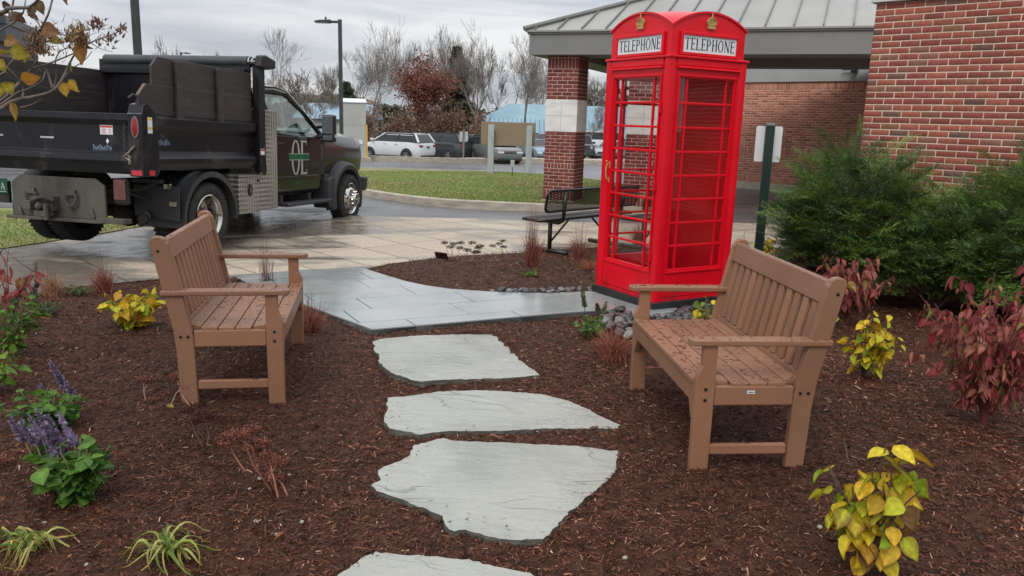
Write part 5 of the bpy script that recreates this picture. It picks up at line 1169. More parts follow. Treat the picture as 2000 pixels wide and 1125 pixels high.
# ---- cab
CX = 1.62; DOORS = []
def ring(x, zb, zs, zt, wb, ws, wt, lean=0):
    "cross-section: sill, shoulder, top"
    h = zt-zs; R_ = [(-wb, zb), (-wb-.01, zb+.12), (-ws, zs-.25), (-ws, zs), (-ws+.03, zs+.04)]
    return R_
def side_prof(x, zb, zs, ws, zt, wt):
    L_ = [(-ws+.07, zb), (-ws+.015, zb+.08), (-ws, zb+.30), (-ws-.005, zs-.18), (-ws+.01, zs-.02), (-ws+.045, zs)]
    T_ = [(-wt-.02, zt-.06), (-wt+.05, zt-.012), (-wt*.5, zt+.012)]
    L_ = L_+T_; return [(x, y, z) for y, z in L_]+[(x, -y, z) for y, z in L_[::-1]]
# lower body shell (door sills to belt), closed at belt height
def low(x, zb, zs, ws, crown=.0):
    L_ = [(-ws+.09, zb), (-ws+.02, zb+.07), (-ws, zb+.28), (-ws-.004, zs-.22), (-ws+.012, zs-.06), (-ws+.05, zs), (-ws*.5, zs+crown)]
    return [(x, y, z) for y, z in L_]+[(x, -y, z) for y, z in L_[::-1]]
m = MB(); m.loft([low(CX, .54, 1.46, .985), low(CX+.5, .54, 1.47, 1.0), low(CX+1.2, .55, 1.475, 1.005), low(3.35, .56, 1.47, 1.0, .02)]); body = P('cab_body', m, MAT['cabp'], smooth='auto')
m = MB(); m.loft([low(3.352, .80, 1.47, .99, .06), low(3.7, .80, 1.48, .985, .10), low(4.2, .80, 1.47, .98, .12), low(4.75, .78, 1.45, .97, .12), low(4.98, .80, 1.43, .955, .12), low(5.07, .85, 1.35, .94, .07)]); P('hood', m, MAT['cabp'], smooth='auto')
# roof, pillars, glass
m = MB(); 
def rf_(x, z, w_, t_=.05): return [(x, -w_, z-t_), (x, -w_-.01, z-t_*.4), (x, -w_+.07, z), (x, 0, z+.025), (x, w_-.07, z), (x, w_+.01, z-t_*.4), (x, w_, z-t_), (x, 0, z-t_)]
m.loft([rf_(CX, 2.10, .79), rf_(CX+.15, 2.15, .80), rf_(CX+.6, 2.17, .81), rf_(CX+.95, 2.13, .80), rf_(CX+1.08, 2.08, .78, .06)]); P('roof', m, MAT['cabp'], smooth='auto')
def bar(pts, w_, name='pillar'):
    m = MB(); m.tube(pts, w_, 4); return P(name, m, MAT['cabp'], smooth='auto')
for s_ in (-1, 1):
    m = MB(); m.prism([(CX, 1.45), (CX+.34, 1.45), (CX+.16, 2.09), (CX, 2.07)], -.02, .02, 'y'); 
    # shear the rear quarter inwards towards the roof
    m.v = [(x, s_*(.965-(z-1.45)*.30)+y, z) for x, y, z in m.v]; P('rear_quarter', m, MAT['cabp'])
    m = MB(); m.tube([(CX+1.03, s_*.79, 2.07), (CX+1.38, s_*.85, 1.83), (CX+1.86, s_*.94, 1.47)], [.032, .034, .045], 6); P('windscreen_pillar', m, MAT['cabp'], smooth='auto')
    m = MB(); m.tube([(CX+.20, s_*.79, 2.08), (CX+.6, s_*.80, 2.105), (CX+.95, s_*.79, 2.08)], .022, 6); P('roof_rail', m, MAT['cabp'])
    # door: skin lines, window frame, glass
    m = MB(); sk = s_*1.008
    y0, y1 = (sk, s_*1.0)if s_ > 0 else (sk, s_*1.0)
    dx0, dx1 = CX+.16, 3.30
    m = MB(); m.prism([(dx0+.02, .62), (dx1-.06, .62), (dx1, .75), (dx1, 1.36), (dx1-.02, 1.44), (dx0-.02, 1.44), (dx0, .75)], min(s_*1.0, s_*1.012), max(s_*1.0, s_*1.012), 'y'); dr = P('door', m, MAT['cabp'], bevel=.006); DOORS.append(dr)
    m = MB(); m.box(dx0-.012, dx0-.002, min(s_*.99, s_*1.0135), max(s_*.99, s_*1.0135), .62, 1.44); m.box(dx1+.002, dx1+.012, min(s_*.98, s_*1.006), max(s_*.98, s_*1.006), .70, 1.42); m.build('door_gap', MAT['black'], dr)
    m = MB(); a_, b_ = min(s_*1.0125, s_*1.03), max(s_*1.0125, s_*1.03); m.prism([(dx0+.02, .81), (dx1-.08, .83), (dx1-.08, .845), (dx0+.02, .835)], a_, b_-.008, 'y'); m.box(dx0+.10, dx0+.32, a_, b_, 1.30, 1.335); m.build('door_handle', MAT['cabp'], dr, bevel=.006)
    fr = [(CX+.36, 1.47), (CX+.20, 2.05), (CX+.9, 2.06), (CX+1.30, 1.84), (CX+1.72, 1.50), (CX+1.40, 1.40), (CX+.9, 1.44)]
    def pos(x, z, o=0): return (x, s_*(.975-(z-1.45)*.30+o), z)
    m = MB(); m.tube([pos(*p, .006) for p in fr+[fr[0]]], .022, 6); m.build('window_frame', MAT['black'], dr, smooth='auto')
    m = MB(); m.add([pos(*p, -.004) for p in fr], [tuple(range(len(fr)))]); m.build('side_glass', MAT['winglass'], dr)
    # mirror
    mx_, my_ = 3.16, s_*1.20
    m = MB(); m.tube([(3.22, s_*1.0, 1.60), (mx_, my_, 1.62)], .028, 8); m.tube([(3.22, s_*1.0, 1.44), (3.18, s_*1.10, 1.45), (mx_, my_, 1.48)], .03, 8); arm = m.build('mirror_arm', MAT['black'], dr, smooth='auto')
    m = MB(); yy = [s_*1.12, s_*1.33]; m.box(mx_-.05, mx_+.09, min(yy), max(yy), 1.37, 1.80); mh = m.build('mirror', MAT['black'], dr, bevel=.035, segs=4)
    m = MB(); m.box(mx_-.054, mx_-.0505, min(yy)+.02, max(yy)-.02, 1.50, 1.775); m.box(mx_-.054, mx_-.0505, min(yy)+.03, max(yy)-.03, 1.395, 1.475); m.build('mirror_glass', MAT['mirror'], mh, bevel=.002)
    m = MB(); m.box(mx_+.0, mx_+.092, min(s_*1.331, s_*1.336), max(s_*1.331, s_*1.336), 1.44, 1.49); m.build('side_marker', M('clear_marker', (.6, .6, .58), None, 4, .2), mh)
m = MB(); m.add([(CX+1.06, -.76, 2.05), (CX+1.06, .76, 2.05), (CX+1.88, .9, 1.48), (CX+1.88, -.9, 1.48)], [(0, 1, 2, 3)]); P('windscreen', m, MAT['winglass'])
m = MB(); m.box(CX+1.40, CX+1.86, -.90, .90, 1.30, 1.475); P('dashboard', m, MAT['black'], bevel=.03)
m = MB(); m.box(CX-.012, CX-.002, -.5, .5, 1.52, 1.92); P('rear_window', m, MAT['winglass']); 
m = MB(); m.box(CX+.002, CX+.03, -.80, -.51, 1.46, 2.02); m.box(CX+.002, CX+.03, .51, .80, 1.46, 2.02); m.box(CX+.002, CX+.03, -.51, .51, 1.93, 2.02); P('cab_back', m, MAT['cabp'])
for s_ in (-1, 1):
    m = MB(); m.box(CX+.35, CX+.55, s_*.42-.24, s_*.42+.24, 1.2, 1.62); m.box(CX+.36, CX+.46, s_*.42-.12, s_*.42+.12, 1.60, 1.80); P('seat', m, M('seat_cloth', (.05, .05, .05), None, 9, .8), bevel=.04)
m = MB(); m.tube([(CX+1.2+.04*cos(a_), .42+.18*cos(a_), 1.50+.18*sin(a_)) for a_ in np.linspace(0, 2*pi, 21)], .014, 6); P('steering_wheel', m, MAT['black'])
# fender flare, inner arch, vent, bumper, grille, step
for s_ in (-1, 1):
    m = MB(); n = 22; rings = []
    for k in range(n+1):
        a = radians(-22+222*k/n); c_, q = cos(a), sin(a); ro, ri = .60+.03*abs(q), .485
        x0, z0 = WB+ro*c_, TR+.03+ro*q*.98; x1, z1 = WB+ri*c_, TR+.03+ri*q*1.0
        rings.append([(x0, s_*.975, z0), (x0-.01*c_, s_*1.09, z0-.02*q), ((x0+x1)/2, s_*1.13, (z0+z1)/2), (x1, s_*1.12, z1), (x1, s_*.97, z1)])
    m.loft(rings); P('fender_flare', m, MAT['plastic'], smooth='auto')
    m = MB(); m.prism([(WB-.62, .80), (WB-.72, .76), (WB-.74, .36), (WB-.68, .28), (WB-.52, .28), (WB-.47, .55), (WB-.50, .80)], min(s_*.80, s_*1.10), max(s_*.80, s_*1.10), 'y'); P('splash_guard', m, MAT['plastic'], bevel=.02)
    m = MB(); m.prism([(3.36, .98), (3.40, .80), (3.44, .80), (3.46, 1.38), (3.40, 1.44)], min(s_*.992, s_*1.012), max(s_*.992, s_*1.012), 'y'); v_ = P('fender_vent', m, MAT['black'], bevel=.004)
    m = MB(); m.box(3.355, 3.372, min(s_*1.0, s_*1.016), max(s_*1.0, s_*1.016), .84, 1.44); m.build('chrome_strip', MAT['chrome'], v_)
    m = MB(); m.box(1.95, 3.42, min(s_*.93, s_*1.17), max(s_*.93, s_*1.17), .40, .45); m.box(2.1, 2.2, min(s_*.6, s_*.95), max(s_*.6, s_*.95), .43, .56); m.box(3.0, 3.1, min(s_*.6, s_*.95), max(s_*.6, s_*.95), .43, .56); P('running_board', m, MAT['plastic'], bevel=.015)
    m = MB(); m.box(4.86, 5.06, min(s_*.62, s_*.93), max(s_*.62, s_*.93), .98, 1.20); P('headlamp', m, M('lamp_clear', (.5, .5, .5), None, 4, .1), bevel=.03)
m = MB(); m.box(WB-.45, WB+.45, -.8, .8, .55, 1.10); P('engine_bay', m, MAT['black'])
m = MB(); m.box(5.02, 5.10, -.62, .62, .80, 1.25); P('grille', m, MAT['chrome'], bevel=.02)
m = MB(); m.prism([(-1.0, .5), (1.0, .5), (1.02, .76), (-1.02, .76)], 4.98, 5.22, 'x'); P('bumper', m, MAT['plastic'], bevel=.04)
# door lettering: tall O and E cut by a green band
dR = DOORS[0]
m = MB(); m.M = Matrix.Translation((2.22, -1.0125, 0))
lettering('OE', m, .12, .62, .86, 1.38, 0, .0015, gap=.02, clip=(.86, 1.085)); lettering('OE', m, .12, .62, .86, 1.38, 0, .0015, gap=.02, clip=(1.175, 1.38))
m.box(.05, .69, -.0015, 0, 1.172, 1.18); m.box(.05, .69, -.0015, 0, 1.078, 1.086); m.build('door_logo', MAT['silverdecal'], dR)
m = MB(); m.M = Matrix.Translation((2.22, -1.0125, 0)); m.box(.05, .69, -.0012, 0, 1.0865, 1.1715); m.build('logo_band', MAT['greendecal'], dR)
m = MB(); m.M = Matrix.Translation((2.22, -1.0138, 0)); lettering('OAK AND EMBER', m, .07, .67, 1.10, 1.16, 0, .0012); m.build('band_lettering', M('dark_decal', (.01, .04, .02), None, 4, .5), dR)
m = MB(); m.M = Matrix.Translation((2.22, -1.0125, 0)); lettering('LANDSCAPES', m, .16, .60, .70, .755, 0, .0012, gap=.12); m.build('door_lettering', MAT['greendecal'], dR)
# ------------------------------------------------------------------ parked cars (local x forward, y left)
MAT['tint'] = M('tinted_window', (.012, .014, .016), (.02, .022, .024), 2, .08); MAT['rimsilver'] = M('alloy_rim', (.45, .45, .46), (.3, .3, .31), 6, .3, .6)
MAT['trim'] = M('dark_trim', (.02, .02, .021), (.035, .034, .033), 8, .6); MAT['lampw'] = M('clear_lamp', (.55, .56, .58), (.35, .36, .38), 20, .12)
MAT['plate'] = M('plate_green', (.03, .16, .09), None, 4, .5)
def paint(n, c, rough=.22): return M(n, c, tuple(x*.88+.01 for x in c), 1.2, rough, coat=.6, rvar=.06)
def car(label, color, L_, W_, H_, kind, px, py, Y, rz, zoff=0, group='cars parked beyond the far kerb', glassm=None, cat='car'):
    x, y = AT(px, py, Y)[:2]; t = empty('parked_car', (x, y, gz(x, y)+zoff), rz, label, cat, group)
    p = color; h = W_/2; hl = L_/2; wr = .36 if kind != 'sedan' else .32
    belt = {'suv': .675, 'sedan': .66, 'van': .58, 'jeep': .64, 'minivan': .645}[kind]*H_; hood = {'suv': .61, 'sedan': .59, 'van': .50, 'jeep': .63, 'minivan': .58}[kind]*H_
    wbx = hl*.58 if kind != 'jeep' else hl*.62; cl = .22 if kind != 'jeep' else .38
    rearz = belt*(1.0 if kind != 'sedan' else .98)
    def sec(x, zb, zt, w_, tuck=.10): 
        L2 = [(-w_+tuck, zb), (-w_+.02, zb+.10), (-w_, zb+(zt-zb)*.45), (-w_+.015, zb+(zt-zb)*.8), (-w_+.07, zt), (-w_*.5, zt+.015)]
        return [(x, a, b) for a, b in L2]+[(x, -a, b) for a, b in L2[::-1]]
    if kind == 'jeep': st = [(-hl, cl+.1, belt, h*.9), (-hl+.05, cl, belt, h*.94), (0, cl, belt, h*.94), (hl*.42, cl, belt, h*.94), (hl*.46, cl, hood, h*.82), (hl-.08, cl, hood-.02, h*.76), (hl, cl+.12, hood-.08, h*.74)]
    elif kind == 'sedan': st = [(-hl, cl+.18, rearz-.16, h*.86), (-hl+.12, cl, rearz-.03, h*.95), (-hl*.5, cl-.02, rearz, h), (0, cl-.02, belt, h), (hl*.42, cl-.02, belt, h), (hl*.62, cl-.02, hood+.02, h*.98), (hl-.22, cl, hood-.12, h*.92), (hl-.04, cl+.06, hood-.26, h*.82), (hl, cl+.16, hood-.36, h*.74)]
    else: st = [(-hl, cl+.22, rearz-.30, h*.90), (-hl+.07, cl+.02, rearz-.06, h*.95), (-hl*.6, cl, rearz, h), (0, cl-.02, belt, h), (hl*.40, cl-.02, belt, h), (hl*.56, cl-.02, hood+.03, h*.98), (hl-.25, cl, hood-.05, h*.93), (hl-.05, cl+.06, hood-.18, h*.86), (hl, cl+.2, hood-.32, h*.78)]
    # tunnel the wheel arches with dark discs set over the flank
    m = MB(); m.loft([sec(*s_) for s_ in st]); body = m.build('body', p, t, smooth='auto')
    def gh(x, zb, zt, wb, wt): return [(x[0], -wb, zb), (x[1], -wt, zt), (x[1], wt, zt), (x[0], wb, zb)]
    zt = H_-.06; b = belt-.01; wb, wt = h-.06, h-.24
    if kind in ('jeep', 'van'): wt = h-.14
    fx = {'suv': (hl*.48, hl*.12), 'sedan': (hl*.44, hl*.10), 'van': (hl*.72, hl*.45), 'jeep': (hl*.40, hl*.30), 'minivan': (hl*.64, hl*.22)}[kind]
    bx = {'suv': (-hl+.10, -hl*.80), 'sedan': (-hl*.66, -hl*.38), 'van': (-hl+.04, -hl+.10), 'jeep': (-hl+.04, -hl+.10), 'minivan': (-hl+.08, -hl*.88)}[kind]
    m = MB(); m.loft([gh(bx, b, zt, wb, wt), gh(fx, b, zt, wb, wt)]); m.build('windows', glassm or MAT['tint'], t)
    # roof skin and pillars standing just proud of the glass
    def rs(x, w_, z): return [(x, -w_-.045, z-.115), (x, -w_+.03, z+.012), (x, 0, z+.05), (x, w_-.03, z+.012), (x, w_+.045, z-.115)]
    m = MB(); m.loft([rs(bx[1]-.04, wt-.02, zt-.03), rs(bx[1]+.12, wt, zt), rs((fx[1]+bx[1])/2, wt, zt+.005), rs(fx[1]-.1, wt, zt), rs(fx[1]+.03, wt-.02, zt-.02)]); m.build('roof', p, t, smooth='auto')
    for s_ in (-1, 1):
        m = MB(); m.tube([(fx[0]+.03, s_*wb, b), (fx[1], s_*wt, zt)], .045, 5); m.build('windscreen_pillar', p, t)
        m = MB(); m.tube([(bx[0]+.02, s_*(wb), b), (bx[1], s_*wt, zt)], .075 if kind != 'sedan' else .06, 5); m.build('rear_pillar', p, t)
    m = MB()
    for s_ in (-1, 1):
        for fxx in ((.50, .08) if kind != 'sedan' else (.45,)):
            xb = bx[0]+(fx[0]-bx[0])*fxx; xt = bx[1]+(fx[1]-bx[1])*fxx; m.tube([(xb, s_*(wb+.005), b), (xt, s_*(wt+.005), zt)], .03, 4)
    m.build('window_posts', MAT['trim'], t)
    for s_ in (-1, 1):
        for wx in (-wbx, wbx):
            m = MB(); m.lathe([(.001, 0), (wr+.075, 0), (wr+.075, s_*.006), (wr+.05, s_*.022), (.001, s_*.022)], 22, 'y', (wx, s_*(h*.985), wr+.02)); m.v = [(x_, y_, max(z_, cl-.03)) for x_, y_, z_ in m.v]; m.build('wheel_arch', MAT['trim'], body)
            whl = empty('wheel', (wx, s_*(h-.08), wr)); whl.parent = t
            m = MB(); m.lathe([(wr*.62, -.11), (wr*.9, -.115), (wr, -.08), (wr, .08), (wr*.9, .125), (wr*.62, .12)], 24, 'y', cap=False); m.build('tyre', MAT['rubber'], whl, smooth='auto')
            m = MB(); m.lathe([(wr*.64, s_*.10), (wr*.66, s_*.125), (wr*.58, s_*.115), (wr*.55, s_*.03), (.001, s_*.03)], 24, 'y', cap=False); m.build('rim_well', MAT['trim'], whl)
            m = MB()
            for k in range(6):
                a = 2*pi*k/6; m.M = Matrix.Rotation(a, 4, 'Y'); m.box(.0, wr*.62, -.028 if s_ > 0 else -.028, .028, -.03, .03) if False else m.box(.02, wr*.60, min(s_*.09, s_*.12), max(s_*.09, s_*.12), -.028, .028)
            m.M = Matrix.Identity(4); m.lathe([(.001, s_*.125), (.06, s_*.12), (.07, s_*.09)], 12, 'y'); m.build('rim', MAT['rimsilver'], whl)
        m = MB(); m.box(fx[0]-.12, fx[0]+.04, min(s_*(h-.02), s_*(h+.2)), max(s_*(h-.02), s_*(h+.2)), b+.02, b+.17); m.build('mirror', p if kind != 'jeep' else MAT['trim'], t, bevel=.03)
        m = MB(); yy = (s_*(h*.62), s_*(h*.93)); m.box(-hl-.012, -hl+.14, min(yy), max(yy), belt-.30, belt-.16) if kind not in ('jeep', 'van') else m.box(-hl-.02, -hl+.03, min(yy), max(yy), belt-.32, belt-.1); m.build('tail_lamp', MAT['redlens'], t, bevel=.015)
        m = MB(); yy = (s_*(h*.42), s_*(h*.84))
        if kind == 'jeep': m.lathe([(.001, 0), (.10, 0), (.09, .03), (.001, .04)], 16, 'x', (hl-.02, s_*h*.54, hood-.22))
        else: m.prism([(hl-.10, hood-.30), (hl+.012, hood-.33), (hl-.02, hood-.23), (hl-.26, hood-.17)], min(yy), max(yy), 'y')
        m.build('headlamp', MAT['lampw'], t, bevel=.01)
        m = MB(); m.box(-wbx+wr+.1, wbx-wr-.1, min(s_*(h-.03), s_*(h+.008)), max(s_*(h-.03), s_*(h+.008)), cl-.01, cl+.11); m.build('sill_trim', MAT['trim'], t)
        m = MB()
        for dx in (.12, -.75): m.box(dx, dx+.2, min(s_*(h-.01), s_*(h+.025)), max(s_*(h-.01), s_*(h+.025)), belt-.16, belt-.12)
        m.build('door_handle', p, t)
    m = MB(); m.box(hl-.10, hl+.006, -h*.42, h*.42, hood-.36, hood-.20) if kind != 'jeep' else m.box(hl-.03, hl+.012, -h*.40, h*.40, hood-.38, hood-.10); g_ = m.build('grille', MAT['trim'], t, bevel=.01)
    m = MB()
    if kind == 'jeep':
        for k in range(7): m.box(hl+.012, hl+.02, -h*.36+k*h*.12-.012, -h*.36+k*h*.12+.012, hood-.36, hood-.12)
    else: m.box(hl-.02, hl+.014, -h*.42, h*.42, hood-.26, hood-.235)
    m.build('grille_bar', MAT['rimsilver'] if kind != 'jeep' else p, g_)
    m = MB(); m.box(hl-.25, hl+.02, -h*.80, h*.80, cl+.0, cl+.16); m.build('front_bumper', MAT['trim'], t, bevel=.03)
    m = MB(); m.box(-hl-.03, -hl+.2, -h*.84, h*.84, cl+.0, cl+.17); m.build('rear_bumper', MAT['trim'], t, bevel=.03)
    m = MB(); m.box(-hl-.02, -hl+.004, -.16, .16, belt-.36, belt-.24); m.box(hl+.021, hl+.026, -.16, .16, cl+.10, cl+.22); m.build('number_plate', MAT['plate'], t)
    m = MB(); m.box(-hl*.7, hl*.1, -wt+.06, -wt+.10, H_-.05, H_+.02); m.box(-hl*.7, hl*.1, wt-.10, wt-.06, H_-.05, H_+.02)
    if kind in ('suv', 'minivan'): m.build('roof_rail', MAT['trim'], t)
    # dark underside so that no daylight shows through between the wheels
    m = MB(); m.box(-hl*.9, hl*.85, -h*.75, h*.75, cl-.06, cl+.1); m.build('underbody', MAT['trim'], t)
    return t
PW = paint('white_car_paint', (.66, .68, .70)); PD = paint('slate_car_paint', (.035, .040, .048)); PG = paint('grey_car_paint', (.15, .145, .145)); PB = paint('pale_blue_car_paint', (.16, .24, .31)); PJ = paint('dark_grey_car_paint', (.05, .055, .06)); PS = paint('silver_car_paint', (.34, .37, .39)); PK = paint('black_car_paint', (.015, .015, .017))
D = radians
car('white suv seen from its rear left, parked beside the tall grey cabinet', PW, 4.82, 1.94, 1.76, 'suv', 774, 300, 51.5, D(154), glassm=None)
car('dark slate suv parked just right of the white suv', PD, 4.85, 1.94, 1.76, 'suv', 856, 300, 54.5, D(152))
car('grey minivan facing the camera, partly behind the brown board', PG, 5.1, 2.0, 1.74, 'minivan', 968, 300, 52.5, D(-67))
car('pale blue sedan with round clear headlamps, just left of the brick pillar', PB, 4.6, 1.8, 1.45, 'sedan', 1052, 300, 56.5, D(-75), zoff=.05)
car('black suv whose roof shows behind the pale blue sedan', PK, 4.8, 1.9, 1.8, 'suv', 1064, 300, 64, D(-80))
car('dark grey boxy off-road car with a slotted grille, right of the brick pillar', PJ, 4.3, 1.88, 1.9, 'jeep', 1127, 300, 60.0, D(-80), cat='off-road car')
car('silver sedan half hidden by the telephone box edge', PS, 4.7, 1.82, 1.46, 'sedan', 1196, 300, 61.5, D(-115))
car('white van far back between the off-road car and the telephone box', PW, 5.4, 2.0, 2.1, 'van', 1180, 290, 80, D(5), cat='van')
car('small silver car half seen between the slate suv and the minivan', PS, 4.4, 1.8, 1.5, 'suv', 912, 300, 60, D(-80))
# big white lorry box beyond the dump truck
x, y = AT(195, 110, 46)[:2]
t = empty('box_truck', (x, y, gz(x, y)), D(3), 'white lorry whose high box roof shows above the dump truck bed', 'truck')
m = MB(); m.box(-4.2, 2.6, -1.25, 1.25, 1.2, 4.62); m.build('cargo_box', MAT['whitepaint'], t, bevel=.05)
m = MB(); m.box(-4.25, 2.65, -1.28, 1.28, 4.5, 4.7); m.build('box_rim', MAT['whitepaint'], t, bevel=.03)
m = MB(); m.box(2.66, 2.9, -.9, .9, 4.1, 4.75); m.build('cooling_unit', MAT['greypost'], t, bevel=.04)
m = MB(); m.loft([[(2.7, -1.1, .6), (2.7, 1.1, .6), (2.7, 1.05, 2.9), (2.7, -1.05, 2.9)], [(4.0, -1.1, .6), (4.0, 1.1, .6), (3.7, 1.0, 2.8), (3.7, -1.0, 2.8)], [(4.8, -1.05, .6), (4.8, 1.05, .6), (4.7, 1.0, 1.7), (4.7, -1.0, 1.7)]]); m.build('cab', MAT['whitepaint'], t)
m = MB(); m.box(-4.0, 4.4, -.5, .5, .7, 1.2); m.build('chassis', MAT['trim'], t)
for wx in (-3.2, -2.1, 3.7):
    for s_ in (-1, 1): m = MB(); m.lathe([(.25, -.14), (.5, -.14), (.52, 0), (.5, .14), (.25, .14), (.001, .05)], 20, 'y', (wx, s_*1.08, .52)); m.build('wheel', MAT['rubber'], t)

# ------------------------------------------------------------------ far buildings and hills
bl = M('blue_roof_metal', (.15, .26, .33), (.20, .32, .39), .5, .45); bs_ = M('blue_roof_seam', (.07, .15, .22), None, 3, .5)
t = empty('warehouse', (4.5, 92, -1.3), 0, 'long low building with a light blue ribbed metal roof behind the parked cars', 'building')
m = MB(); m.box(-10.5, 19, -7, 7, 0, 1.5); m.build('wall', M('pale_wall', (.30, .33, .34), None, 1, .8), t)
m = MB(); m.add([(-11, -7.6, 1.4), (19.6, -7.6, 1.4), (19.6, 7.6, 1.4), (-11, 7.6, 1.4), (-5.5, 0, 4.7), (14, 0, 4.7)], [(0, 1, 5, 4), (2, 3, 4, 5), (1, 2, 5), (3, 0, 4), (0, 3, 2, 1)]); rf2 = m.build('roof', bl, t)
m = MB()
for k in range(62):
    x = -10.9+k*.49; f_ = min(1, max(0, (x+11)/5.5), (19.6-x)/6.6); m.box(x-.04, x+.04, 0, .001, 0, 0) if False else m.add([(x-.045, -7.6, 1.45), (x+.045, -7.6, 1.45), (x+.045, -7.6+7.6*f_, 1.45+3.2*f_), (x-.045, -7.6+7.6*f_, 1.45+3.2*f_)], [(0, 1, 2, 3)])
m.build('rib', bs_, rf2)
t = empty('far_house', (-20, 92, -1.6), 0, 'small pale building with a blue gable glimpsed left of the reddish tree', 'building')
m = MB(); m.box(-4, 3.5, -4, 4, 0, 2.8); m.build('wall', M('pale_cladding', (.42, .44, .46), None, 1, .8), t)
m = MB(); m.prism([(-4.5, 2.7), (4.5, 2.7), (0, 4.4)], -4.4, 3.9, 'x'); m.build('roof', M('pale_blue_gable', (.30, .42, .52), None, 1, .5), t)
# dark building edge at the far left, behind the branch
x, y = AT(-45, 75, 30)[:2]
t = empty('left_building', (x, y, gz(x, y)), D(20), 'brown building corner cut off at the top left behind the yellow leaved branch', 'building')
m = MB(); m.box(-8, .8, -.5, 6, 0, 4.3); m.build('wall', M('brown_wall', (.13, .105, .095), (.16, .13, .115), 1, .8), t)
m = MB(); m.box(-8.3, 1.1, -.8, 6.3, 4.3, 4.9); m.build('fascia', M('dark_fascia', (.04, .04, .05), None, 1, .5), t); m = MB(); m.box(-8.35, 1.15, -.85, 6.35, 4.905, 5.2); m.build('roof', MAT['dkpaint'], t)
def hills():
    xs = np.arange(-420, 430, 10.0); top = []
    for x in xs:
        r_ = 11*math.exp(-((x+86)/30)**2)+5*math.exp(-((x+200)/60)**2)+.5; top.append(r_)
    V = []; F = []; rows = 12
    for j in range(rows+1):
        f_ = j/rows
        for x, h in zip(xs, top): V.append((x, 330+f_*60, -4+(h+4)*sin(f_*pi/2)+ (float(vnoise(x, j*13., .11, 3))-.5)*1.6*f_))
    n = len(xs)
    for j in range(rows):
        for i in range(n-1): F.append((j*n+i, j*n+i+1, (j+1)*n+i+1, (j+1)*n+i))
    o = bigmesh('hills', V, F, None, M('far_woods_hill', (.10, .085, .075), (.17, .14, .12), .35, 1, detail=10, bmp=.6, bscale=1.2, bdist=1), smooth=True); o['kind'] = 'structure'
hills()

# ------------------------------------------------------------------ trees
MAT['bark'] = M('bark_grey', (.165, .138, .118), (.23, .195, .165), 6, .9, bmp=.4, stretch=(3, 3, .5)); MAT['leafc'] = MC('leaf', .5, .1, 40, .35, .3, vary=.3, vscale=60)
MAT['leafdull'] = MC('leaf_far', .8, 0, 40, .2, .15, vary=.2, vscale=4)
def skeleton(seed, H_, spread, levels=5, lean=0, up_=.22, first=.18, nb=(2, 4), thin=0.0082, base=.16, fan=.62):
    "recursive branch list: (points, radii, depth)"
    r = random.Random(seed); out_ = []
    def grow(p, d, ln, rad, dep):
        n = 4 if dep < 3 else 3; pts = [p]; rr = [rad]; q = p.copy(); dd = d.copy()
        for i in range(n):
            dd = (dd+Vector((r.gauss(0, .12), r.gauss(0, .12), r.gauss(.02, .10)+up_*.12))).normalized(); q = q+dd*ln/n; pts.append(q.copy()); rr.append(max(thin*.5, rad*(1-.55*(i+1)/n)))
        out_.append((pts, rr, dep))
        if dep >= levels: return
        k = r.randint(*nb)+(1 if dep in (2, 3) else 0)
        for i in range(k):
            f_ = r.uniform(.35, 1) if dep else r.uniform(.55, 1); f_ = min(f_, .999) if i else .999
            idx = int(f_*n); fr = f_*n-idx; idx = min(idx, n-1); bp_ = pts[idx].lerp(pts[idx+1], fr)
            a = r.uniform(0, 2*pi); tilt = r.uniform(.35, 1)*fan*(1.15 if i else .5)
            side = dd.orthogonal().normalized(); side.rotate(Matrix.Rotation(a, 3, dd)); nd = (dd*cos(tilt)+side*sin(tilt)+Vector((0, 0, up_*.35))).normalized()
            grow(bp_, nd, ln*r.uniform(.58, .82), max(thin, rr[idx]*r.uniform(.45, .72)), dep+1)
    grow(Vector((0, 0, -.2)), Vector((lean, 0, 1)).normalized(), H_*first*1.4, base, 0)
    mz_ = max(p.z for b_ in out_ for p in b_[0]); rs_ = sorted(math.hypot(p.x, p.y) for b_ in out_ for p in b_[0]); mxr = rs_[int(len(rs_)*.93)]
    sx, sz = spread/2/mxr, H_/mz_
    return [([Vector((p.x*sx, p.y*sx, p.z*sz)) for p in pts], rr, dp) for pts, rr, dp in out_]
def tree_mesh(sk, name, mat, parent):
    V = []; F = []
    for pts, rr, dp in sk:
        n = 7 if dp == 0 else 5 if dp == 1 else 3; m_ = MB(); m_.tube(pts, rr, n, cap=False)
        k = len(V); V += m_.v; F += [tuple(i+k for i in f) for f in m_.f]
    return bigmesh(name, V, F, None, mat, parent)
LT = np.array([(0, -.0, 0), (.35, -.42, .05), (.75, -.30, .02), (1, 0, -.05), (.75, .30, .02), (.35, .42, .05)]); LF = np.array([(0, 1, 2, 3), (0, 3, 4, 5)])
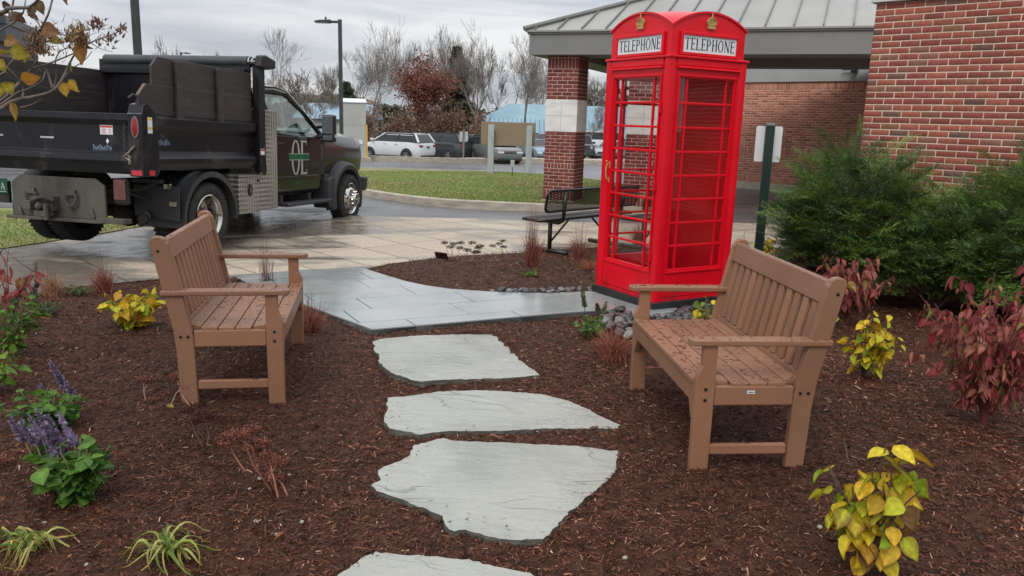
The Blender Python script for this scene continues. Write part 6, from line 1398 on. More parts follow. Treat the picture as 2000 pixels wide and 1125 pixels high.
def bare(label, px, ytop, Y, spread_px, seed, levels=6, cat='tree', leaves=None, name='bare_tree', mat=None, nl=0, lsz=.12, fan=.62, base=.16, thin=.009, ybase=None, nb=(2, 4), lmin=0, lean=0, group='leafless trees behind the car park', first=.18):
    x, y, zt = AT(px, ytop, Y); zb = gz(x, y); t = empty(name, (x, y, zb), 0, label, cat, group)
    sk = skeleton(seed, zt-zb, spread_px/FPX*Y, levels, fan=fan*1.25, base=base, thin=thin, nb=nb, lean=lean, first=first)
    tree_mesh([b for b in sk if b[2] == 0], 'trunk', mat or MAT['bark'], t); tree_mesh([b for b in sk if b[2] > 0], 'branches', mat or MAT['bark'], t)
    if leaves:
        tips = [p for pts, rr, dp in sk if dp >= 3 for p in pts[1:]]; r = np.random.default_rng(seed)
        tp = np.array([tuple(p) for p in tips]); tp = tp[tp[:, 2] > lmin]; i = r.integers(0, len(tp), nl); T = tp[i]+r.normal(0, .22, (nl, 3))
        d = r.normal(0, 1, (nl, 3)); S = Scatter(); S.put(LT, LF, frame(d, r.uniform(0, 6.3, nl), r.uniform(.7, 1.3, nl)*lsz), T, np.array(leaves)[r.integers(0, len(leaves), nl)]*r.uniform(.7, 1.2, (nl, 1))); S.build('leaves', MAT['leafdull'], t)
    return t
bare('wide bare tree with dense upright twigs, left of the middle lamp post', 557, 48, 62, 165, 11, base=.24, thin=0.0095, fan=.6)
bare('bare tree showing above the truck side boards, left of the tarp roll', 333, 64, 80, 95, 12, levels=5, thin=.02)
bare('thin low bare tree peeping over the tarp roll', 420, 96, 85, 70, 13, levels=5, thin=.02)
bare('leafless tree rising directly behind the middle lamp post', 722, 32, 66, 130, 14, base=.22, thin=0.0088, lean=.1, fan=.55)
bare('tall bare tree above the left half of the reddish tree', 808, 30, 80, 110, 15, base=.2, thin=0.0109)
bare('tall bare tree between the reddish tree and the dark conifer', 873, 42, 82, 110, 16, base=.2, thin=0.0109)
bare('large bare tree with forked trunk left of the brown board', 940, 38, 66, 140, 17, base=.26, thin=0.0095, lean=.15, fan=.6)
bare('bare tree whose trunk stands just left of the brick pillar', 1028, 44, 68, 120, 18, base=.2, thin=0.0095)
bare('small round bare tree in front of the blue roof, right of the brick pillar', 1156, 206, 64, 62, 19, levels=5, base=.12, thin=0.0109, fan=.7)
bare('bare tree top seen between the brick pillar and the telephone box', 1150, 118, 90, 90, 20, thin=0.0122)
bare('low twiggy bare tree over the truck windscreen', 640, 150, 90, 90, 21, levels=5, thin=.02)
bare('low bare tree over the truck cab roof', 600, 168, 84, 70, 22, levels=5, thin=.02)
bare('slim bare tree between the blue roof and the pillar', 1085, 90, 84, 90, 23, thin=0.0122)
bare('pale bare tree far left above the truck bed', 470, 110, 95, 80, 24, levels=5, thin=0.0150)
def back_row():
    src = [o for o in bpy.data.objects if o.type == 'EMPTY' and o.name.startswith('bare_tree')]; r = random.Random(4)
    spots = [(655, 120, 104), (700, 84, 98), (745, 70, 95), (775, 96, 110), (845, 74, 99), (905, 68, 96), (925, 100, 112), (985, 66, 94), (1008, 92, 108), (1060, 90, 104), (1140, 140, 110), (1172, 150, 106), (520, 132, 104), (585, 128, 108)]
    for k, (px, yt, Y) in enumerate(spots):
        s_ = src[(k*5+2) % len(src)]; H0 = max(c.bound_box[6][2] for c in kids(s_)); x, y, zt = AT(px, yt, Y); zb = gz(x, y); c = copy_tree(s_); c.location = (x, y, zb); f_ = (zt-zb)/H0; c.scale = (f_*1.15, f_*1.15, f_); c.rotation_euler = (0, 0, r.uniform(0, 6.28))
        tag(c, 'one of the many bare trees of the hazy back row beyond the car park', 'tree', 'back row of leafless trees')
back_row()
RB = M('bark_reddish', (.13, .075, .06), (.18, .11, .085), 6, .9)
bare('broad tree with a haze of rusty red leaves behind the white and slate suvs', 800, 96, 60, 135, 31, levels=6, leaves=[(.24, .085, .06), (.29, .12, .085), (.19, .08, .06)], name='red_tree', mat=RB, nl=7500, lsz=.14, base=.2, thin=0.0075, fan=.6, group='thin leaved trees behind the car park')
for k, (px, yt, sp_, sd) in enumerate(((735, 195, 90, 41), (780, 205, 100, 42), (830, 190, 100, 43), (880, 200, 90, 44), (925, 215, 70, 45))):
    bare(['brownish twiggy shrub right behind the grey cabinet', 'brownish twiggy shrub over the white suv roof', 'brownish twiggy shrub over the gap between the two suvs', 'brownish twiggy shrub over the slate suv roof', 'brownish twiggy shrub beside the far double sign'][k], px, yt, 57.5+k*.5, sp_, sd, levels=5, cat='shrub', leaves=[(.27, .16, .11), (.33, .21, .15), (.20, .12, .085)], name='twiggy_shrub', mat=RB, nl=1700, lsz=.12, base=.08, thin=0.0068, fan=.8, group='brown shrubs behind the parked cars', first=.06, nb=(3, 5))
def conifer(label, px, ytop, Y, wpx, cols, seed, name='conifer_tree'):
    x, y, zt = AT(px, ytop, Y); zb = gz(x, y); H_ = zt-zb; R_ = wpx/FPX*Y/2; t = empty(name, (x, y, zb), 0, label, 'tree', 'evergreens behind the car park')
    m = MB(); m.tube([(0, 0, -.2), (0, 0, H_*.97)], [.18, .02], 6); m.build('trunk', MAT['bark'], t)
    r = np.random.default_rng(seed); n = 9000; h = r.uniform(0.08, 1, n)**.8; rad = R_*(1-h)**.8*(.55+.45*r.random(n))*(1+.3*np.sin(h*45)); a = r.uniform(0, 2*pi, n)
    T = np.stack([rad*np.cos(a), rad*np.sin(a), h*H_], 1); d = np.stack([np.cos(a), np.sin(a), r.normal(-.3, .3, n)], 1)
    S = Scatter(); S.put(LT*np.array([1, .5, 1]), LF, frame(d, r.uniform(0, 6.3, n), r.uniform(.25, .5, n)), T, np.array(cols)[r.integers(0, len(cols), n)]*r.uniform(.7, 1.2, (n, 1))); S.build('crown', MAT['leafdull'], t)
conifer('narrow dark pointed conifer behind the slate suv', 893, 92, 72, 75, [(.085, .095, .07), (.11, .115, .085), (.13, .115, .095)], 5)
conifer('rounded olive green evergreen right of the middle lamp post', 676, 160, 96, 75, [(.10, .125, .07), (.15, .16, .095)], 6)
conifer('olive evergreen left of the middle lamp post', 640, 178, 99, 70, [(.12, .13, .08), (.15, .145, .095)], 7)
def woods():
    r = np.random.default_rng(9); n = 26000; x = r.uniform(-70, 130, n); y = r.uniform(104, 112, n); top = 5.2+1.8*vnoise(x, x*0, .25, 4)+1.3*vnoise(x, x*0, 1.1, 6)-np.where(x < 5, 2.4, 0); z = -1.3+r.random(n)**.7*top
    T = np.stack([x, y, z], 1); S = Scatter(); cols = np.array([(.075, .08, .05), (.10, .10, .062), (.12, .105, .075), (.06, .06, .045)])
    S.put(LT, LF, frame(r.normal(0, 1, (n, 3)), r.uniform(0, 6.3, n), r.uniform(.3, .75, n)), T, cols[r.integers(0, 4, n)]); o = S.build('distant_woods', MAT['leafdull']); o['kind'] = 'stuff'; tag(o, 'mixed evergreen and bare woods beyond the blue roofed building', 'woods')
woods()
# ------------------------------------------------------------------ garden plants
def leafT(w_=.42, fold=.10, droop=.25, nx=6, wave=0., tip=1.0):
    V = []; 
    for i in range(nx+1):
        s = i/nx; wd = w_*(sin(pi*min(1, s*1.02)**.72)**.85)*(1-.15*s) if 0 < s < 1 else .0
        for j in (-1, -.5, 0, .5, 1): V.append((s, j*wd, fold*abs(j)*(.6+.4*s)-droop*s*s+wave*sin(s*14+j*2)*abs(j)))
    F = [(i*5+j, (i+1)*5+j, (i+1)*5+j+1, i*5+j+1) for i in range(nx) for j in range(4)]
    return np.array(V), np.array(F)
LEAF = leafT(); LEAFN = leafT(.19, .07, .35); LEAFC = leafT(.34, .22, .45, wave=.035)
def leafcols(n, k, cols, p, edge, r, em=.5):
    "per-vertex colour: each leaf its own shade, browner towards margin and tip on some"
    base = np.array(cols)[r.choice(len(cols), n, p=p)]*r.uniform(.82, 1.18, (n, 1)); C = np.repeat(base[:, None, :], k, 1)
    e_ = np.tile([1, .35, 0, .35, 1], k//5); s = np.repeat(np.arange(k//5)/(k//5-1), 5)
    a = np.clip((e_[None]*.75+s[None]*.7-r.uniform(.25, 1.5, (n, 1)))*1.6+r.normal(0, .12, (n, k)), 0, 1)*em
    mid = (np.tile([0, 0, 1, 0, 0], k//5))[None, :, None]*.18
    C = C*(1-a[..., None])+np.array(edge)*a[..., None]; return C*(1+mid)
def stems_of(r, H_, W_, n, lean=(0, 0), seg=6, curve=.5):
    out_ = []
    for i in range(n):
        a = r.uniform(0, 2*pi); rad = W_/2*sqrt(r.random())*.9; h = H_*r.uniform(.55, 1)*(1-.25*(rad/(W_/2))**2); pts = []
        for k in range(seg+1):
            s = k/seg; q = s**(1+curve); pts.append((rad*cos(a)*q+lean[0]*s*h+r.normal(0, .006)*s, rad*sin(a)*q+lean[1]*s*h+r.normal(0, .006)*s, h*s))
        out_.append(pts)
    return out_
def along(pts, s):
    f_ = s*(len(pts)-1); i = min(int(f_), len(pts)-2); a, b = np.array(pts[i]), np.array(pts[i+1]); return a+(b-a)*(f_-i), b-a
MAT['leafn'] = MC('leaf_near', .55, .5, 110, .3, .35, vary=.38, vscale=55, bdist=.003)
MAT['stemgreen'] = M('green_stem', (.10, .13, .03), (.16, .12, .05), 10, .6); MAT['stemred'] = M('red_stem', (.13, .03, .025), (.09, .03, .025), 10, .6); MAT['stembrown'] = M('brown_stem', (.06, .035, .025), (.12, .08, .06), 10, .7)
def plant(name, label, cat, px, py, H_, W_, ns, nl, ls, cols, p, edge, stem, seed, tmpl=LEAF, group=None, hang=.5, lo=.2, lean=(0, 0), em=.6, jit=.02, srad=.004, pet=.03):
    r = np.random.default_rng(seed); x, y, z = G(px, py); t = empty(name, (x, y, z+.01), 0, label, cat, group)
    st = stems_of(r, H_, W_, ns, lean); m = MB()
    for s_ in st: m.tube([(0, 0, -.03)]+s_[1:], [srad*1.3]+[srad*(1-.6*k/len(s_)) for k in range(len(s_)-1)], 5)
    T = []; Dv = []; 
    for i in range(nl):
        s_ = st[r.integers(0, ns)]; q = r.uniform(lo, 1)**.8; c, d = along(s_, q); a = r.uniform(0, 2*pi)
        o = np.array([cos(a), sin(a), r.uniform(-.2, .5)]); T.append(c+o*pet*r.uniform(.5, 1.3)); dv = np.array([cos(a), sin(a), .25-hang*r.uniform(.5, 2.2)]); Dv.append(dv)
        if i % 2 == 0: m.tube([tuple(c), tuple(c+o*pet*.6+np.array([0, 0, .006])), tuple(T[-1])], .0014, 4)
    m.build('stems', stem, t); T = np.array(T); Dv = np.array(Dv)
    S = Scatter(); sz = ls*r.uniform(.55, 1.15, nl)
    parts = [(tmpl, np.arange(nl) % 5 != 4), (LEAFC, np.arange(nl) % 5 == 4)]
    for tm, mk in parts: S.put(tm[0], tm[1], frame(Dv[mk], r.normal(0, .7, mk.sum()), sz[mk]), T[mk], leafcols(mk.sum(), len(tm[0]), cols, p, edge, r, em))
    S.build('leaves', MAT['leafn'], t, smooth=True); return t
YL = [(.66, .52, .03), (.50, .50, .03), (.24, .34, .02), (.66, .42, .03), (.46, .25, .03), (.20, .10, .035)]
plant('yellow_leaved_shrub', 'small shrub with large yellow, lime and brown blotched leaves, front right corner', 'shrub', 1692, 1128, .54, .38, 15, 135, .084, YL, [.32, .26, .14, .14, .09, .05], (.22, .08, .02), MAT['stembrown'], 51, group='yellow leaved shrubs', hang=.6, em=.8, pet=.04)
plant('yellow_leaved_shrub', 'bright yellow leaved shrub just left of the left bench', 'shrub', 264, 652, .37, .54, 13, 150, .088, YL, [.38, .30, .1, .14, .06, .02], (.4, .2, .04), MAT['stembrown'], 52, group='yellow leaved shrubs', em=.5)
plant('yellow_leaved_shrub', 'yellow leaved shrub standing directly behind the near end of the right bench', 'shrub', 1684, 742, .47, .48, 12, 130, .078, YL, [.3, .24, .18, .16, .09, .03], (.35, .15, .03), MAT['stembrown'], 53, group='yellow leaved shrubs')
plant('yellow_leaved_shrub', 'half lime half tan shrub peeping over the far end of the right bench back', 'shrub', 1492, 508, .36, .42, 9, 80, .085, YL, [.1, .3, .14, .16, .22, .08], (.3, .15, .04), MAT['stembrown'], 54, group='yellow leaved shrubs')
plant('yellow_leaved_shrub', 'small green and yellow shrub between the telephone box and the right bench', 'shrub', 1378, 640, .30, .24, 6, 26, .075, [(.10, .18, .03), (.16, .24, .03), (.6, .45, .03)], [.4, .3, .3], (.4, .25, .04), MAT['stemgreen'], 55, group='yellow leaved shrubs')
plant('low_yellow_plant', 'low tuft of tiny bright yellow leaves beside the river stones', 'plant', 1365, 628, .08, .22, 10, 70, .03, [(.70, .55, .03), (.6, .5, .05)], None, (.5, .3, .03), MAT['stemgreen'], 56, LEAFN, hang=.2)
plant('low_yellow_plant', 'small yellow tuft under the big evergreen shrubs, beyond the right bench', 'plant', 1580, 500, .10, .30, 8, 60, .045, [(.70, .58, .03), (.6, .5, .05)], None, (.5, .3, .03), MAT['stemgreen'], 57, LEAFN, hang=.2)
RD = [(.34, .075, .065), (.40, .14, .11), (.22, .05, .05), (.46, .19, .12), (.36, .045, .055), (.30, .20, .06), (.16, .22, .04)]
plant('red_leaved_shrub', 'big drooping dark red shrub at the right edge, green leaves low on its left', 'shrub', 1918, 838, .86, .92, 46, 1050, .072, RD, [.28, .26, .16, .14, .06, .07, .03], (.12, .03, .03), MAT['stemred'], 61, LEAFN, 'red leaved shrubs', hang=1.1, lo=.22, srad=.003)
plant('red_leaved_shrub', 'tall sparse dark red shrub cut off by the right edge, behind the bigger red one', 'shrub', 2005, 745, 1.0, .55, 14, 150, .08, RD, [.35, .3, .2, .1, .02, .02, .01], (.12, .03, .03), MAT['stemred'], 62, LEAFN, 'red leaved shrubs', hang=1.1, lo=.4, srad=.0035)
plant('red_leaved_shrub', 'dull red shrub close behind the near post of the right bench back', 'shrub', 1650, 640, .66, .72, 30, 420, .085, RD, [.3, .34, .2, .1, .03, .02, .01], (.16, .06, .05), MAT['stemred'], 63, LEAFN, 'red leaved shrubs', hang=1.2, lo=.3, srad=.003)
plant('red_leaved_shrub', 'low brownish red shrub behind the middle of the right bench back', 'shrub', 1590, 570, .50, 1.0, 30, 380, .09, [(.17, .075, .06), (.24, .11, .08), (.13, .05, .045), (.3, .2, .06)], [.35, .3, .25, .1], (.15, .07, .05), MAT['stemred'], 64, LEAFN, 'red leaved shrubs', hang=1.0, lo=.3, srad=.003)
plant('red_leaved_shrub', 'thin red shrub at the left edge with upright stems over the green plants', 'shrub', 20, 650, .62, .55, 9, 70, .085, RD, [.3, .3, .2, .1, .06, .03, .01], (.15, .04, .04), MAT['stemred'], 65, LEAFN, 'red leaved shrubs', hang=1.0, lo=.45, srad=.0035)
GN = [(.065, .15, .025), (.09, .20, .03), (.13, .26, .04), (.05, .11, .025)]
plant('green_perennial', 'bushy green plant at the left edge below the red stems', 'plant', 28, 700, .42, .40, 18, 190, .05, GN+[(.14, .16, .04)], None, (.12, .13, .03), MAT['stemgreen'], 71, LEAF, 'leafy green perennials', hang=.3, lo=.1)
plant('green_perennial', 'bright lime green plant cut off by the left edge, above the purple flowers', 'plant', -8, 770, .30, .30, 8, 50, .075, [(.16, .26, .03), (.10, .20, .03), (.24, .3, .05)], None, (.2, .2, .03), MAT['stemgreen'], 72, LEAF, 'leafy green perennials', hang=.3)
plant('green_perennial', 'low grey green mat left of the yellow shrub', 'plant', 92, 618, .12, .34, 12, 80, .05, [(.07, .11, .05), (.10, .14, .07)], None, (.1, .1, .05), MAT['stemgreen'], 73, LEAFN, 'leafy green perennials', hang=.1)
plant('green_perennial', 'tiny dark green tuft at the pavement edge behind the yellow shrub', 'plant', 158, 577, .07, .28, 10, 60, .05, [(.05, .10, .03), (.08, .13, .04)], None, (.1, .1, .05), MAT['stemgreen'], 74, LEAFN, 'leafy green perennials', hang=.1)
plant('green_perennial', 'tiny green tuft on the mulch beyond the bluestone path', 'plant', 1035, 546, .09, .30, 8, 44, .06, [(.09, .16, .03), (.14, .2, .04)], None, (.1, .1, .05), MAT['stemgreen'], 75, LEAFN, 'leafy green perennials', hang=.2)
plant('green_perennial', 'bushy green plant beside the river stones, near the right end of the path', 'plant', 1152, 662, .17, .27, 12, 110, .05, GN, None, (.1, .12, .03), MAT['stemgreen'], 76, LEAF, 'leafy green perennials', hang=.2, lo=.1)
# tall flowering stem of that plant
def spike_plant(label, px, py, leafH, leafW, nl, ls, spikes, seed, depthY, stemcol=None, cols=GN, pur=((.23, .185, .30), (.36, .30, .43), (.14, .11, .17)), group='purple flower spikes'):
    r = np.random.default_rng(seed); x, y, z = G(px, py); t = empty('hyssop_plant', (x, y, z+.005), 0, label, 'flower', group)
    st = stems_of(r, leafH, leafW, 14); m = MB(); S = Scatter(); T = []; Dv = []
    for s_ in st: m.tube([(0, 0, -.03)]+s_[1:], .0028, 5)
    for i in range(nl):
        s_ = st[r.integers(0, 14)]; c, d = along(s_, r.uniform(.15, 1)); a = r.uniform(0, 2*pi); T.append(c); Dv.append((cos(a), sin(a), r.uniform(-.5, .35)))
    sp_ = MB(); F_ = Scatter(); FT = []; FD = []; FS = []
    for (x0, y0, x1, y1) in spikes:            # picture positions of the foot and tip of each flower spike
        a = np.array(AT(x0, y0, depthY+r.uniform(-.12, .12)))-np.array([x, y, z+.005]); b = np.array(AT(x1, y1, depthY+r.uniform(-.12, .12)))-np.array([x, y, z+.005])
        m.tube([(a[0]*.15, a[1]*.15, 0), tuple(a*np.array([.75, .75, .45])), tuple(a)], .0026, 5); sp_.tube([tuple(a), tuple((a+b)/2), tuple(b)], .0022, 5)
        n = int(np.linalg.norm(b-a)/.0011); q = r.random(n); an = r.uniform(0, 6.28, n); ax = (b-a)/np.linalg.norm(b-a); u_ = np.cross(ax, [0, 0, 1.]); u_ /= np.linalg.norm(u_); v_ = np.cross(ax, u_)
        d = np.cos(an)[:, None]*u_+np.sin(an)[:, None]*v_+ax*.5; FT.append(a+(b-a)*(np.round(q*13)/13*.8+q*.2)[:, None]+d*.004); FD.append(d); FS.append(.019*(1.15-.75*q)*r.uniform(.7, 1.2, n))
        for k in range(6): c = a*(.35+.6*k/6); T.append(c*np.array([1, 1, .9])); aa = r.uniform(0, 6.28); Dv.append((cos(aa), sin(aa), .1))
    m.build('stems', MAT['stemgreen'], t); n = len(T); T = np.array(T); Dv = np.array(Dv); S.put(LEAF[0], LEAF[1], frame(Dv, r.normal(0, .5, n), ls*r.uniform(.5, 1.15, n)), T, leafcols(n, len(LEAF[0]), cols, None, (.12, .16, .03), r, .4)); S.build('leaves', MAT['leafn'], t, smooth=True)
    so2 = sp_.build('flower_spike_stems', MAT['stembrown'], t); FT = np.concatenate(FT); FD = np.concatenate(FD); FS = np.concatenate(FS); n = len(FT)
    F_.put(LEAF[0]*np.array([1, 1.1, 1]), LEAF[1], frame(FD, r.uniform(0, 6.28, n), FS), FT, pal(n, pur, [.5, .3, .2], .2)); F_.build('florets', MAT['leafn'], so2)
    return t
spike_plant('green leafy plant with a sheaf of purple flower spikes leaning left, near lower left corner', 152, 992, .27, .36, 210, .078, [(48, 862, 18, 815), (70, 868, 40, 822), (92, 880, 58, 812), (104, 872, 72, 800), (112, 888, 84, 822), (98, 900, 62, 850), (118, 868, 92, 812), (146, 868, 114, 808), (128, 892, 108, 840), (84, 862, 66, 830)], 81, 3.05)
spike_plant('smaller purple spiked plant with fresh green leaves, just above the larger one', 92, 842, .22, .46, 190, .068, [(126, 755, 98, 708), (96, 785, 78, 752), (140, 770, 128, 745)], 82, 3.75)
spike_plant('faded grey spiked plant among the red stems at the left edge', 62, 600, .2, .2, 30, .05, [(72, 560, 70, 512), (64, 575, 80, 535), (44, 565, 38, 545)], 83, 5.6, pur=((.16, .12, .14), (.10, .075, .09), (.22, .18, .17)), cols=[(.12, .15, .09), (.09, .12, .06)])
spike_plant('slim upright green stem with small leaves and seed heads, left of the river stones', 1150, 662, .10, .16, 20, .035, [(1142, 600, 1136, 556), (1178, 612, 1184, 590), (1168, 605, 1166, 592)], 84, 5.32, pur=((.12, .15, .05), (.2, .17, .1), (.08, .10, .04)), group='leafy green perennials')

# ornamental grasses
BT_ = np.array([(i/6, j*.5*(1-(i/6)**1.5)+0, 0) for i in range(7) for j in (-1, 1)]); BF_ = np.array([(i*2, i*2+2, i*2+3, i*2+1) for i in range(6)])
def grass_(name, label, px, py, H_, W_, n, cols, seed, tall=0, wd=.004, arch_=.5, group='red ornamental grasses', cat='plant', base=.03):
    r = np.random.default_rng(seed); x, y, z = G(px, py); t = empty(name, (x, y, z+.005), 0, label, cat, group)
    V = []; C = []; F = []; cols = np.array(cols)
    for i in range(n+tall):
        tl = i >= n; a = r.uniform(0, 2*pi); ln = H_*r.uniform(.5, 1.1)*(1.9 if tl else 1); out_ = W_/2*sqrt(r.random())*(.35 if tl else 1); w_ = wd*r.uniform(.6, 1.2)*(.6 if tl else 1)
        bx_, by_ = r.normal(0, base, 2); c = cols[r.integers(0, len(cols))]*r.uniform(.75, 1.25); k = len(V); p_ = r.uniform(0, 2*pi); ex = arch_*r.uniform(.3, 1.3)
        for j in range(7):
            s = j/6; hx = out_*(s**1.6); zz = ln*(s-ex*.55*s**3*(out_/(W_/2+1e-6))); wj = w_*(1-.85*s)
            px_, py_ = bx_+hx*cos(a), by_+hx*sin(a); V += [(px_-wj*sin(p_), py_+wj*cos(p_), zz), (px_+wj*sin(p_), py_-wj*cos(p_), zz)]; cc = c*(1.15-.3*s) if not tl else c*.6; C += [cc, cc]
        F += [(k+j*2, k+j*2+2, k+j*2+3, k+j*2+1) for j in range(6)]
    bigmesh('blades', np.array(V), np.array(F), np.array(C), MAT['leafn'], t); return t
RG = [(.30, .10, .075), (.40, .15, .10), (.22, .06, .055), (.46, .24, .16)]; OG = [(.45, .15, .07), (.5, .2, .1), (.35, .1, .06)]; TG_ = [(.42, .24, .14), (.36, .16, .10), (.5, .33, .2)]
grass_('ornamental_tuft', 'red ornamental grass with tall wispy tops at the far bed edge, left of metal bench', 1038, 526, .42, .40, 320, RG, 91, 80)
grass_('ornamental_tuft', 'red grass clump just right of the metal bench foot', 1130, 506, .30, .48, 280, RG, 92, 30)
grass_('ornamental_tuft', 'small orange grass clump against the left side of the telephone box', 1152, 532, .16, .34, 150, OG, 93)
grass_('ornamental_tuft', 'large arching orange red grass tuft in front of the river stones, by the right bench', 1197, 704, .25, .38, 420, RG+OG, 94, 10, .0035, .9)
grass_('ornamental_tuft', 'pinkish red grass tuft right behind the front leg of the left bench', 606, 652, .25, .34, 320, RG, 95, 10, .0035, .9)
grass_('ornamental_tuft', 'pink red grass tuft at the pavement edge behind the yellow shrub', 203, 572, .24, .34, 260, RG, 96, 16)
grass_('ornamental_tuft', 'tan and orange grass tuft at the pavement edge, near the left edge', 103, 580, .24, .36, 220, TG_, 97, 10)
grass_('ornamental_tuft', 'thin see-through purple stems rising behind the left bench seat', 520, 556, .34, .40, 26, [(.16, .07, .07), (.22, .12, .10)], 98, 60, .0025, .3)
grass_('ornamental_tuft', 'sparse dark red stems in front of the truck rear wheel', 345, 548, .34, .22, 14, [(.14, .05, .05)], 99, 18, .0025, .2)
grass_('ornamental_tuft', 'reddish grass seen through the telephone box door panes', 1245, 478, .30, .55, 220, RG, 100, 40)
grass_('ornamental_tuft', 'short straw grass at the bed edge right of the telephone box', 1448, 490, .18, .3, 60, TG_, 101, 10)
DL = [(.30, .36, .07), (.46, .46, .14), (.20, .30, .05), (.50, .40, .12), (.14, .24, .05)]
def daylily(label, px, py, seed, R_=.17, n=34):
    r = np.random.default_rng(seed); x, y, z = G(px, py); t = empty('daylily_tuft', (x, y, z+.01), 0, label, 'plant', 'yellowing daylily tufts'); V = []; C = []; F = []
    for i in range(n):
        a = r.uniform(0, 2*pi); ln = R_*r.uniform(.35, 1.15); w_ = .0040*r.uniform(.6, 1.4); hh = r.uniform(.012, .07); c = np.array(DL)[r.integers(0, 5)]*r.uniform(.8, 1.15); k = len(V); bx_, by_ = r.normal(0, .025, 2); tw = r.normal(0, .5); cv = r.normal(0, .5)
        for j in range(9):
            s = j/8; aa = a+cv*s*s; zz = hh*sin(pi*min(1, s*1.08))+.012+.01*(1-s); wj = w_*(1-s**2.2)+.0006; px_, py_ = bx_+ln*s*cos(aa), by_+ln*s*sin(aa)
            for q in (-1, 0, 1): V.append((px_-q*wj*sin(aa), py_+q*wj*cos(aa), zz+abs(q)*.0035+q*tw*.004)); C.append(c*(1-.12*(q == 0)) if s < .85 else c*np.array([1, .8, .8]))
        F += [(k+j*3+q, k+j*3+3+q, k+j*3+4+q, k+j*3+1+q) for j in range(8) for q in (0, 1)]
    bigmesh('blades', np.array(V), np.array(F), np.array(C), MAT['leafn'], t, True)
daylily('yellow green strappy tuft in the bottom left corner', 58, 1088, 111, .135, 44); daylily('pale green strappy tuft lying flat, second from the bottom left corner', 335, 1092, 112, .17, 40)

# dried sedum: pale stems with flat dark seed heads
MAT['umbel'] = MC('seed_head', .9, 0, 60, .1, vary=.3)
def sedum(label, px, py, stems, Y, seed, stemm, cols, hr=.028, nb=130, group='dried sedum stalks', sr=.003, depth=.05):
    r = np.random.default_rng(seed); x, y, z = G(px, py); o = np.array([x, y, z]); t = empty('dried_sedum', (x, y, z), 0, label, 'plant', group); m = MB(); T = []; R_ = []
    for (x0, y0, x1, y1) in stems:
        Yj = Y+r.uniform(-depth, depth); a = np.array(AT(x0, y0, Yj))-o; b = np.array(AT(x1, y1, Yj+r.uniform(-depth, depth)))-o; a[2] = max(a[2], -.01)
        mid = (a+b)/2+r.normal(0, .012, 3); m.tube([tuple(a), tuple(mid), tuple(b)], [sr, sr*.85, sr*.6], 6)
        for k in range(7):
            d = np.array([r.normal(0, 1), r.normal(0, 1), .45]); d /= np.linalg.norm(d); e_ = b+d*hr*r.uniform(.5, 1); m.tube([tuple(b-(b-mid)*.15), tuple(e_)], sr*.3, 3)
        u_ = r.normal(0, 1, (nb, 3)); u_ /= np.linalg.norm(u_, axis=1, keepdims=True); q = b+u_*np.array([hr, hr, hr*.38])*r.random((nb, 1))**.4; T.append(q)
    m.build('stems', stemm, t); T = np.concatenate(T); n = len(T)
    bt = np.array([(1, 0, 0), (0, 1, 0), (-1, 0, 0), (0, -1, 0), (0, 0, 1), (0, 0, -1)], float); bf = np.array([(0, 1, 4), (1, 2, 4), (2, 3, 4), (3, 0, 4), (1, 0, 5), (2, 1, 5), (3, 2, 5), (0, 3, 5)])
    S = Scatter(); S.put(bt, bf, np.eye(3)[None]*r.uniform(.0018, .0036, n)[:, None, None]*(hr/.028)**.5, T, pal(n, cols, None, .3)); S.build('seed_heads', MAT['umbel'], t)
DK = [(.045, .028, .025), (.07, .042, .036), (.03, .018, .016)]; RBn = [(.20, .07, .05), (.14, .05, .038), (.26, .11, .075), (.09, .04, .03)]
PST = M('pale_stem', (.34, .22, .17), (.22, .12, .09), 8, .6); SST = M('salmon_stem', (.36, .14, .09), (.22, .08, .055), 8, .5)
sedum('group of dried dark brown seed heads right of the bronze plant label', 885, 520, [(880, 518, 868, 474), (884, 518, 886, 476), (890, 518, 900, 474), (886, 518, 880, 482), (892, 518, 898, 484)], 9.0, 121, PST, DK, .055)
sedum('middle group of dried dark seed heads at the far bed edge', 908, 534, [(898, 532, 912, 488), (904, 533, 922, 474), (910, 534, 934, 484), (914, 534, 938, 480), (900, 533, 928, 492), (908, 534, 932, 492)], 8.7, 122, PST, DK, .055)
sedum('small dried seed head group right of the other two, near the red grass', 985, 508, [(986, 508, 962, 480), (984, 508, 974, 476), (986, 508, 982, 470), (988, 508, 984, 482)], 9.6, 123, PST, DK, .05)
sedum('fallen dried flower heads on pale bent stems by the left bench leg', 300, 830, [(287, 826, 292, 742), (289, 826, 280, 740), (355, 815, 318, 770), (340, 812, 300, 780), (372, 795, 345, 735), (330, 820, 362, 752), (360, 812, 300, 800)], 3.9, 124, PST, RBn, .04, 220, sr=.0028, depth=.12)
sedum('dark branching dried stalk between the left bench and the orange stemmed one', 405, 912, [(406, 908, 380, 822), (404, 900, 400, 808), (402, 890, 365, 800), (408, 905, 420, 815), (404, 898, 435, 818)], 3.45, 125, MAT['stembrown'], [(.08, .03, .026), (.05, .022, .02), (.11, .04, .03)], .042, 260, sr=.0028, depth=.08)
sedum('big dried rust coloured sedum with thick orange stems, centre left foreground', 560, 1000, [(570, 1010, 535, 930), (545, 985, 502, 880), (540, 975, 520, 890), (548, 985, 540, 905), (530, 960, 470, 850), (500, 905, 452, 850), (478, 920, 445, 862), (545, 980, 512, 865), (505, 915, 490, 838), (538, 960, 545, 900)], 3.0, 126, SST, RBn, .042, 300, sr=.0042, depth=.09)
sedum('low dried red seed heads half out of the photo at the left edge', 15, 920, [(40, 925, 12, 900), (30, 925, 2, 895), (38, 925, 22, 905)], 3.2, 127, SST, RBn, .035, 160)
